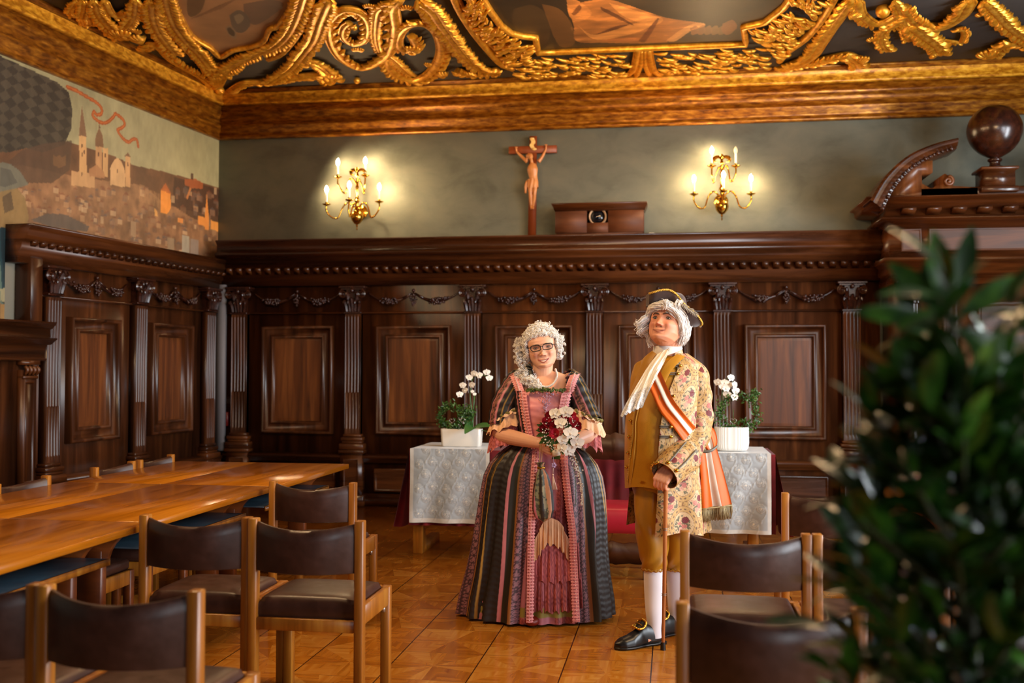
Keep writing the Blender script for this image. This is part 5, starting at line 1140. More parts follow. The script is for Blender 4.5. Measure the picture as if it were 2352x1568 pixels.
def ringgrid(rings, n, m, a0=0, a1=2*pi, closed=True, fold=None, expo=1.):
    """rings: (z,cx,cy,rx,ryfront,ryback). returns P (n,m,3), A (angles), T (0..1)"""
    Rr = cr(rings, n); a = np.linspace(a0, a1, m, endpoint=not closed); ca, sa = np.cos(a), np.sin(a)
    X = Rr[:, 1:2]+Rr[:, 3:4]*np.sign(ca)*np.abs(ca)**expo; Y = Rr[:, 2:3]+np.where(sa < 0, Rr[:, 4:5], Rr[:, 5:6])*np.sign(sa)*np.abs(sa)**expo; Z = Rr[:, 0:1]+0*X
    P = np.stack([X, Y, Z], -1); A = np.tile(a, (n, 1)); T = np.tile(np.linspace(0, 1, n)[:, None], (1, m))
    if fold is not None:
        f = fold(A, T); P[..., 0] += f*np.cos(A); P[..., 1] += f*np.sin(A)
    return P, A, T
def lacecol(S, T, base, dark, sc=.012):
    """lace: little rosettes of base colour over the darker ground"""
    r = np.hypot(((S/sc) % 2)-1, ((T/sc+((np.floor(S/sc/2) % 2))) % 2)-1); m = ((r < .35) | ((r > .55) & (r < .85)))
    C = np.zeros(S.shape+(3,)); C[:] = dark; C[m] = base; return C*(.8+.4*vnoise(S, T, 60, 9)[..., None])
DK, GR, YL, PK, GD = rgb(34, 26, 22), rgb(40, 36, 24), rgb(168, 128, 52), rgb(196, 118, 124), rgb(150, 98, 52)
BL0, BL1, ML0, ML1 = rgb(150, 92, 74), rgb(62, 36, 30), rgb(150, 104, 112), rgb(72, 48, 56)
STR = [(15, 'ml'), (3, 'gd'), (8, 'gr'), (4, 'pk'), (22, 'dk'), (2, 'yl'), (4, 'dk'), (2, 'yl'), (8, 'dk'), (3, 'gd'), (14, 'ml'), (10, 'pk'), (12, 'gr'), (3, 'gd'), (22, 'bl'), (3, 'gd'), (9, 'dk'), (4, 'pk'), (18, 'dk'), (3, 'yl'), (5, 'dk'), (3, 'yl'), (12, 'gr')]
STR2 = [(20, 'dk'), (2, 'yl'), (4, 'dk'), (2, 'yl'), (14, 'dk'), (3, 'pk'), (16, 'dk'), (3, 'gd'), (10, 'gr'), (2, 'yl'), (12, 'dk'), (3, 'pk'), (14, 'bl'), (3, 'pk')]
def stripes(S, T, unit=1., STR=STR):
    tot = sum(w for w, _ in STR); s_ = (S/unit) % tot; C = np.zeros(S.shape+(3,)); x = 0; dark = np.zeros(S.shape, bool); L1 = lacecol(S*.0025/unit*1., T, BL0, BL1, .011); L2 = lacecol(S*.0025/unit, T, ML0, ML1, .010)
    for w, k in STR:
        m = (s_ >= x) & (s_ < x+w); x += w
        if k == 'bl': C[m] = L1[m]
        elif k == 'ml': C[m] = L2[m]
        else: C[m] = dict(dk=DK, gr=GR, yl=YL, pk=PK, gd=GD)[k]
        if k in ('dk',): dark |= m
    return C*(.85+.3*vnoise(S*.01, T, 30, 3)[..., None]), dark
M['satin'] = col_mat('striped_silk', rough=.5, sheen=.0)
M['lacec'] = col_mat('lace_trim', rough=.75, bumpscale=260, bump=.25)
M['brocade'] = col_mat('brocade', rough=.62, bumpscale=300, bump=.15)
def lace_strip(mb, A, B, wv=.010, n=None, c0=rgb(214, 128, 124), c1=rgb(150, 66, 64), bead=True, seed=0, thick=.006, m=13):
    """strip between two polylines, zigzag outer edge B, puffed."""
    n = n or 160; A = cr(A, n); B = cr(B, n); t = np.linspace(0, 1, n); L = np.sum(np.linalg.norm(np.diff(A, axis=0), axis=1)); ph = t*L/.017
    zig = .84+.16*np.abs(((ph) % 1)*2-1); u = np.linspace(0, 1, m); P = A[:, None]+(B-A)[:, None]*(u[None, :, None]*zig[:, None, None])
    nn = np.cross(np.gradient(A, axis=0), B-A); nn /= np.linalg.norm(nn, axis=1)[:, None]+1e-9; nn *= np.where(nn[:, 1] > 0, -1, 1)[:, None]
    h = thick*(.35+.8*np.sin(u*pi))[None]+.0012*np.sin(ph*2*pi)[:, None]; P = P+nn[:, None]*h[..., None]
    q_ = (np.hypot(((ph) % 1)[:, None]*2-1, (u*2.2 % 1)[None]*2-1) > .55)
    C = np.where(q_[..., None], np.array(c0), np.array(c1)); C = C*(.8+.4*np.random.RandomState(seed).rand(n, m))[..., None]; mb.grid(P, C=C)
    if bead:
        for i in range(0, n, max(1, n//40)): mb.ball(P[i, m//2]+nn[i]*.003, .0032, k=6, m=4, c=rgb(230, 200, 190))
def ruffle(mb, path, drop, nf, amp, c0, c1, seed=0, n=150, m=16, lace=True, scal=.012, flare=.02, outv=None):
    """gathered frill hanging below a 3-D path."""
    A = cr(path, n); r = np.random.RandomState(seed); t = np.linspace(0, 1, n); u = np.linspace(0, 1, m)
    T_ = np.gradient(A, axis=0); T_[:, 2] = 0; T_ /= np.linalg.norm(T_, axis=1)[:, None]+1e-9; N = np.stack([T_[:, 1], -T_[:, 0], 0*t], 1)
    if outv is None: N *= np.where((N[:, 1] > 0), -1, 1)[:, None]
    else: N *= np.where((N@np.array(outv)) < 0, -1, 1)[:, None]
    f = np.sin(t*nf*2*pi+r.rand()*6)+.5*np.sin(t*nf*4.6*pi+r.rand()*6); P = A[:, None]+N[:, None]*((f*amp)[:, None]*u[None]**.7+flare*u[None])[..., None]
    P[..., 2] -= (drop*u)[None]*(1+.05*np.sin(t*nf*2*pi))[:, None]+(scal*.5*np.abs(np.sin(t*nf*5)))[:, None]*(u[None] > .95)
    Sx = np.tile((t*np.sum(np.linalg.norm(np.diff(A, axis=0), axis=1)))[:, None], (1, m)); Tz = np.tile((u*drop)[None], (n, 1)); C = lacecol(Sx*1.6, Tz, c0, c1, .014) if lace else np.zeros(Sx.shape+(3,))+np.array(c0)*(.8+.35*vnoise(Sx, Tz, 30, seed)[..., None])
    mb.grid(P, C=C)

# ================================================================== the woman
wx, wy = -.735, 6.03
Wd = thing('person', 'woman in a white curly wig, glasses and a striped brown and pink period gown', 'person', (wx, wy, 0))
def Wp(px, py, dy=0.): p = ony(px, py, wy+dy); return (p[0]-wx, dy, p[2])
HW = Head(Wp(1245, 798, -.03), rotm(math.radians(-6), math.radians(-1), math.radians(9)), 1.0, w=1.12, jaw=1.06, smile=1.)
mb = MB(); mb.grid(HW.wp(HW.shape().reshape(-1, 3)).reshape(170, 150, 3), cv=True, caps=True, flip=True)
for s in (-1, 1): mb.ball(HW.wp((s*.083, .012, -.012)), (.012, .016, .03), k=14, m=10)
mb.tube([HW.wp((0, .01, -.05)), Wp(1246, 850, .0), Wp(1248, 872, .02), Wp(1250, 900, .03)], [.062, .060, .068, .09], k=24, n=20)
def rings_solid(mb, rings, k=48, n=40): P, A, T = ringgrid(rings, n, k); mb.grid(P, cv=True, caps=True)
cxw = Wp(1250, 900)[0]
rings_solid(mb, [(1.405, cxw-.002, .03, .075, .06, .05), (1.385, cxw, .03, .125, .075, .07), (1.355, cxw, .03, .165, .098, .09), (1.31, cxw, .02, .172, .122, .1), (1.25, cxw, .01, .165, .15, .11), (1.15, cxw, .01, .15, .14, .11), (1.0, cxw, .01, .14, .12, .11), (.85, cxw-.01, .01, .18, .14, .14), (.72, cxw-.01, .01, .17, .13, .13)])
for s in (-1, 1): mb.tube([(cxw+s*.09, .01, .8), (cxw+s*.09, .0, .45), (cxw+s*.09, .03, .1)], [.09, .06, .04], k=16, n=20); mb.tube([(cxw+s*.09, .05, .05), (cxw+s*.1, -.08, .03)], [.035, .03], k=12)
armL = [Wp(1190, 876, .03), Wp(1160, 930, .0), Wp(1150, 990, -.03)]; armR = [Wp(1310, 876, .03), Wp(1335, 930, .0), Wp(1354, 985, -.05)]
wrL = Wp(1240, 1018, -.245); wrR = Wp(1313, 1015, -.25)
for a_, w_, e_ in ((armL, wrL, Wp(1153, 998, -.06)), (armR, wrR, Wp(1355, 995, -.07))):
    capsule_chain(mb, a_, [.055, .052, .047], k=16); capsule_chain(mb, [a_[-1], e_, tuple((np.array(e_)*.5+np.array(w_)*.5)+np.array([0, 0, -.002])), w_], [.047, .046, .041, .027], k=18, n=34)
tipsL = hand(mb, wrL, np.array(Wp(1278, 1034, -.27))-np.array(wrL), (.35, .9, .3), s=.95, curl=.85, side=-1)
tipsR = hand(mb, wrR, np.array(Wp(1286, 1032, -.30))-np.array(wrR), (-.3, .9, .35), s=.92, curl=.9, side=1)
SK = rgb(236, 178, 144)
def skinW(V):
    C = np.tile(np.array(SK), (len(V), 1)); L = HW.lp(V); f = (L[:, 1] < -.02) & (np.abs(L[:, 0]) < .09) & (np.abs(L[:, 2]) < .13)
    def bl(x, z, sx, sz, c, a): 
        w = a*np.exp(-((np.abs(L[:, 0])-x)/sx)**2-((L[:, 2]-z)/sz)**2)*f; C[:] = C*(1-w[:, None])+np.array(c)*w[:, None]
    bl(.042, -.035, .02, .018, rgb(214, 122, 100), .5); bl(0, -.042, .012, .008, rgb(206, 118, 98), .45); bl(.012, -.05, .004, .003, rgb(110, 50, 36), .7); bl(.033, .0, .02, .011, rgb(186, 122, 100), .45); bl(.03, -.058, .003, .018, rgb(170, 100, 78), .35)
    return C*(.95+.1*vnoise(V[:, 0], V[:, 2], 40, 2)[:, None])
remeshed(mb, 'body', M['skin'], Wd, .0027, skinW, smooth_it=2)
eyes(Wd, HW, rgb(60, 56, 52), M['lash'], open_=.0048)
for s in (-1, 1):
    mb = MB(); mb.tube(HW.wp([HW.surf(s*x, z, .001) for x, z in ((.014, .0175), (.03, .020), (.047, .0155))]), [.0018, .0024, .001], k=6, n=10); mb.build('eyebrow', M['brow'], Wd, smooth=True)
us = np.linspace(-1, 1, 17); sm = lambda u: -.0755+.012*abs(u)**1.7
mb = MB(); G = np.array([[HW.surf(u*.027, sm(u)+.0008+dz*(1-abs(u)**2.), .0012) for dz in (.0018, -.002, -.0065)] for u in us]); mb.grid(HW.wp(G)); tth = mb.build('teeth', M['teeth'], Wd, smooth=True)
mb = MB(); mb.tube(HW.wp([HW.surf(u*.034, sm(u)+.0028*(1-u*u), .001) for u in us]), [.0007]+[.0019]*15+[.0007], k=7); mb.tube(HW.wp([HW.surf(u*.0335, sm(u)-.0085*(1-u*u), .001) for u in us]), [.0007]+[.0026]*15+[.0007], k=7); mb.build('lips', M['lip'], Wd, smooth=True)
mb = MB()
for s in (-1, 1): mb.ball(HW.wp((s*.089, .008, -.045)), .0042)
mb.build('earring', M['brass'], Wd, smooth=True)
# glasses
gl = thing('glasses', 'glasses', None); del gl['label']; gl.parent = Wd
mb = MB(); ln = MB(); yg = -.104
def gp(x, z): return HW.wp((x, yg+.012*(abs(x)/.06)**2, z))
for s in (-1, 1):
    a = np.linspace(0, 2*pi, 36, endpoint=False); X = s*.0345+.0285*np.sign(np.cos(a))*np.abs(np.cos(a))**.6; Z = .001+.0165*np.sign(np.sin(a))*np.abs(np.sin(a))**.7+.002*(np.cos(a)*s); P = np.array([gp(x, z) for x, z in zip(X, Z)])
    mb.tube(P, .0024, k=7, closed=True); mb.tube([gp(s*.058, .008), HW.wp((s*.078, -.075, .008)), HW.wp((s*.09, .0, .004))], [.0028, .0024, .0018], k=6, n=10); ln.add(np.vstack([P, P.mean(0)]), [[i, (i+1) % 36, 36] for i in range(36)])
mb.tube([gp(-.009, .004), gp(0, .0075), gp(.009, .004)], .0022, k=6, n=8); mb.build('frame', M['dark'], gl, smooth=True)
lm, nt, b = mk('tinted_lens'); b.inputs['Base Color'].default_value = (.35, .2, .15, 1); b.inputs['Alpha'].default_value = .28; inp(b, rough=.05); ln.build('lenses', lm, gl)
# pearl necklace
mb = MB()
for p in cr([Wp(1220, 853, .03), Wp(1224, 872, -.055), Wp(1240, 884, -.105), Wp(1256, 888, -.115), Wp(1271, 880, -.095), Wp(1279, 864, -.055), Wp(1276, 848, .0)], 34): mb.ball(p, .0068, k=10, m=8)
mb.build('pearl_necklace', flat('pearl', srgb('#e8ddd0'), rough=.2), Wd, smooth=True)
# curly wig
def curl(mb, p, ax, L, R_, turns, th, r):
    ax = np.array(ax, float); ax /= np.linalg.norm(ax); u = np.cross(ax, (r.gauss(0, 1), r.gauss(0, 1), r.gauss(0, 1))); u /= np.linalg.norm(u); v = np.cross(ax, u); t = np.linspace(0, 1, int(9*turns)+4); a = t*turns*2*pi; rr = R_*(1-.35*t)
    mb.tube(np.array(p)+ax*(L*t)[:, None]+u*(rr*np.cos(a))[:, None]+v*(rr*np.sin(a))[:, None], th, k=5)
r = random.Random(3); hair = MB()
# solid cap below the curls, open at the face
th = np.linspace(-.75, pi/2-.001, 26); G = []
for t_ in th:
    z = .02+.112*math.sin(t_); q_ = []
    for a in np.linspace(-.28-.9*max(0, math.sin(t_)-.25), pi+.28+.9*max(0, math.sin(t_)-.25), 40): q_.append((.096*math.cos(a)*math.cos(t_)**.8, .022+.104*math.sin(a)*math.cos(t_)**.8, z))
    G.append(HW.wp(q_))
hair.grid(np.array(G)); n = 0
while n < 2900:
    d = np.array([r.gauss(0, 1), r.gauss(0, 1), r.gauss(0, 1)]); d /= np.linalg.norm(d); p = d*np.array([.104, .112, .122])+np.array([0, .02, .018])
    if p[1] < .035 and abs(p[0]) < .083 and p[2] < .074-.9*p[0]**2/.083*.35: continue
    if p[2] < -.05 and abs(p[0]) < .07: continue
    if p[2] < -.072 or (p[1] > .06 and r.random() < .6): continue
    p = p*r.uniform(.93, 1.07); curl(hair, HW.wp(p), HW.R@np.array([d[0]*.4, d[1]*.4, -.7+r.gauss(0, .4)]), r.uniform(.007, .018), r.uniform(.004, .0075), r.uniform(1.4, 2.6), r.uniform(.0013, .0023), r); n += 1
for i in range(240): p = Wp(1197+r.gauss(0, 7), 775+i*.235, .0+r.uniform(-.05, .05)); curl(hair, p, (r.gauss(0, .5), r.gauss(0, .4), -1), .016, .007, 2.2, .002, r)
for i in range(210): p = Wp(1283+r.gauss(0, 5.5), 768+i*.25, .0+r.uniform(-.05, .05)); curl(hair, p, (r.gauss(0, .5), r.gauss(0, .4), -1), .016, .007, 2.2, .002, r)
# gathered lock falling over her shoulder
for i in range(560):
    t_ = i/560; c_ = cr([Wp(1205, 845, -.02), Wp(1203, 862, -.05), Wp(1216, 874, -.09), Wp(1232, 884, -.12), Wp(1243, 889, -.13)], 40)[int(t_*39)]; w_ = .03*math.sin(pi*min(1, t_+.15))+.006
    curl(hair, c_+np.array([r.gauss(0, w_*.55), r.gauss(0, w_*.3), r.gauss(0, w_*.5)]), (.6+r.gauss(0, .3), -.3, -.7), .018, .0085, 2.2, .0022, r)
for i in range(140): curl(hair, Wp(1184+i*.2, 857+r.uniform(-6, 6), -.03+r.uniform(-.02, .02)), (r.gauss(0, .6), r.gauss(0, .3), -1), .016, .008, 2., .0022, r)
hair.build('curly_wig', M['haircol'], Wd, smooth=True)
mb = MB(); mb.grid(np.array([[Wp(1208+u*10+v*9, 837+v*28-u*3, -.06-.03*v-.004*(k % 2)) for k, u in enumerate((0, .5, 1))] for v in np.linspace(0, 1, 8)])); mb.tube([Wp(1208, 842, -.06), Wp(1217, 840, -.08), Wp(1222, 846, -.08), Wp(1212, 848, -.075)], .005, n=12, k=6); mb.build('black_ribbon', M['dark'], Wd, smooth=True)

# bodice: striped sides, pink stomacher
def bodice_r(z):
    return (np.interp(z, [.93, 1.0, 1.08, 1.16, 1.24, 1.30, 1.36], [.165, .16, .165, .175, .18, .182, .18]), np.interp(z, [.93, 1.0, 1.08, 1.16, 1.24, 1.30, 1.36], [.15, .148, .158, .17, .17, .15, .12]))
def bpt(x, z, out=0.):
    rx, ry = bodice_r(z); u = max(-.999, min(.999, x/rx)); return np.array([cxw+x, .01-(ry+out)*math.sqrt(1-u*u), z])
n, m = 100, 150; zz = np.linspace(.93, 1.335, n); aa = np.linspace(0, 2*pi, m, endpoint=False); X = np.array([[bodice_r(z)[0]*math.cos(a) for a in aa] for z in zz]); Y = np.array([[.01+bodice_r(z)[1]*math.sin(a)*(1 if math.sin(a) < 0 else .75) for a in aa] for z in zz]); Z = np.tile(zz[:, None], (1, m))
top = np.where((np.abs(X) < .135) & (Y < .03), 1.292-.0*X, 1.36); Z = .93+(Z-.93)*(top-.93)/.405
edge = np.interp(Z, [.93, 1.1, 1.3], [.052, .085, .118]); front = (np.abs(X-.015) < edge) & (Y < 0)
C, dk = stripes((np.abs(X)*.9+(.17-Z*.15))*1000/2.6, Z, STR=STR2); C[front] = rgb(236, 150, 150); C[front] *= (.8+.35*vnoise(X, Z, 22, 5)[front])[:, None]
f = .0012*np.sin(Z*160+X*30)*dk; P = np.stack([cxw+X+f*np.cos(aa)[None], Y+f*np.sin(aa)[None], Z], -1); mb = MB(); mb.grid(P, C=C, cv=True); mb.build('striped_bodice', M['satin'], Wd, smooth=True)
mb = MB()
for s in (-1, 1):
    k = .015; A = [bpt(k+s*np.interp(z, [.93, 1.1, 1.3], [.04, .07, .10]), z, .012) for z in np.linspace(1.295, .95, 7)]; B = [bpt(k+s*np.interp(z, [.93, 1.1, 1.3], [.078, .118, .156]), z, .012) for z in np.linspace(1.295, .95, 7)]
    lace_strip(mb, A, B, c0=rgb(240, 158, 154), c1=rgb(206, 112, 108), seed=2, thick=.009)
    S1 = [bpt(k+s*.125, 1.29, .012), np.array(Wp(1250+s*55, 885, -.1)), np.array(Wp(1250+s*62, 868, -.05)), np.array(Wp(1250+s*66, 858, .02))]; S1 = [p-np.array([s*.012, 0, 0]) for p in S1]; S2 = [p+np.array([s*.056, .012, .0]) for p in S1]; lace_strip(mb, S1, S2, c0=rgb(244, 168, 164), c1=rgb(210, 120, 118), seed=3, thick=.009)
mb.build('bodice_lace', M['lacec'], Wd, smooth=True)
mb = MB(); r = random.Random(9)
for i in range(150):
    x = r.uniform(-.1, .125); z = 1.296+r.gauss(0, .006)*(1-abs(x)*3)+.004; p = bpt(x+.01, min(1.32, z), .012+r.uniform(0, .012)); mb.ball(p, r.uniform(.004, .0072), k=8, m=6)
mb.build('green_bead_garland', noise_mat('green_gold_beads', [(.35, srgb('#1c3018')), (.55, srgb('#56662a')), (.75, srgb('#a8923c'))], scale=(60, 60, 60), rough=.2), Wd, smooth=True)
mb = MB()
for i in range(110):
    t_ = r.random(); x = r.gauss(0, .022*(1.1-t_)); z = 1.285-t_*.115; mb.ball(bpt(.03+x, z, .008), r.uniform(.0025, .0048), k=7, m=5)
mb.build('jewel_cluster', flat('lilac_jewels', srgb('#c8a0b4'), rough=.12, metal=.2), Wd, smooth=True)
# sleeves
for s, arm in ((-1, armL), (1, armR)):
    A = cr([(arm[0][0]-s*.03, .02, arm[0][2]+.035)]+[tuple(p) for p in arm[:2]]+[tuple(np.array(arm[2])+np.array([0, .01, .03]))], 60); Rr = cr([(.045,), (.072,), (.078,), (.076,)], 60)[:, 0]
    Tn = np.gradient(A, axis=0); Tn /= np.linalg.norm(Tn, axis=1)[:, None]; a = np.linspace(0, 2*pi, 80, endpoint=False); U = np.cross(Tn, (0, 1, 0)); U /= np.linalg.norm(U, axis=1)[:, None]; V_ = np.cross(Tn, U)
    T2, A2 = np.meshgrid(np.linspace(0, 1, 60), a, indexing='ij'); C, dk = stripes((A2*.08+.03*s)*1000/2.5+40, T2*.28, STR=STR2); ff = .002*np.sin(T2*50+2*np.sin(A2*2))+.003*vnoise(A2*2, T2*6, 2, 7)
    mb = MB(); mb.grid(A[:, None]+(Rr[:, None]+ff)[..., None]*(U[:, None]*np.cos(a)[None, :, None]+V_[:, None]*np.sin(a)[None, :, None]), C=C, cv=True); mb.build('striped_sleeve', M['satin'], Wd, smooth=True)
    c0 = np.array(Wp(1161, 950, -.01) if s < 0 else Wp(1347, 950, -.03)); tilt = .10*s*-1
    def ring(c, rx, ry, dz=0): return [(c[0]+rx*math.cos(q_), c[1]+ry*math.sin(q_), c[2]+dz+s*.03*math.cos(q_)*-1) for q_ in np.linspace(-pi*1.03, pi*1.03, 26)]
    mb = MB(); ov = None
    def cone(c, r0, r1, drop, nf, amp, c0_, c1_, lace, seed, n=140, m=18, dx=0.):
        q_ = np.linspace(0, 2*pi, n, endpoint=False); u = np.linspace(0, 1, m); rr = r0+(r1-r0)*u[:, None]+amp*u[:, None]**.8*(np.sin(q_*nf+seed)+.4*np.sin(q_*nf*2.3+seed))[None]
        X = c[0]+rr*np.cos(q_)[None]+dx*u[:, None]; Y = c[1]+rr*.85*np.sin(q_)[None]-.02*u[:, None]; Z = c[2]-drop*u[:, None]*(1+.1*np.cos(q_*nf+1)[None])-s*.035*np.cos(q_)[None]+.008*np.sin(q_*11)[None]*(u[:, None] > .9)
        Sx = np.tile(q_[None]*.09, (m, 1)); Tz = np.tile(u[:, None]*drop, (1, n)); C = lacecol(Sx, Tz, c0_, c1_, .011) if lace else np.zeros(Sx.shape+(3,))+np.array(c0_)*(.75+.5*vnoise(Sx*4, Tz, 40, seed)[..., None]); mb.grid(np.stack([X, Y, Z], -1), C=C, cv=True)
    cone(c0+np.array([0, 0, -.04]), .075, .1, .135, 9, .012, rgb(222, 124, 118), rgb(168, 80, 78), True, 3, dx=.012*-s); cone(c0+np.array([0, 0, -.005]), .078, .1, .078, 8, .010, rgb(246, 196, 152), rgb(210, 146, 104), False, 1)
    cone(c0+np.array([0, 0, .012]), .07, .082, .03, 13, .008, rgb(248, 206, 166), rgb(220, 160, 120), False, 2); mb.build('sleeve_ruffle', M['lacec'], Wd, smooth=True)
    mb = MB(); q_ = np.linspace(0, 2*pi, 70, endpoint=False); mb.tube(np.stack([c0[0]+(.086+.006*np.sin(q_*14))*np.cos(q_), c0[1]+(.074+.006*np.sin(q_*14))*np.sin(q_), c0[2]-.004-s*.035*np.cos(q_)+.007*np.cos(q_*14)], 1), .0065, k=6, closed=True); mb.build('olive_garland', flat('olive_ribbon', srgb('#7c7230'), rough=.6), Wd, smooth=True)
# skirt
hx = Wp(1234, 1300)[0]
SKR = [(1.0, cxw, .01, .165, .15, .13), (.965, cxw-.004, .01, .215, .165, .16), (.93, cxw-.006, .01, .262, .185, .18), (.87, cxw-.008, .01, .315, .205, .21), (.8, cxw-.01, .01, .345, .22, .23), (.7, cxw-.012, .01, .362, .235, .25), (.55, cxw-.02, .01, .375, .25, .27), (.4, cxw-.03, .0, .385, .26, .29), (.25, cxw-.04, .0, .405, .275, .31), (.1, cxw-.05, .0, .435, .29, .33), (.015, cxw-.055, .0, .444, .30, .34)]
def sk(z):
    R_ = np.array(SKR)[::-1]; return [np.interp(z, R_[:, 0], R_[:, i]) for i in range(1, 6)]
n, m = 260, 520; zz = cr([(q_[0],) for q_ in SKR], n)[:, 0]; mb = MB()
u = np.linspace(0, 1, m); P = np.zeros((n, m, 3)); Sx = np.zeros((n, m)); FO = np.zeros((n, m))
xl_ = lambda z: np.interp(z, [0, .5, 1.0], [-.05, -.05, -.035]); xr_ = lambda z: np.interp(z, [0, .5, 1.0], [.215, .19, .125])
for i, z in enumerate(zz):
    cx_, cy_, rx, rf, rb = sk(z); a0 = -pi/2-math.asin(min(.9, (cx_-xl_(z)-(.0))/rx)); a1 = -pi/2+math.asin(min(.95, (xr_(z)-cx_)/rx)); a = a0+(a1-2*pi-a0)*u
    t_ = 1-z; amp = .004+.016*max(0, t_-.1); f = amp*(np.sin(a*17+1.3*np.sin(a*3))+.5*np.sin(a*31+z*2)); P[i, :, 0] = cx_+(rx+f)*np.cos(a); P[i, :, 1] = cy_+(np.where(np.sin(a) < 0, rf, rb)+f)*np.sin(a); P[i, :, 2] = z+.012*np.sin(a*5)*(z < .12)*0
    Sx[i] = np.minimum(u, 1-u)*1.9/.0025*.5
C, dk = stripes(Sx, np.tile(zz[:, None], (1, m))); wr = dk*.0010*np.sin(zz[:, None]*190+6*vnoise(np.tile(u*14, (n, 1)), np.tile(zz[:, None], (1, m)), 6, 8)); P[..., 0] += wr*np.sign(P[..., 0]-cxw)*.6; P[..., 1] -= wr*.6
C *= (.86+.3*vnoise(np.tile(u*8, (n, 1)), np.tile(zz[:, None]*.6, (1, m)), 5, 12))[..., None]
mb.grid(P, C=C); mb.build('striped_overskirt', M['satin'], Wd, smooth=True)
# petticoat
n, m = 150, 220; aa = np.linspace(-pi, 0, m); P = np.zeros((n, m, 3)); zz2 = np.linspace(.99, .012, n)
for i, z in enumerate(zz2):
    cx_, cy_, rx, rf, rb = sk(z); f = -.022+.013*np.sin(aa*26+.5*np.sin(z*5))*min(1, (1-z)*3); P[i, :, 0] = cx_+(rx-.02+f)*np.cos(aa); P[i, :, 1] = cy_+(rf+f)*np.sin(aa); P[i, :, 2] = z
C = np.zeros((n, m, 3)); C[:] = rgb(188, 116, 130); Xl = P[..., 0]; Zl = P[..., 2]
lc = lacecol(Xl, Zl, rgb(184, 94, 92), rgb(140, 62, 66), .014); mk_ = (Xl > .09) | (vnoise(Xl, Zl, 7, 3) > .62); C[mk_] = lc[mk_]*.9; C = mixc(C, (Zl < .1) & (Zl > .045), rgb(150, 136, 64)); C *= (.78+.45*vnoise(Xl, Zl*.3, 16, 4))[..., None]
mb = MB(); mb.grid(P, C=C); mb.build('pink_petticoat', M['satin'], Wd, smooth=True)
def fr(x, z, out): cx_, cy_, rx, rf, rb = sk(z); q_ = max(-.98, min(.98, (x-cx_)/rx)); return (x, cy_-(rf-.022+out)*math.sqrt(1-q_*q_), z)
mb = MB(); RS0, RS1, CR0 = rgb(190, 100, 98), rgb(138, 62, 66), rgb(228, 176, 132)
ruffle(mb, [fr(x, .27+abs(x-.08)*.1, .012) for x in np.linspace(-.07, .23, 6)], .19, 7, .010, RS0, RS1, 1); ruffle(mb, [fr(x, .44+abs(x-.08)*.1, .018) for x in np.linspace(-.07, .215, 6)], .2, 6, .011, rgb(200, 108, 108), rgb(150, 68, 74), 2)
mb.build('rose_lace_tier', M['lacec'], Wd, smooth=True)
mb = MB(); ruffle(mb, [fr(-.06, .43, .022), fr(-.03, .47, .026), fr(.0, .52, .028)], .12, 3, .008, CR0, CR0, 3, n=60, lace=False); ruffle(mb, [fr(-.0, .53, .03), fr(.04, .59, .034), fr(.10, .58, .034), fr(.135, .54, .03)], .14, 5, .009, CR0, CR0, 4, lace=False); ruffle(mb, [fr(.12, .55, .028), fr(.16, .48, .026), fr(.20, .42, .024)], .12, 3, .008, rgb(206, 140, 100), CR0, 5, n=70, lace=False)
mb.build('cream_lace_tier', M['lacec'], Wd, smooth=True)
mb = MB()
for s, xf in ((-1, xl_), (1, xr_)):
    zs = np.linspace(.96, .03, 12); o = .024
    def ed(x, z): cx_, cy_, rx, rf, rb = sk(z); q_ = max(-.98, min(.98, (x-cx_)/rx)); return (x, cy_-(rf+o)*math.sqrt(1-q_*q_), z)
    A = [ed(xf(z)-s*.0 +s*.012, z) for z in zs]; B = [ed(xf(z)-s*(.03), z) for z in zs]; lace_strip(mb, A, B, n=420, c0=rgb(226, 150, 152) if s < 0 else rgb(214, 122, 106), c1=rgb(176, 92, 96), seed=5, thick=.007)
mb.build('skirt_lace_trim', M['lacec'], Wd, smooth=True)
mb = MB(); mb.ball((cxw-.03, -.26, .03), (.045, .07, .028), k=16, m=10); mb.build('red_shoe', flat('red_satin_shoe', srgb('#7c2016'), rough=.4), Wd, smooth=True)

# ------------------------------------------------------------------ bouquet
bq = thing('bridal_bouquet', 'cascading bridal bouquet of white orchids and red roses held by the woman', 'bouquet', (wx, wy, 0)); r = random.Random(21)
def rose(parent, p, R_, mat, seed):
    r = random.Random(seed); mb = MB(); p = np.array(p); f = np.array([r.uniform(-.4, .4), -1, r.uniform(-.1, .6)]); f /= np.linalg.norm(f); a_ = np.cross(f, (0, 0, 1)); a_ /= np.linalg.norm(a_); b_ = np.cross(a_, f)
    for L in range(4):
        for k in range(3+L):
            an = k*2*pi/(3+L)+L*.7+r.uniform(-.2, .2); rr = R_*(.2+.25*L); U, V = np.meshgrid(np.linspace(-.9, .9, 7), np.linspace(0, 1, 6), indexing='ij'); d = a_*math.cos(an)+b_*math.sin(an); tg = -a_*math.sin(an)+b_*math.cos(an); w_ = rr*1.3
            P = p+f*R_*(.55-.12*L)*1.0-f*R_*.9*(1-V[..., None])+d*(rr*(.35+.65*V**.7)*(1-.25*U**2)+R_*.12*V**4)[..., None]+tg*(U*w_*(.4+.6*V))[..., None]*.75; mb.grid(P)
    return mb.build('rose', mat, parent, smooth=True)
mr1, mr2 = noise_mat('deep_red_rose', [(.3, srgb('#8c0a18')), (.7, srgb('#c01a30'))], scale=(30, 30, 30), rough=.55), noise_mat('crimson_rose', [(.3, srgb('#b0142c')), (.7, srgb('#dc3a52'))], scale=(30, 30, 30), rough=.55)
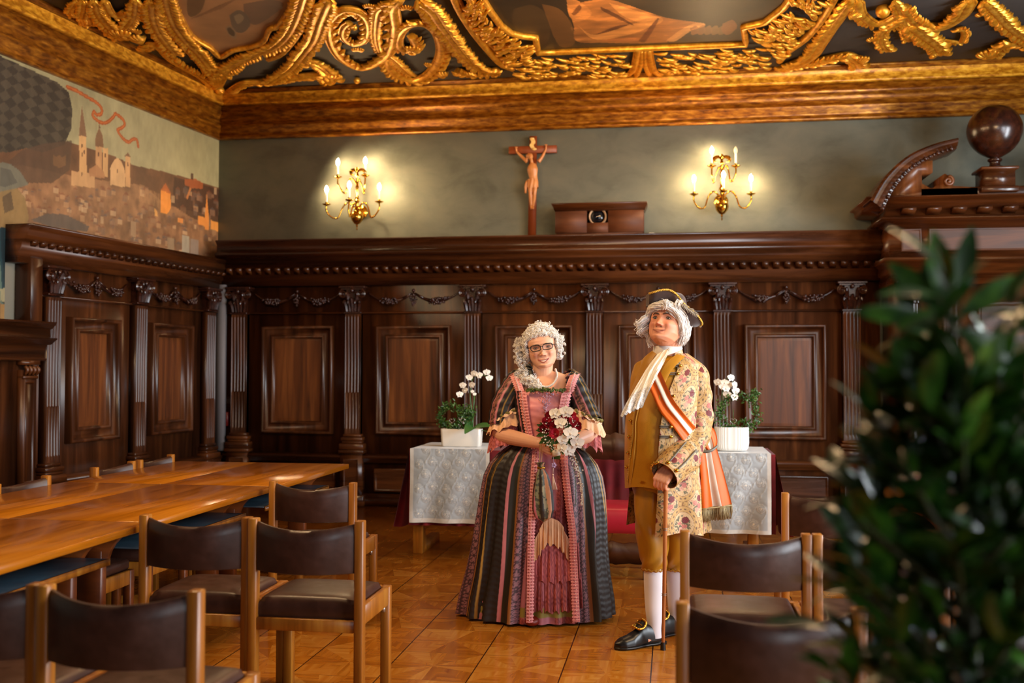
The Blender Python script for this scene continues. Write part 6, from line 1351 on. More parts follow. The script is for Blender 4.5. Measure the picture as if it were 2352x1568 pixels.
for k, (px, py, dy) in enumerate(((1256, 968, -.33), (1272, 978, -.34), (1250, 985, -.31), (1273, 995, -.36), (1264, 955, -.31), (1318, 966, -.33), (1312, 955, -.31), (1325, 978, -.31), (1292, 966, -.34), (1300, 955, -.3))): rose(bq, Wp(px, py, dy), .026, mr2 if k in (3, 5, 7) else mr1, k)
for k, (px, py, dy, s_) in enumerate(((1275, 950, -.36, .034), (1301, 946, -.37, .036), (1287, 972, -.38, .034), (1311, 995, -.39, .038), (1293, 1010, -.38, .03), (1291, 1028, -.38, .03), (1326, 1018, -.38, .036), (1306, 1034, -.37, .036))): orchid_flower(bq, Wp(px, py, dy), (r.uniform(-.5, .5), -1, r.uniform(-.1, .5)), s_, k)
mb = MB(); 
for i in range(150):
    a = r.uniform(0, 6.28); q_ = r.uniform(.3, 1)**.5; mb.ball(Wp(1287+q_*46*math.cos(a), 992+q_*44*math.sin(a), -.33+r.uniform(-.02, .02)), r.uniform(.003, .0052), k=6, m=4)
for i in range(120):
    t_ = r.random()**1.2; mb.ball(Wp(1312+18*math.sin(t_*2.)+r.gauss(0, 5)*(1.1-t_)+8*t_, 1042+t_*120, -.36+.05*t_), r.uniform(.0028, .005), k=6, m=4)
mb.build('white_berry_spray', M['orchid'], bq, smooth=True)
mb = MB()
for i in range(90):
    a = r.uniform(0, 6.28); q_ = r.uniform(.2, .9); leaf(mb, Wp(1285+q_*38*math.cos(a), 992+q_*38*math.sin(a), -.30), (math.cos(a), -.2, -math.sin(a)), (0, -1, 0), .05, .02, .2, n=4)
for i in range(16): mb.tube([Wp(1276+i*.8, 1030, -.29), Wp(1268+i*1.1, 1054, -.30)], .0025, k=5)
for p0, p1 in (((1312, 1040), (1330, 1100)), ((1312, 1040), (1322, 1160))): mb.tube([Wp(*p0, -.35), Wp((p0[0]+p1[0])/2+5, (p0[1]+p1[1])/2, -.33), Wp(*p1, -.31)], .0014, k=4, n=10)
mb.build('green_stems', M['green'], bq)
mb = MB(); mb.tube([Wp(1276, 1034, -.3), Wp(1279, 1046, -.31)], .022, k=14); mb.build('cream_handle_wrap', flat('cream_ribbon', srgb('#e4d8c0'), rough=.5), bq, smooth=True)
mb = MB()
for i in range(26): mb.ball(Wp(1299+r.gauss(0, 3), 962+i*1.0, -.37), .0035, k=6, m=4)
mb.build('pearl_string', M['orchid'], bq, smooth=True)
# tassel charm and drawstring pouch hanging from her wrist
tc = thing('tassel_charm', 'small lilac crystal charm with a cream tassel hanging below the bouquet', 'charm', (wx, wy, 0))
mb = MB(); mb.tube([Wp(1271, 1048, -.3), Wp(1272, 1064, -.31)], .0012, k=4)
for a_ in range(5): mb.ball(Wp(1272+3.5*math.cos(a_*1.26), 1068+4*math.sin(a_*1.26), -.315), .007, k=6, m=4)
mb.build('crystal', flat('lilac_crystal', srgb('#b49ac0'), rough=.1), tc)
mb = MB(); mb.tube([Wp(1271, 1074, -.315), Wp(1270, 1088, -.32)], .0014, k=4); mb.ball(Wp(1270, 1090, -.32), .005)
for i in range(14): mb.tube([Wp(1270, 1091, -.32), Wp(1268+i*.9, 1124, -.322+r.uniform(-.004, .004))], .0016, k=4)
mb.build('tassel', flat('cream_tassel', srgb('#d8b49c'), rough=.7), tc)
pb = thing('drawstring_pouch', 'striped silk drawstring pouch hanging on a cord from her wrist in front of the gown', 'bag', (wx, wy, 0))
mb = MB(); mb.tube([Wp(1241, 1012, -.27), Wp(1240, 1040, -.29), Wp(1239, 1062, -.30)], .0022, k=5, n=8); mb.tube([Wp(1244, 1014, -.27), Wp(1245, 1044, -.29), Wp(1243, 1062, -.30)], .0016, k=5, n=8); mb.build('cord', flat('gold_cord', srgb('#b08a4c'), rough=.5), pb, smooth=True)
n, m = 90, 110; t_ = np.linspace(0, 1, n); q_ = np.linspace(0, 2*pi, m, endpoint=False); cxp = np.interp(t_, [0, .3, 1], [Wp(1241, 1064, -.285)[0], Wp(1246, 1100, -.285)[0], Wp(1248, 1190, -.285)[0]]); zp = np.interp(t_, [0, 1], [Wp(1241, 1062, -.3)[2], Wp(1247, 1198, -.28)[2]])
rr = np.interp(t_, [0, .05, .1, .2, .5, .8, .93, 1], [.03, .02, .016, .032, .05, .056, .045, .003]); F_ = (1+.16*np.sin(q_*7)[None]*(np.sin(t_*pi)[:, None]))
G = np.stack([cxp[:, None]+rr[:, None]*F_*np.cos(q_)[None], -.285+rr[:, None]*.6*F_*np.sin(q_)[None], zp[:, None]+0*q_[None]], -1); k7 = (np.floor((q_/(2*pi)*14+.3*np.sin(t_*5)[:, None]+.25)) % 7)
C = np.zeros((n, m, 3)); pal = [rgb(46, 40, 36), rgb(196, 112, 124), rgb(124, 118, 82), rgb(50, 42, 36), rgb(140, 128, 92), rgb(190, 136, 100), rgb(44, 36, 32)]
for i in range(7): C[k7 == i] = pal[i]
lc = vnoise(G[..., 0], G[..., 2], 60, 2) > .55; C[lc & ((k7 == 2) | (k7 == 4))] = rgb(70, 70, 52)
mb = MB(); mb.grid(G, C=C, cv=True); mb.build('pouch', M['satin'], pb, smooth=True); mb = MB(); q2 = np.linspace(0, 2*pi, 40, endpoint=False); mb.tube(np.stack([cxp[8]+.019*np.cos(q2), -.285+.013*np.sin(q2), zp[8]+.004*np.sin(q2*5)], 1), .004, k=6, closed=True); mb.build('gold_tie', M['brass'], pb, smooth=True)
# ================================================================== the man
gx, gy = -.045, 5.62
G_ = thing('person', 'man in a brown tricorn hat and gold flowered coat, leaning on a cane', 'person', (gx, gy, 0))
def Gp(px, py, dy=0.): p = ony(px, py, gy+dy); return (p[0]-gx, dy, p[2])
HM = Head(Gp(1532, 742, -.03), rotm(math.radians(23), math.radians(19), math.radians(-3)), 1.02, w=1.12, jaw=1.16, smile=.8)
tcx = Gp(1518, 1000)[0]
TR = [(1.515, Gp(1538, 800)[0], .03, .06, .055, .055), (1.49, Gp(1536, 812)[0], .03, .10, .07, .07), (1.45, Gp(1532, 840)[0], .02, .165, .11, .10), (1.38, Gp(1528, 880)[0], .01, .178, .15, .12), (1.28, Gp(1524, 915)[0], .0, .178, .175, .13), (1.15, tcx, -.01, .182, .195, .13), (1.05, tcx, -.01, .185, .205, .13), (.95, tcx+.002, -.01, .185, .20, .13), (.85, tcx+.004, -.0, .188, .19, .135), (.78, tcx+.006, .0, .19, .19, .14)]
TRa = np.array(TR)[::-1]
def tr(z): return [float(np.interp(z, TRa[:, 0], TRa[:, i])) for i in range(1, 6)]
def tp(phi, z, out=0.):
    cx_, cy_, rx, rf, rb = tr(z); s_ = math.sin(phi); return np.array([cx_+(rx+out)*math.cos(phi), cy_+((rf if s_ < 0 else rb)+out)*s_, z])
mb = MB(); mb.grid(HM.wp(HM.shape().reshape(-1, 3)).reshape(170, 150, 3), cv=True, caps=True, flip=True)
for s in (-1, 1):
    e = HM.wp((s*.076, .012, -.012)); mb.ball(e, (.011, .016, .032), k=14, m=10); mb.tube([HM.wp((s*.078, .0, .015)), HM.wp((s*.088, .014, .02)), HM.wp((s*.09, .024, -.01)), HM.wp((s*.08, .008, -.042))], .005, n=12, k=7)
mb.tube([HM.wp((0, .03, -.03)), Gp(1537, 785, .0), Gp(1538, 806, .02), Gp(1540, 830, .03)], [.07, .066, .068, .08], k=24, n=20)
mb.ball(HM.wp((0, .0, -.085)), (.06, .06, .04), k=18, m=12)
P, A, T = ringgrid([(z, a, b_, c-.02-.03*(z < .9), d-.02-.05*(z < .9), e-.02-.04*(z < .9)) for z, a, b_, c, d, e in TR], 50, 44); mb.grid(P, cv=True, caps=True)
shL = Gp(1590, 856, .02); elL = Gp(1613, 985, -.03); wrM = Gp(1538, 1072, -.25); hdM = Gp(1524, 1094, -.28)
capsule_chain(mb, [shL, tuple((np.array(shL)+elL)/2+np.array([.008, 0, 0])), elL], [.055, .05, .044], k=16); capsule_chain(mb, [elL, tuple((np.array(elL)+wrM)/2), wrM], [.044, .04, .027], k=16)
shR = Gp(1480, 866, .06); capsule_chain(mb, [shR, Gp(1482, 950, .12), Gp(1488, 1010, .10), Gp(1495, 1060, .05)], [.05, .045, .036, .026], k=14); hand(mb, Gp(1495, 1062, .05), (0, -.2, -1), (1, 0, 0), s=1., curl=.4)
hand(mb, wrM, np.array(hdM)-np.array(wrM), (-.1, .35, -1), s=1.05, curl=1.15, side=-1)
anR = Gp(1503, 1440, -.13); anL = Gp(1552, 1412, .10)
hipR = (Gp(1500, 1150)[0]-.0, -.03, .76); knR = Gp(1502, 1296, -.08); hipL = (Gp(1560, 1150)[0], .02, .76); knL = Gp(1556, 1296, .04)
for hp, kn, an in ((hipR, knR, anR), (hipL, knL, anL)):
    k_ = np.array(kn); a_ = np.array(an); mb.tube([hp, tuple((np.array(hp)+k_)/2), kn, tuple(k_*.62+a_*.38+np.array([.004, .012, 0])), tuple(k_*.25+a_*.75), an, tuple(a_+np.array([0, 0, -.045]))], [.075, .062, .044, .044, .036, .028, .03], k=18, n=40); mb.tube([tuple(a_+np.array([.02, .02, -.05])), tuple(a_+np.array([-.05, -.045, -.055]))], [.032, .03], k=12)
SKM = rgb(226, 156, 120)
def skinM(V):
    C = np.tile(np.array(SKM), (len(V), 1)); L = HM.lp(V); f = (L[:, 1] < -.02) & (np.abs(L[:, 0]) < .09) & (np.abs(L[:, 2]) < .14)
    def bl(x, z, sx, sz, c, a):
        w = a*np.exp(-((np.abs(L[:, 0])-x)/sx)**2-((L[:, 2]-z)/sz)**2)*f; C[:] = C*(1-w[:, None])+np.array(c)*w[:, None]
    bl(.042, -.032, .02, .018, rgb(208, 108, 84), .5); bl(0, -.042, .014, .012, rgb(206, 108, 86), .5); bl(.0125, -.052, .0045, .003, rgb(70, 30, 22), .9); bl(.033, .002, .02, .012, rgb(170, 104, 80), .5); bl(.033, -.062, .003, .02, rgb(150, 84, 62), .6); bl(0, .035, .003, .012, rgb(160, 96, 70), .5); bl(0, .055, .045, .002, rgb(190, 120, 90), .5); bl(0, -.09, .03, .02, rgb(206, 150, 124), .4)
    return C*(.94+.12*vnoise(V[:, 0], V[:, 2], 40, 6)[:, None])
remeshed(mb, 'body', M['skin'], G_, .0028, skinM, smooth_it=2)
eyes(G_, HM, rgb(52, 36, 26), M['lash'], gaze=(-.001, .0015), open_=.0058)
for s in (-1, 1):
    mb = MB(); mb.tube(HM.wp([HM.surf(s*x, z, .0015) for x, z in ((.012, .0165), (.022, .0195), (.036, .0215), (.05, .016))]), [.0034, .0042, .0034, .0012], k=6, n=12, flat=1.); mb.build('eyebrow', M['brow'], G_, smooth=True)
us = np.linspace(-1, 1, 17); mb = MB(); mb.tube(HM.wp([HM.surf(u*.036, -.0745+.010*abs(u)**2, .0004) for u in us]), [.0006]+[.0013]*15+[.0006], k=6); mb.build('mouth_line', flat('mouth_line', srgb('#6e2c20'), rough=.6), G_, smooth=True)
mb = MB(); mb.tube(HM.wp([HM.surf(u*.031, -.0795+.009*abs(u)**2, -.001) for u in us]), [.0006]+[.0030]*15+[.0006], k=7); mb.tube(HM.wp([HM.surf(u*.031, -.0705+.008*abs(u)**2, -.0012) for u in us]), [.0006]+[.0022]*15+[.0006], k=7); mb.build('lips', flat('lip_tan', srgb('#c07860'), rough=.5), G_, smooth=True)

# stockings, breeches, shoes
M['stocking'] = flat('white_stocking', srgb('#dcd8de'), rough=.75)
def leg(name, mat, pts, rad, nf=0, amp=.0, col=None, k=60, n=60, label=None):
    A = cr([tuple(p)+(r_,) for p, r_ in zip(pts, rad)], n); Rr = A[:, 3]; a = np.linspace(0, 2*pi, k, endpoint=False); t = np.linspace(0, 1, n)
    rr = Rr[:, None]*(1+0*a[None])+amp*np.sin(a*nf+3*np.sin(t*9)[:, None])[...]*np.ones((n, 1)); P = np.stack([A[:, 0:1]+rr*np.cos(a)[None], A[:, 1:2]+rr*np.sin(a)[None], A[:, 2:3]+0*rr], -1)
    mb = MB(); mb.grid(P, cv=True); return mb, P
for kn, an, hp in ((knR, anR, hipR), (knL, anL, hipL)):
    k_ = np.array(kn); a_ = np.array(an); mb, P = leg('s', None, [k_+np.array([0, 0, .05]), k_*.62+a_*.38+np.array([.004, .012, 0]), k_*.25+a_*.75, a_, a_+np.array([0, 0, -.05])], [.056, .0565, .045, .0355, .038]); 
    mb.build('stocking', M['stocking'], G_, smooth=True)
    h_ = np.array(hp)+np.array([0, 0, .06]); mb, P = leg('b', None, [h_, (h_+k_)/2+np.array([-.004, -.01, 0]), k_+np.array([0, 0, .03]), k_+np.array([0, 0, -.028])], [.098, .092, .07, .06], nf=5, amp=.004)
    q_ = np.linspace(0, 2*pi, 60, endpoint=False); mb.tube(np.stack([k_[0]+.061*np.cos(q_), k_[1]+.061*np.sin(q_), k_[2]-.022+.004*np.sin(q_*15)], 1), .006, k=6, closed=True)
    mb.build('gold_breeches', noise_mat('mustard_satin', [(.3, srgb('#90600e')), (.6, srgb('#b27a16'))], scale=(4, 4, 2), rough=.38, dist=1.) if 'breech' not in M else M['breech'], G_, smooth=True); M['breech'] = bpy.data.materials['mustard_satin']
mb = MB(); P, A, T = ringgrid([(.90, tcx, .0, .155, .14, .12), (.80, tcx+.006, -.0, .160, .145, .13), (.73, tcx+.012, .0, .14, .12, .12), (.67, tcx+.012, .0, .08, .07, .08)], 30, 60); mb.grid(P, cv=True, caps=True); mb.build('breeches_seat', M['breech'], G_, smooth=True)
M['shoe'] = flat('black_leather', srgb('#0e0c0b'), rough=.34)
def shoe(an, d, L=.30, buckle=True):
    d = np.array(d, float); d /= np.linalg.norm(d); s_ = np.array([-d[1], d[0], 0]); a_ = np.array(an); heel = a_-d*.055; heel[2] = 0
    mb = MB(); n, m = 44, 40; t = np.linspace(0, 1, n); w = np.interp(t, [0, .06, .2, .45, .68, .85, .95, 1], [.006, .026, .034, .034, .047, .043, .028, .003]); h = np.interp(t, [0, .08, .25, .38, .5, .7, .88, 1], [.05, .085, .09, .098, .086, .055, .042, .02])
    a = np.linspace(0, 2*pi, m, endpoint=False); ca, sa = np.cos(a), np.sin(a); P = heel+d*(t*L)[:, None, None]+s_*(w[:, None]*np.sign(ca)*np.abs(ca)**.8)[..., None]; P[..., 2] = .012+h[:, None]*np.clip(sa, 0, 1)[None]**.8+.0*P[..., 2]+np.where(sa < 0, .0, 0)
    mb.grid(P, cv=True, caps=True); sh = mb.build('shoe', M['shoe'], G_, smooth=True)
    mb = MB(); S0 = P[:, :1, :]; ol = [heel+d*(t_*L)+s_*(w_+.003)*sg for sg in (1, -1) for t_, w_ in (zip(t, w) if sg == 1 else zip(t[::-1], w[::-1]))]; ol = [(p[0], p[1]) for p in ol]; mb.prism(ol, .004, .014, ax='z'); hl = [heel+d*x+s_*y for x, y in ((-.002, -.03), (.065, -.034), (.065, .034), (-.002, .03))]; mb.prism([(p[0], p[1]) for p in hl], 0, .016, ax='z'); mb.build('sole', M['dark'], sh)
    if buckle:
        c = heel+d*(.50*L); c[2] = .108; up = np.array([0, 0, 1.])*.87+d*.5; fx = d*.87-np.array([0, 0, .5]); a = np.linspace(0, 2*pi, 60, endpoint=False); r_ = np.maximum(np.abs(np.cos(a)), np.abs(np.sin(a)))**-.72
        # tongue flap
        mb = MB(); U, V = np.meshgrid(np.linspace(-1, 1, 11), np.linspace(0, 1, 10), indexing='ij'); mb.grid(c+s_*(U*.036*(1-.25*V**3))[..., None]+(-fx*.9+0)*(V*.075-.035)[..., None]+up*(.004-.018*U**2+.006*V)[..., None]); mb.build('tongue', M['shoe'], sh, smooth=True)
        mb = MB(); P = c+up*(.013-.02*np.cos(a)**2)[:, None]+s_*(.036*r_*np.cos(a))[:, None]+fx*(.031*r_*np.sin(a))[:, None]; mb.tube(P, .0055, k=7, closed=True)
        for i in range(0, 60, 2): mb.ball(P[i]+up*.004, .0045, k=6, m=5)
        mb.tube([c+s_*-.03+up*.006, c+up*.014, c+s_*.03+up*.006], .0025, k=5); mb.build('gold_buckle', M['brass'], sh, smooth=True)
shoe(anR, (-.80, -.60, 0)); shoe(anL, (-.75, -.66, 0))

# waistcoat
def wcmat():
    m, nt, b = mk('mustard_waistcoat'); l = nt.links.new; tc = nt.nodes.new('ShaderNodeTexCoord'); v = node(nt, 'ShaderNodeTexVoronoi'); v.inputs['Scale'].default_value = 150; l(tc.outputs['Object'], v.inputs['Vector'])
    l(ramp(nt, v.outputs['Distance'], [(.10, srgb('#845808')), (.2, srgb('#b27a0c'))]), b.inputs['Base Color']); inp(b, rough=.5); return m
M['wc'] = wcmat()
def torso_panel(z0, z1, a0, a1, out, n=60, m=90, fold=None, flare=0.):
    zz = np.linspace(z1, z0, n); aa = np.linspace(a0, a1, m); P = np.array([[tp(a, max(z, .78), out+flare*max(0, .9-z)) for a in aa] for z in zz]); P[..., 2] = zz[:, None]
    if fold is not None: f = fold(zz[:, None], aa[None]); P[..., 0] += f*np.cos(aa)[None]; P[..., 1] += f*np.sin(aa)[None]
    return P, zz, aa
fo = lambda z, a: .003*np.sin(a*9+z*6)+.004*np.sin(z*22+a*2)*np.clip(1.1-z, 0, 1)*2
P, zz, aa = torso_panel(.80, 1.49, -pi*1.05, pi*.1, .006, fold=fo); P[..., 2] += .012*np.cos(aa*3)[None]*(P[..., 2] < .83); mb = MB(); mb.grid(P); mb.grid(P*np.array([.985, .985, 1])); mb.build('mustard_waistcoat', M['wc'], G_, smooth=True)
# buttons and gold braid down the front (placket at the belly's left)
def wpx(px, z, out=.012):     # torso surface point seen at photo column px (front side)
    cx_, cy_, rx, rf, rb = tr(z); best = None
    for k in range(60):
        a = -pi+pi*k/59; p = tp(a, z, out); w_ = np.array([p[0]+gx, p[1]+gy, p[2]])-CPOS; q_ = 1176+FPX*(w_@AR)/(w_@AF)
        if best is None or abs(q_-px) < best[0]: best = (abs(q_-px), a)
    return tp(best[1], z, out)
zof = lambda py: 1.42-(py-848)*.00229
for py, px in ((965, 1447), (1001, 1444), (1038, 1441), (1072, 1438), (930, 1452)):
    mb = MB(); p = wpx(px, zof(py), .014); mb.ball(p, (.009, .009, .009), k=12, m=8); mb.build('gold_button', M['brass'], G_, smooth=True)
mb = MB()
for dx in (10, 3): mb.tube([wpx(px+dx, zof(py), .011) for py, px in ((930, 1458), (965, 1452), (1001, 1449), (1038, 1446), (1072, 1443), (1108, 1439))], .0028, n=60, k=5)
for py in range(932, 1110, 5): mb.ball(wpx(1457-(py-932)*.09, zof(py), .012), .004, k=6, m=4)
mb.build('gold_braid', flat('gold_braid', srgb('#c89a3c'), rough=.45, metal=.3), G_, smooth=True)

# flowered coat
def brocade(Sx, T, seed=0):
    C = np.zeros(Sx.shape+(3,)); C[:] = rgb(170, 118, 48); n1 = vnoise(Sx, T, 34, seed+1); n2 = vnoise(Sx, T, 70, seed+2); n3 = vnoise(Sx, T, 120, seed+3)
    C = mixc(C, (np.abs(n1-.5) < .045), rgb(220, 184, 112), .8); C = mixc(C, n2 > .68, rgb(200, 156, 84), .7); C = mixc(C, n2 < .3, rgb(150, 108, 56), .7); C = mixc(C, (n3 > .74) & (n1 > .5), rgb(104, 116, 108), .6)
    px_, pz_ = .150, .215; j = np.floor(T/pz_); 
    for off in (0, .5):
        u = ((Sx/px_+off) % 1-.5)*px_; v = ((T/pz_+off) % 1-.5)*pz_; d = np.hypot(u/.064, v/.088)
        C = mixc(C, d < 1.118, rgb(122, 76, 36)); C = mixc(C, d < 1.095, rgb(206, 168, 104)); ring = (d > .8) & (d < 1.07); a = np.arctan2(v/.088, u/.064); dots = ring & (np.hypot(((a*8/pi) % 1-.5)*.9, (d-.93)*4.6) < .22); C = mixc(C, ring & (n2 > .55), rgb(196, 156, 96), .8); C = mixc(C, dots, rgb(92, 58, 50), .8)
        C = mixc(C, d < .79, rgb(128, 80, 40)); C = mixc(C, d < .768, rgb(218, 186, 140))
        inn = d < .74; g1 = vnoise(Sx, T, 95, seed+5); C = mixc(C, inn & (np.hypot(u/.046, (v+.006)/.06) < 1) & (g1 < .42), rgb(92, 92, 66), .9); C = mixc(C, inn & (np.hypot(u/.04, v/.055) < 1) & (g1 > .66), rgb(206, 140, 122), .8)
        for (rx_, rz_, rr, c1, c2) in ((.012, .026, .017, (142, 40, 40), (84, 20, 24)), (-.016, .004, .013, (216, 150, 130), (178, 96, 84)), (.008, -.012, .014, (210, 134, 116), (170, 84, 76)), (-.008, -.03, .011, (226, 176, 150), (186, 120, 96))):
            rd = np.hypot(u-rx_, v-rz_); an = np.arctan2(v-rz_, u-rx_); C = mixc(C, inn & (rd < rr), rgb(*c1)); C = mixc(C, inn & (rd < rr) & (np.sin(rd/rr*15+an*2) > .35), rgb(*c2), .85)
    return C**1.12*.80*(.86+.28*vnoise(Sx, T, 200, seed+7)[..., None])
A0 = math.radians(-96)
def coat_panel(z0, z1, a0, a1, out, fl, n, m, fold):
    P, zz, aa = torso_panel(z0, z1, a0, a1, out, n, m, fold, fl); Sx = np.tile(aa[None]*.205, (n, 1)); Tz = np.tile(zz[:, None], (1, m)); return P, Sx, Tz, aa
cf = lambda z, a: .004*np.sin(a*7)*(z < 1.3)+.024*np.clip(.95-z, 0, 1)*1.6*np.sin(a*8+1)
# front edge runs from the neck outwards: opening angle changes with height
n, m = 380, 380; zz = np.linspace(1.505, .575, n); mb = MB(); P = np.zeros((n, m, 3)); Sx = np.zeros((n, m))
for i, z in enumerate(zz):
    a0 = math.radians(np.interp(z, [.57, .8, 1.0, 1.2, 1.33, 1.42, 1.5], [-98, -95, -93, -88, -80, -72, -75])); aa = np.linspace(a0, math.radians(140), m); out = .020+.10*max(0, .92-z)+.004*max(0, z-1.35)
    for j_, a in enumerate(aa): pass
    cx_, cy_, rx, rf, rb = tr(max(z, .79)); f = out+cf(z, aa); P[i, :, 0] = cx_+(rx+f)*np.cos(aa); P[i, :, 1] = cy_+(np.where(np.sin(aa) < 0, rf, rb)+f)*np.sin(aa); P[i, :, 2] = z+.012*np.sin(aa*4)*(z < .62); Sx[i] = (aa-a0)*.21
Tz = np.tile(zz[:, None], (1, m)); C = brocade(Sx+.02, Tz+.02); mb.grid(P, C=C); q_ = P.copy(); q_[..., :2] = q_[..., :2]*.985; mb.grid(q_, C=C*.9); mb.build('flowered_coat', M['brocade'], G_, smooth=True)
# far coat tail behind the right leg
U, V = np.meshgrid(np.linspace(0, 1, 40), np.linspace(0, 1, 60), indexing='ij'); a_, b_, c_, d_ = (np.array(Gp(*q)) for q in ((1443, 1110, .10), (1490, 1110, .16), (1492, 1222, .18), (1472, 1222, .12)))
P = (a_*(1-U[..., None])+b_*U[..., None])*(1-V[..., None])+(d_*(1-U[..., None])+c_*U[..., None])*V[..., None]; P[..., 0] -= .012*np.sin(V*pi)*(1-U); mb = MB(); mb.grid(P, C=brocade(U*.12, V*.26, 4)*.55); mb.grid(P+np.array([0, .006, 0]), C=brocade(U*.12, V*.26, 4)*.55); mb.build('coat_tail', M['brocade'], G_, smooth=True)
# mustard lapel and collar
mb = MB(); U = np.linspace(0, 1, 30); inner_ = [wpx(px, z, .03) for px, z in ((1553, 1.50), (1528, 1.45), (1516, 1.38), (1510, 1.30), (1508, 1.22))]; outer_ = [wpx(px, z, .034) for px, z in ((1575, 1.49), (1552, 1.44), (1536, 1.385), (1524, 1.31), (1512, 1.22))]
a_, b_ = cr(inner_, 30), cr(outer_, 30); mb.grid(np.stack([a_, (a_+b_)/2+np.array([0, -.008, 0]), b_], 1)); 
a_ = cr([Gp(1498, 805, -.04), Gp(1478, 822, -.03), Gp(1462, 848, -.01), Gp(1450, 880, -.02), Gp(1444, 912, -.06)], 30); b_ = cr([Gp(1508, 812, -.09), Gp(1494, 832, -.1), Gp(1482, 858, -.11), Gp(1470, 885, -.13), Gp(1460, 915, -.15)], 30); mb.grid(np.stack([a_, (a_+b_)/2+np.array([-.008, -.012, .004]), b_], 1)); mb.build('mustard_lapel', M['wc'], G_, smooth=True)
# sleeve and turned back cuff
def sleeve_grid(pts, rad, n=200, k=200, folds=True):
    A = cr([tuple(p)+(r_,) for p, r_ in zip(pts, rad)], n); C_, Rr = A[:, :3], A[:, 3]; Tn = np.gradient(C_, axis=0); Tn /= np.linalg.norm(Tn, axis=1)[:, None]; U = np.cross(Tn, (0, 1, .01)); U /= np.linalg.norm(U, axis=1)[:, None]; V_ = np.cross(Tn, U); a = np.linspace(0, 2*pi, k, endpoint=False); L = np.concatenate([[0], np.cumsum(np.linalg.norm(np.diff(C_, axis=0), axis=1))])
    f = (.004*np.sin(L[:, None]*60+2*np.cos(a)[None]+1)+.003*np.sin(a*5+L[:, None]*20)) if folds else 0*a[None]; P = C_[:, None]+(Rr[:, None]+f)[..., None]*(U[:, None]*np.cos(a)[None, :, None]+V_[:, None]*np.sin(a)[None, :, None]); return P, np.tile(a[None]*.07, (n, 1)), np.tile(L[:, None], (1, k))
P, Sx, Tz = sleeve_grid([Gp(1575, 838, .03), Gp(1592, 862, .01), Gp(1603, 920, -.01), Gp(1604, 975, -.03), Gp(1588, 1020, -.10), Gp(1566, 1052, -.19)], [.052, .075, .076, .073, .072, .068]); mb = MB(); mb.grid(P, C=brocade(Sx+.03, Tz+.07, 2), cv=True); mb.build('flowered_sleeve', M['brocade'], G_, smooth=True)
P, Sx, Tz = sleeve_grid([Gp(1574, 1042, -.16), Gp(1552, 1066, -.22), Gp(1526, 1092, -.285)], [.094, .09, .078], n=100, folds=False); mb = MB(); mb.grid(P, C=brocade(Sx*1.2, Tz+.1, 3), cv=True); c_ = P.mean(1); P2 = c_[:, None]+(P-c_[:, None])*.96; mb.grid(P2, C=brocade(Sx, Tz, 3)*.8, cv=True); mb.grid(np.stack([P[0], P2[0]]), c=rgb(220, 180, 110), cv=True); mb.grid(np.stack([P[-1], P2[-1]]), c=rgb(190, 140, 80), cv=True); cu = mb.build('turned_cuff', M['brocade'], G_, smooth=True, angle=60)
M['greybraid'] = flat('grey_silver_braid', srgb('#6c665c'), rough=.55, metal=.2)
mb = MB(); bt = MB()
for u0 in range(0, 200, 22):
    q_ = P[12:84, u0]; cc_ = c_[12:84]; q_ = cc_+(q_-cc_)*1.03
    if q_[:, 1].mean() > c_[12:84, 1].mean()-.055: continue
    mb.tube(q_, .004, k=6); mb.tube(q_+np.array([.006, 0, .004]), .0035, k=6); bt.ball(q_[-1]+np.array([-.004, -.006, -.004]), .0105, k=12, m=8)
for k in range(9): bt.ball(P[-1, 84+k*4]+np.array([-.004, -.003, .003*math.cos(k*2)]), .007, k=8, m=6)
mb.build('cuff_braid', M['greybraid'], cu, smooth=True); bt.build('cuff_buttons', M['brass'], cu, smooth=True)
# grey frogging and buttons along the coat edge
mb = MB(); bt = MB()
for py, x0, x1 in ((838, 1537, 1560), (856, 1530, 1556), (906, 1520, 1548), (974, 1514, 1540), (996, 1514, 1540), (1118, 1512, 1530), (1142, 1512, 1530)):
    z = zof(py); o_ = .024+.10*max(0, .92-z); pts = [wpx(x, z, o_+.004) for x in np.linspace(x0, x1, 5)]; mb.tube(pts, .0035, k=5); mb.tube([p+np.array([0, 0, -.008]) for p in pts], .0035, k=5); bt.ball(pts[-1]+np.array([.004, -.006, -.004]), .009, k=10, m=8)
mb.build('coat_frogging', M['greybraid'], G_, smooth=True); bt.build('coat_buttons', M['brass'], G_, smooth=True)
# neck band and lace jabot
mb = MB(); q_ = np.linspace(0, 2*pi, 60, endpoint=False); c0 = np.array(Gp(1532, 800, .012)); G2 = []
for h, r_ in ((-.03, .082), (-.0, .077), (.034, .072), (.036, .069)): G2.append(np.stack([c0[0]+r_*np.cos(q_), c0[1]+r_*1.0*np.sin(q_), c0[2]+h+.34*r_*np.cos(q_)+.1*r_*np.sin(q_)], 1))
mb.grid(np.array(G2), cv=True); mb.build('white_collar', flat('white_linen', srgb('#e6e0d6'), rough=.7), G_, smooth=True)
n, m = 90, 60; t = np.linspace(0, 1, n); u = np.linspace(-1, 1, m); cen = cr([Gp(1524, 806, -.085), Gp(1508, 832, -.15), Gp(1488, 868, -.20), Gp(1466, 908, -.245), Gp(1450, 942, -.265)], n); hw = cr([(.034,), (.050,), (.054,), (.06,), (.064,)], n)[:, 0]; dv = np.array([.87, .0, .42])
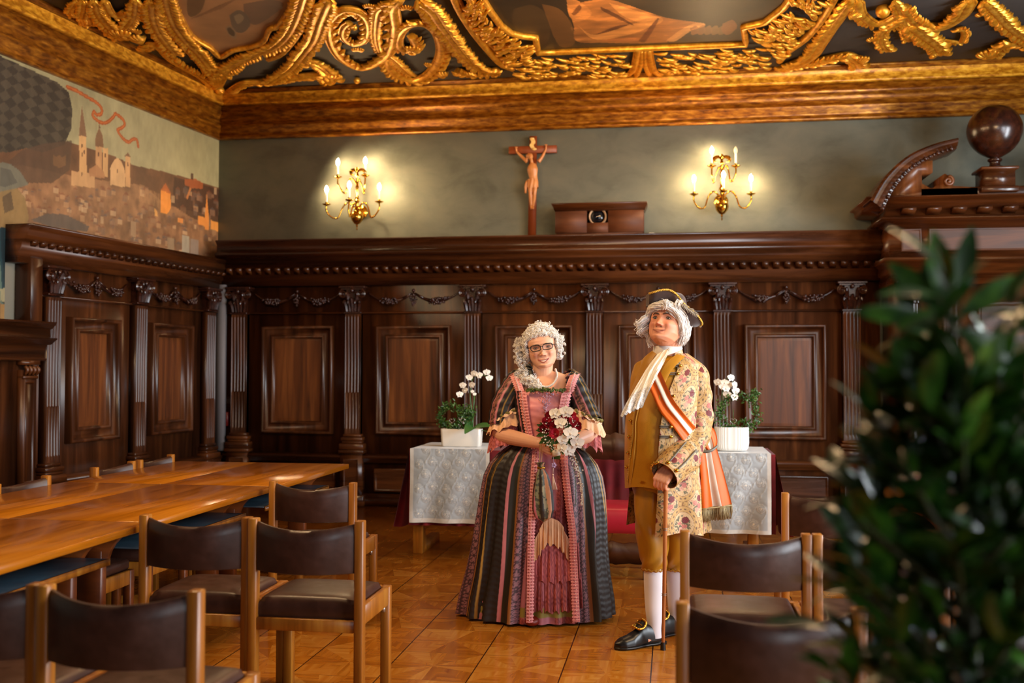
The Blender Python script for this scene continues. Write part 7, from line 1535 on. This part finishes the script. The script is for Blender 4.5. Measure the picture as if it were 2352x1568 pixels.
f = .006*np.sin(u*7+1+2.2*np.sin(t*5)[:, None])*(.4+t[:, None])+.03*vnoise(u[None]*1.2+.6*np.sin(t*3)[:, None], t[:, None]*1.6+0*u[None], 2.2, 4); P = cen[:, None]+dv*(u[None]*hw[:, None])[..., None]+np.array([0, -1, .1])*f[..., None]; P[..., 2] -= .008*np.abs(np.sin(u*9))[None]*(t[:, None] > .96)
Sx = np.tile(u[None]*.05, (n, 1)); Tz = np.tile(t[:, None]*.33, (1, m)); C = np.zeros((n, m, 3)); C[:] = rgb(240, 232, 216); lc = lacecol(Sx, Tz, rgb(244, 240, 234), rgb(200, 194, 186), .009); k_ = (Tz > .22); C[k_] = lc[k_]
mb = MB(); mb.grid(P, C=C); mb.grid(P*np.array([1, 1, 1])+np.array([.004, .008, -.004]), C=C*.9); mb.build('lace_jabot', M['lacec'], G_, smooth=True)
# sash
M['sash'] = col_mat('sash_satin', rough=.5, spec=.25); OR, WH = rgb(206, 90, 10), rgb(218, 206, 190)
def sashcol(u, sh): C = np.zeros(u.shape+(3,)); C[:] = OR; C[(np.abs(u-.62) < .14)] = WH; return C*(sh[..., None])
path = [(1501, 862, .05), (1512, 890, .045), (1532, 925, .04), (1556, 958, .036), (1584, 990, .034)]
up_ = [wpx(px+15, zof(py-11), o) for px, py, o in path]; lo_ = [wpx(px-13, zof(py+18), o) for px, py, o in path]; a_, b_ = cr(up_, 80), cr(lo_, 80); u = np.linspace(0, 1, 26); P = b_[:, None]+(a_-b_)[:, None]*u[None, :, None]; P[..., 1] -= (.006*np.sin(u*14)[None]+.003*np.sin(np.linspace(0, 9, 80))[:, None]); mb = MB(); mb.grid(P, C=sashcol(np.tile(u[None], (80, 1)), .8+.3*vnoise(P[..., 0], P[..., 2], 20, 1))); 
# behind the arm towards the knot
a_ = cr([Gp(1622, 975, .02), Gp(1640, 985, .03), Gp(1648, 1010, .03), Gp(1645, 1032, .02)], 40); b_ = cr([Gp(1610, 1010, -.02), Gp(1616, 1020, -.02), Gp(1622, 1032, -.01), Gp(1630, 1040, .0)], 40); P = b_[:, None]+(a_-b_)[:, None]*u[None, :, None]; P[..., 1] -= .008*np.sin(u*12)[None]; mb.grid(P, C=sashcol(np.tile(1-u[None]*.9, (40, 1)), .85+.25*vnoise(P[..., 0], P[..., 2], 20, 1))); mb.build('orange_white_sash', M['sash'], G_, smooth=True)
mb = MB(); mb.tube([Gp(1604, 1032, -.05), Gp(1618, 1037, -.06), Gp(1634, 1034, -.055), Gp(1647, 1024, -.02)], [.006, .008, .008, .006], n=20, k=7); mb.build('silver_cord', M['greybraid'], G_, smooth=True)
mb = MB(); fr_ = MB(); n, m = 90, 70
a0_, a1_, b0_, b1_ = (np.array(Gp(*q)) for q in ((1606, 1036, -.04), (1646, 1030, .0), (1613, 1168, -.07), (1681, 1160, .0)))
u = np.linspace(0, 1, m); v = np.linspace(0, 1, n); P = ((a0_[None, None]*(1-u[None, :, None])+a1_*u[None, :, None])*(1-v[:, None, None])+(b0_*(1-u[None, :, None])+b1_*u[None, :, None])*v[:, None, None]); P[..., 1] -= .016*np.sin(u*11+.6)[None]*(.3+.7*v[:, None]); P[..., 0] += .004*np.sin(u*9)[None]*np.sin(v*3)[:, None]
C = np.zeros((n, m, 3)); C[:] = OR; C[:, (u > .36) & (u < .66)] = WH; C *= (.85+.25*vnoise(P[..., 0], P[..., 2], 18, 2))[..., None]; mb.grid(P, C=C); mb.grid(P+np.array([.002, .014, 0]), C=C*.85); mb.build('sash_tail', M['sash'], G_, smooth=True)
for i in range(100):
    p = b0_+(b1_-b0_)*(i/99); p = p+np.array([0, -.016*math.sin(i/99*11+.6), .004]); fr_.tube([p, p+np.array([rnd.uniform(-.004, .004), rnd.uniform(-.005, .005), -.035]), p+np.array([rnd.uniform(-.006, .006), rnd.uniform(-.006, .006), -.068-rnd.uniform(0, .008)])], .0019, k=4)
fr_.tube([b0_+np.array([0, -.012, 0]), (b0_+b1_)/2+np.array([0, -.014, 0]), b1_], .004, k=6, n=12); fr_.build('bullion_fringe', flat('dull_gold_fringe', srgb('#94815a'), rough=.5, metal=.3), G_, smooth=True)

# wig
r = random.Random(8); hair = MB(); 
def strands(g, cnt, th, jit, n=14, wav=.006):
    A = cr(g, n)
    for i in range(cnt):
        o = np.array([r.gauss(0, jit), r.gauss(0, jit), r.gauss(0, jit)]); ph = r.uniform(0, 6.28); w_ = np.sin(np.linspace(0, 7, n)+ph)*wav; s_ = r.uniform(.8, 1.05); P = A+o+np.stack([w_, w_*.5, w_*.6], 1); m_ = max(6, int(n*s_)); hair.tube(P[:m_], np.linspace(th, th*.35, m_), k=5)
def hq(x, y, z): return tuple(HM.wp((x, y, z)))
# cap
G = []
for t_ in np.linspace(-.5, pi/2-.001, 18): G.append(HM.wp([(.086*math.cos(a)*math.cos(t_)**.8, .024+.098*math.sin(a)*math.cos(t_)**.8, .02+.09*math.sin(t_)) for a in np.linspace(-.1-.9*max(0, math.sin(t_)-.3), pi+.1+.9*max(0, math.sin(t_)-.3), 30)]))
hair.grid(np.array(G))
strands([hq(.01, -.105, .06), hq(-.035, -.102, .058), hq(-.07, -.075, .052), hq(-.09, -.04, .02), hq(-.092, -.02, -.03), hq(-.082, -.005, -.06)], 210, .003, .0062)
strands([hq(-.01, -.105, .06), hq(.035, -.102, .058), hq(.07, -.078, .045), (hq(.09, -.045, .02)), hq(.096, -.02, -.02), hq(.094, .0, -.06)], 250, .003, .0068)
strands([hq(.045, -.082, .055), hq(.072, -.06, .042), hq(.092, -.01, .02), hq(.094, .015, -.01), hq(.09, .03, -.05), hq(.078, .04, -.09)], 300, .0032, .009)
strands([hq(.08, .03, .03), hq(.088, .055, .02), hq(.088, .06, -.03), hq(.07, .06, -.09)], 200, .0032, .010)
strands([hq(-.03, -.09, .058), hq(-.065, -.065, .05), hq(-.09, -.02, .03), hq(-.1, .0, .0), hq(-.1, -.01, -.03)], 180, .0032, .009)
for k_ in range(1): strands([Gp(1487, 732, -.05), Gp(1476, 738, -.06), Gp(1468, 746, -.06), Gp(1463, 740, -.06)], 70, .003, .008, wav=.004); strands([Gp(1484, 750, -.05), Gp(1474, 757, -.05), Gp(1470, 762, -.05), Gp(1480, 768, -.04)], 70, .003, .009, wav=.004); strands([Gp(1488, 765, -.04), Gp(1489, 780, -.03), Gp(1495, 797, -.03)], 22, .003, .004)
for px in (1526, 1530, 1534, 1550, 1554, 1558): strands([Gp(px, 708, -.12), Gp(px+2, 699, -.135), Gp(px-2, 692, -.14), Gp(px-7, 691, -.14)] if px < 1540 else [Gp(px, 706, -.12), Gp(px+1, 700, -.125), Gp(px+4, 692, -.12), Gp(px+9, 694, -.115)], 16, .0024, .005, wav=.002)
hair.build('white_wig', M['haircol'], G_, smooth=True)

# tricorn
M['felt'] = noise_mat('brown_felt', [(.3, srgb('#33201a')), (.7, srgb('#483028'))], scale=(20, 20, 20), rough=.8, sheen=.3)
ht = thing('tricorn_hat', None, None); ht.parent = G_
rim = cr([Gp(1491, 673, -.10), Gp(1503, 669, -.125), Gp(1518, 665, -.125), Gp(1532, 664, -.12), Gp(1545, 668, -.115), Gp(1556, 677, -.11), Gp(1568, 692, -.105), Gp(1582, 706, -.10), Gp(1597, 718, -.085), Gp(1608, 731, -.06), Gp(1613, 742, -.02), Gp(1608, 747, .02)], 60)
base_ = cr([Gp(1491, 702, -.06), Gp(1500, 698, -.075), Gp(1515, 695, -.08), Gp(1530, 695, -.08), Gp(1543, 700, -.08), Gp(1553, 709, -.10), Gp(1563, 722, -.085), Gp(1572, 733, -.07), Gp(1580, 742, -.05), Gp(1588, 749, -.03), Gp(1598, 750, .0), Gp(1606, 748, .02)], 60)
u = np.linspace(0, 1, 12); P = base_[:, None]+(rim-base_)[:, None]*u[None, :, None]; P[..., 1] -= (.012*np.sin(u*pi))[None]; mb = MB(); mb.grid(P); mb.grid(P+np.array([0, .006, .0])); mb.grid(np.stack([P[:, -1], P[:, -1]+np.array([0, .006, 0])], 1)); mb.build('front_brim', M['felt'], ht, smooth=True)
rim2 = rim.copy(); rim2[:, 1] = .15-.5*(rim[:, 1]+.10)*1.; rim2[:, 2] -= .012; rim2[-12:, 1] = np.linspace(rim2[-12, 1], rim[-1, 1], 12); b2 = base_.copy(); b2[:, 1] = .12; b2[-12:, 1] = np.linspace(.12, base_[-1, 1], 12); P = b2[:, None]+(rim2-b2)[:, None]*u[None, :, None]; mb = MB(); mb.grid(P); mb.grid(P+np.array([0, -.006, 0]))
# left side flap joining front and rear
P = np.stack([np.linspace(base_[0], b2[0], 16), np.linspace(rim[0], rim2[0], 16)], 1); P[:, :, 0] -= (.02*np.sin(np.linspace(0, pi, 16)))[:, None]; mb.grid(P); mb.grid(P+np.array([.006, 0, 0])); mb.build('rear_brim', M['felt'], ht, smooth=True)
mb = MB(); cc_ = np.array(Gp(1541, 708, .01)); 
for_ = [(.001, .085), (.05, .08), (.075, .055), (.085, .01), (.088, -.03)]; mb.lathe(for_, o=cc_, k=30, n=16); mb.build('crown', M['felt'], ht, smooth=True)
mb = MB()
for i in range(150): p = cr(rim, 150)[i]; mb.ball(p+np.array([.0015*math.sin(i*1.9), -.003, -.003+.0025*math.cos(i*1.9)]), .0042, k=6, m=4)
mb.build('gold_braid_edge', flat('bright_gold_braid', srgb('#d8ae48'), rough=.35, metal=.5), ht, smooth=True)
mb = MB()
for i in range(120):
    t_ = i/120; p = np.array(Gp(1562+t_*34, 696+t_*24, -.125+.02*t_)); d = np.array([rnd.uniform(.2, 1), rnd.uniform(-.3, .1), rnd.uniform(-.9, .3)]); mb.tube([p, p+d*.014, p+d*.026+np.array([0, 0, -.006])], [.0018, .0016, .0006], k=4)
mb.build('grey_feather_trim', flat('grey_feather', srgb('#a89c88'), rough=.8), ht, smooth=True)

# cane
cn = thing('walking_cane', 'slim brown wooden cane with dark rings under the hand of the man', 'cane', (gx, gy, 0)); top_ = np.array(Gp(1530, 1092, -.283)); bot_ = np.array(ony(1523, 1491, 5.385)); bot_ = np.array([bot_[0]-gx, 5.385-gy, .012])
mb = MB(); mb.tube([top_+np.array([0, 0, .0]), top_*.5+bot_*.5, bot_], [.0115, .010, .0085], k=14, n=30); mb.build('shaft', noise_mat('cane_wood', [(.3, srgb('#8a4a20')), (.7, srgb('#b87440'))], scale=(6, 6, 2), rough=.3), cn, smooth=True)
mb = MB(); mb.tube([bot_+np.array([0, 0, .028]), bot_+np.array([0, 0, -.012])], [.0125, .0145], k=14); mb.build('rubber_tip', M['dark'], cn, smooth=True, angle=40)
mb = MB()
for t_ in (.31, .69): 
    p = top_*(1-t_)+bot_*t_
    for dz in (.004, -.004): mb.tube([p+np.array([0, 0, dz+.0015]), p+np.array([0, 0, dz-.0015])], .0125, k=14)
mb.build('dark_ring', M['steel'], cn, smooth=True, angle=40)
# ------------------------------------------------------------------ camera
cd = bpy.data.cameras.new('camera'); cam = bpy.data.objects.new('camera', cd); COL.objects.link(cam)
R3 = Matrix(((AR[0], AU[0], -AF[0]), (AR[1], AU[1], -AF[1]), (AR[2], AU[2], -AF[2])))
cam.matrix_world = Matrix.Translation((0, 0, CH))@R3.to_4x4()
cd.sensor_width = 36; cd.lens = 36*FPX/2352; cd.clip_start = .05
cd.dof.use_dof = True; cd.dof.focus_distance = 5.75; cd.dof.aperture_fstop = 2.2
S.camera = cam
# ------------------------------------------------------------------ light
def area(name, loc, rot, sx, sy, c, p):
    l = bpy.data.lights.new(name, 'AREA'); l.shape = 'RECTANGLE'; l.size = sx; l.size_y = sy; l.color = c; l.energy = p
    o = bpy.data.objects.new(name, l); COL.objects.link(o); o.location = loc; o.rotation_euler = rot; return o
def point(name, loc, c, p, r=.05):
    l = bpy.data.lights.new(name, 'POINT'); l.color = c; l.energy = p; l.shadow_soft_size = r
    o = bpy.data.objects.new(name, l); COL.objects.link(o); o.location = loc; return o
for a, b_ in WIN:
    area('window_daylight', (XR+.05, (a+b_)/2, 2.2), (0, pi/2, 0), 2.4, 1.3, (.86, .93, 1.), 260)
area('window_daylight', (2.5, YF-.02, 2.25), (pi/2, 0, 0), 1.7, 2.4, (.9, .95, 1.), 75)
WARM = (1., .64, .32)
for x, y in ((-2.3, 4.6), (1.9, 4.6), (-.2, 8.2)): 
    for k in range(5):
        a = k*2*pi/5+.3; point('chandelier_lamp', (x+.35*math.cos(a), y+.35*math.sin(a), 3.5), WARM, (40 if y < 6 else 14), .035)
w = bpy.data.worlds.new('world'); S.world = w; w.use_nodes = True
w.node_tree.nodes['Background'].inputs[0].default_value = (.7, .8, 1, 1); w.node_tree.nodes['Background'].inputs[1].default_value = .6
S.view_settings.view_transform = 'Standard'; S.view_settings.look = 'None'; S.view_settings.exposure = .25; S.view_settings.gamma = 1
S.view_settings.use_curve_mapping = False
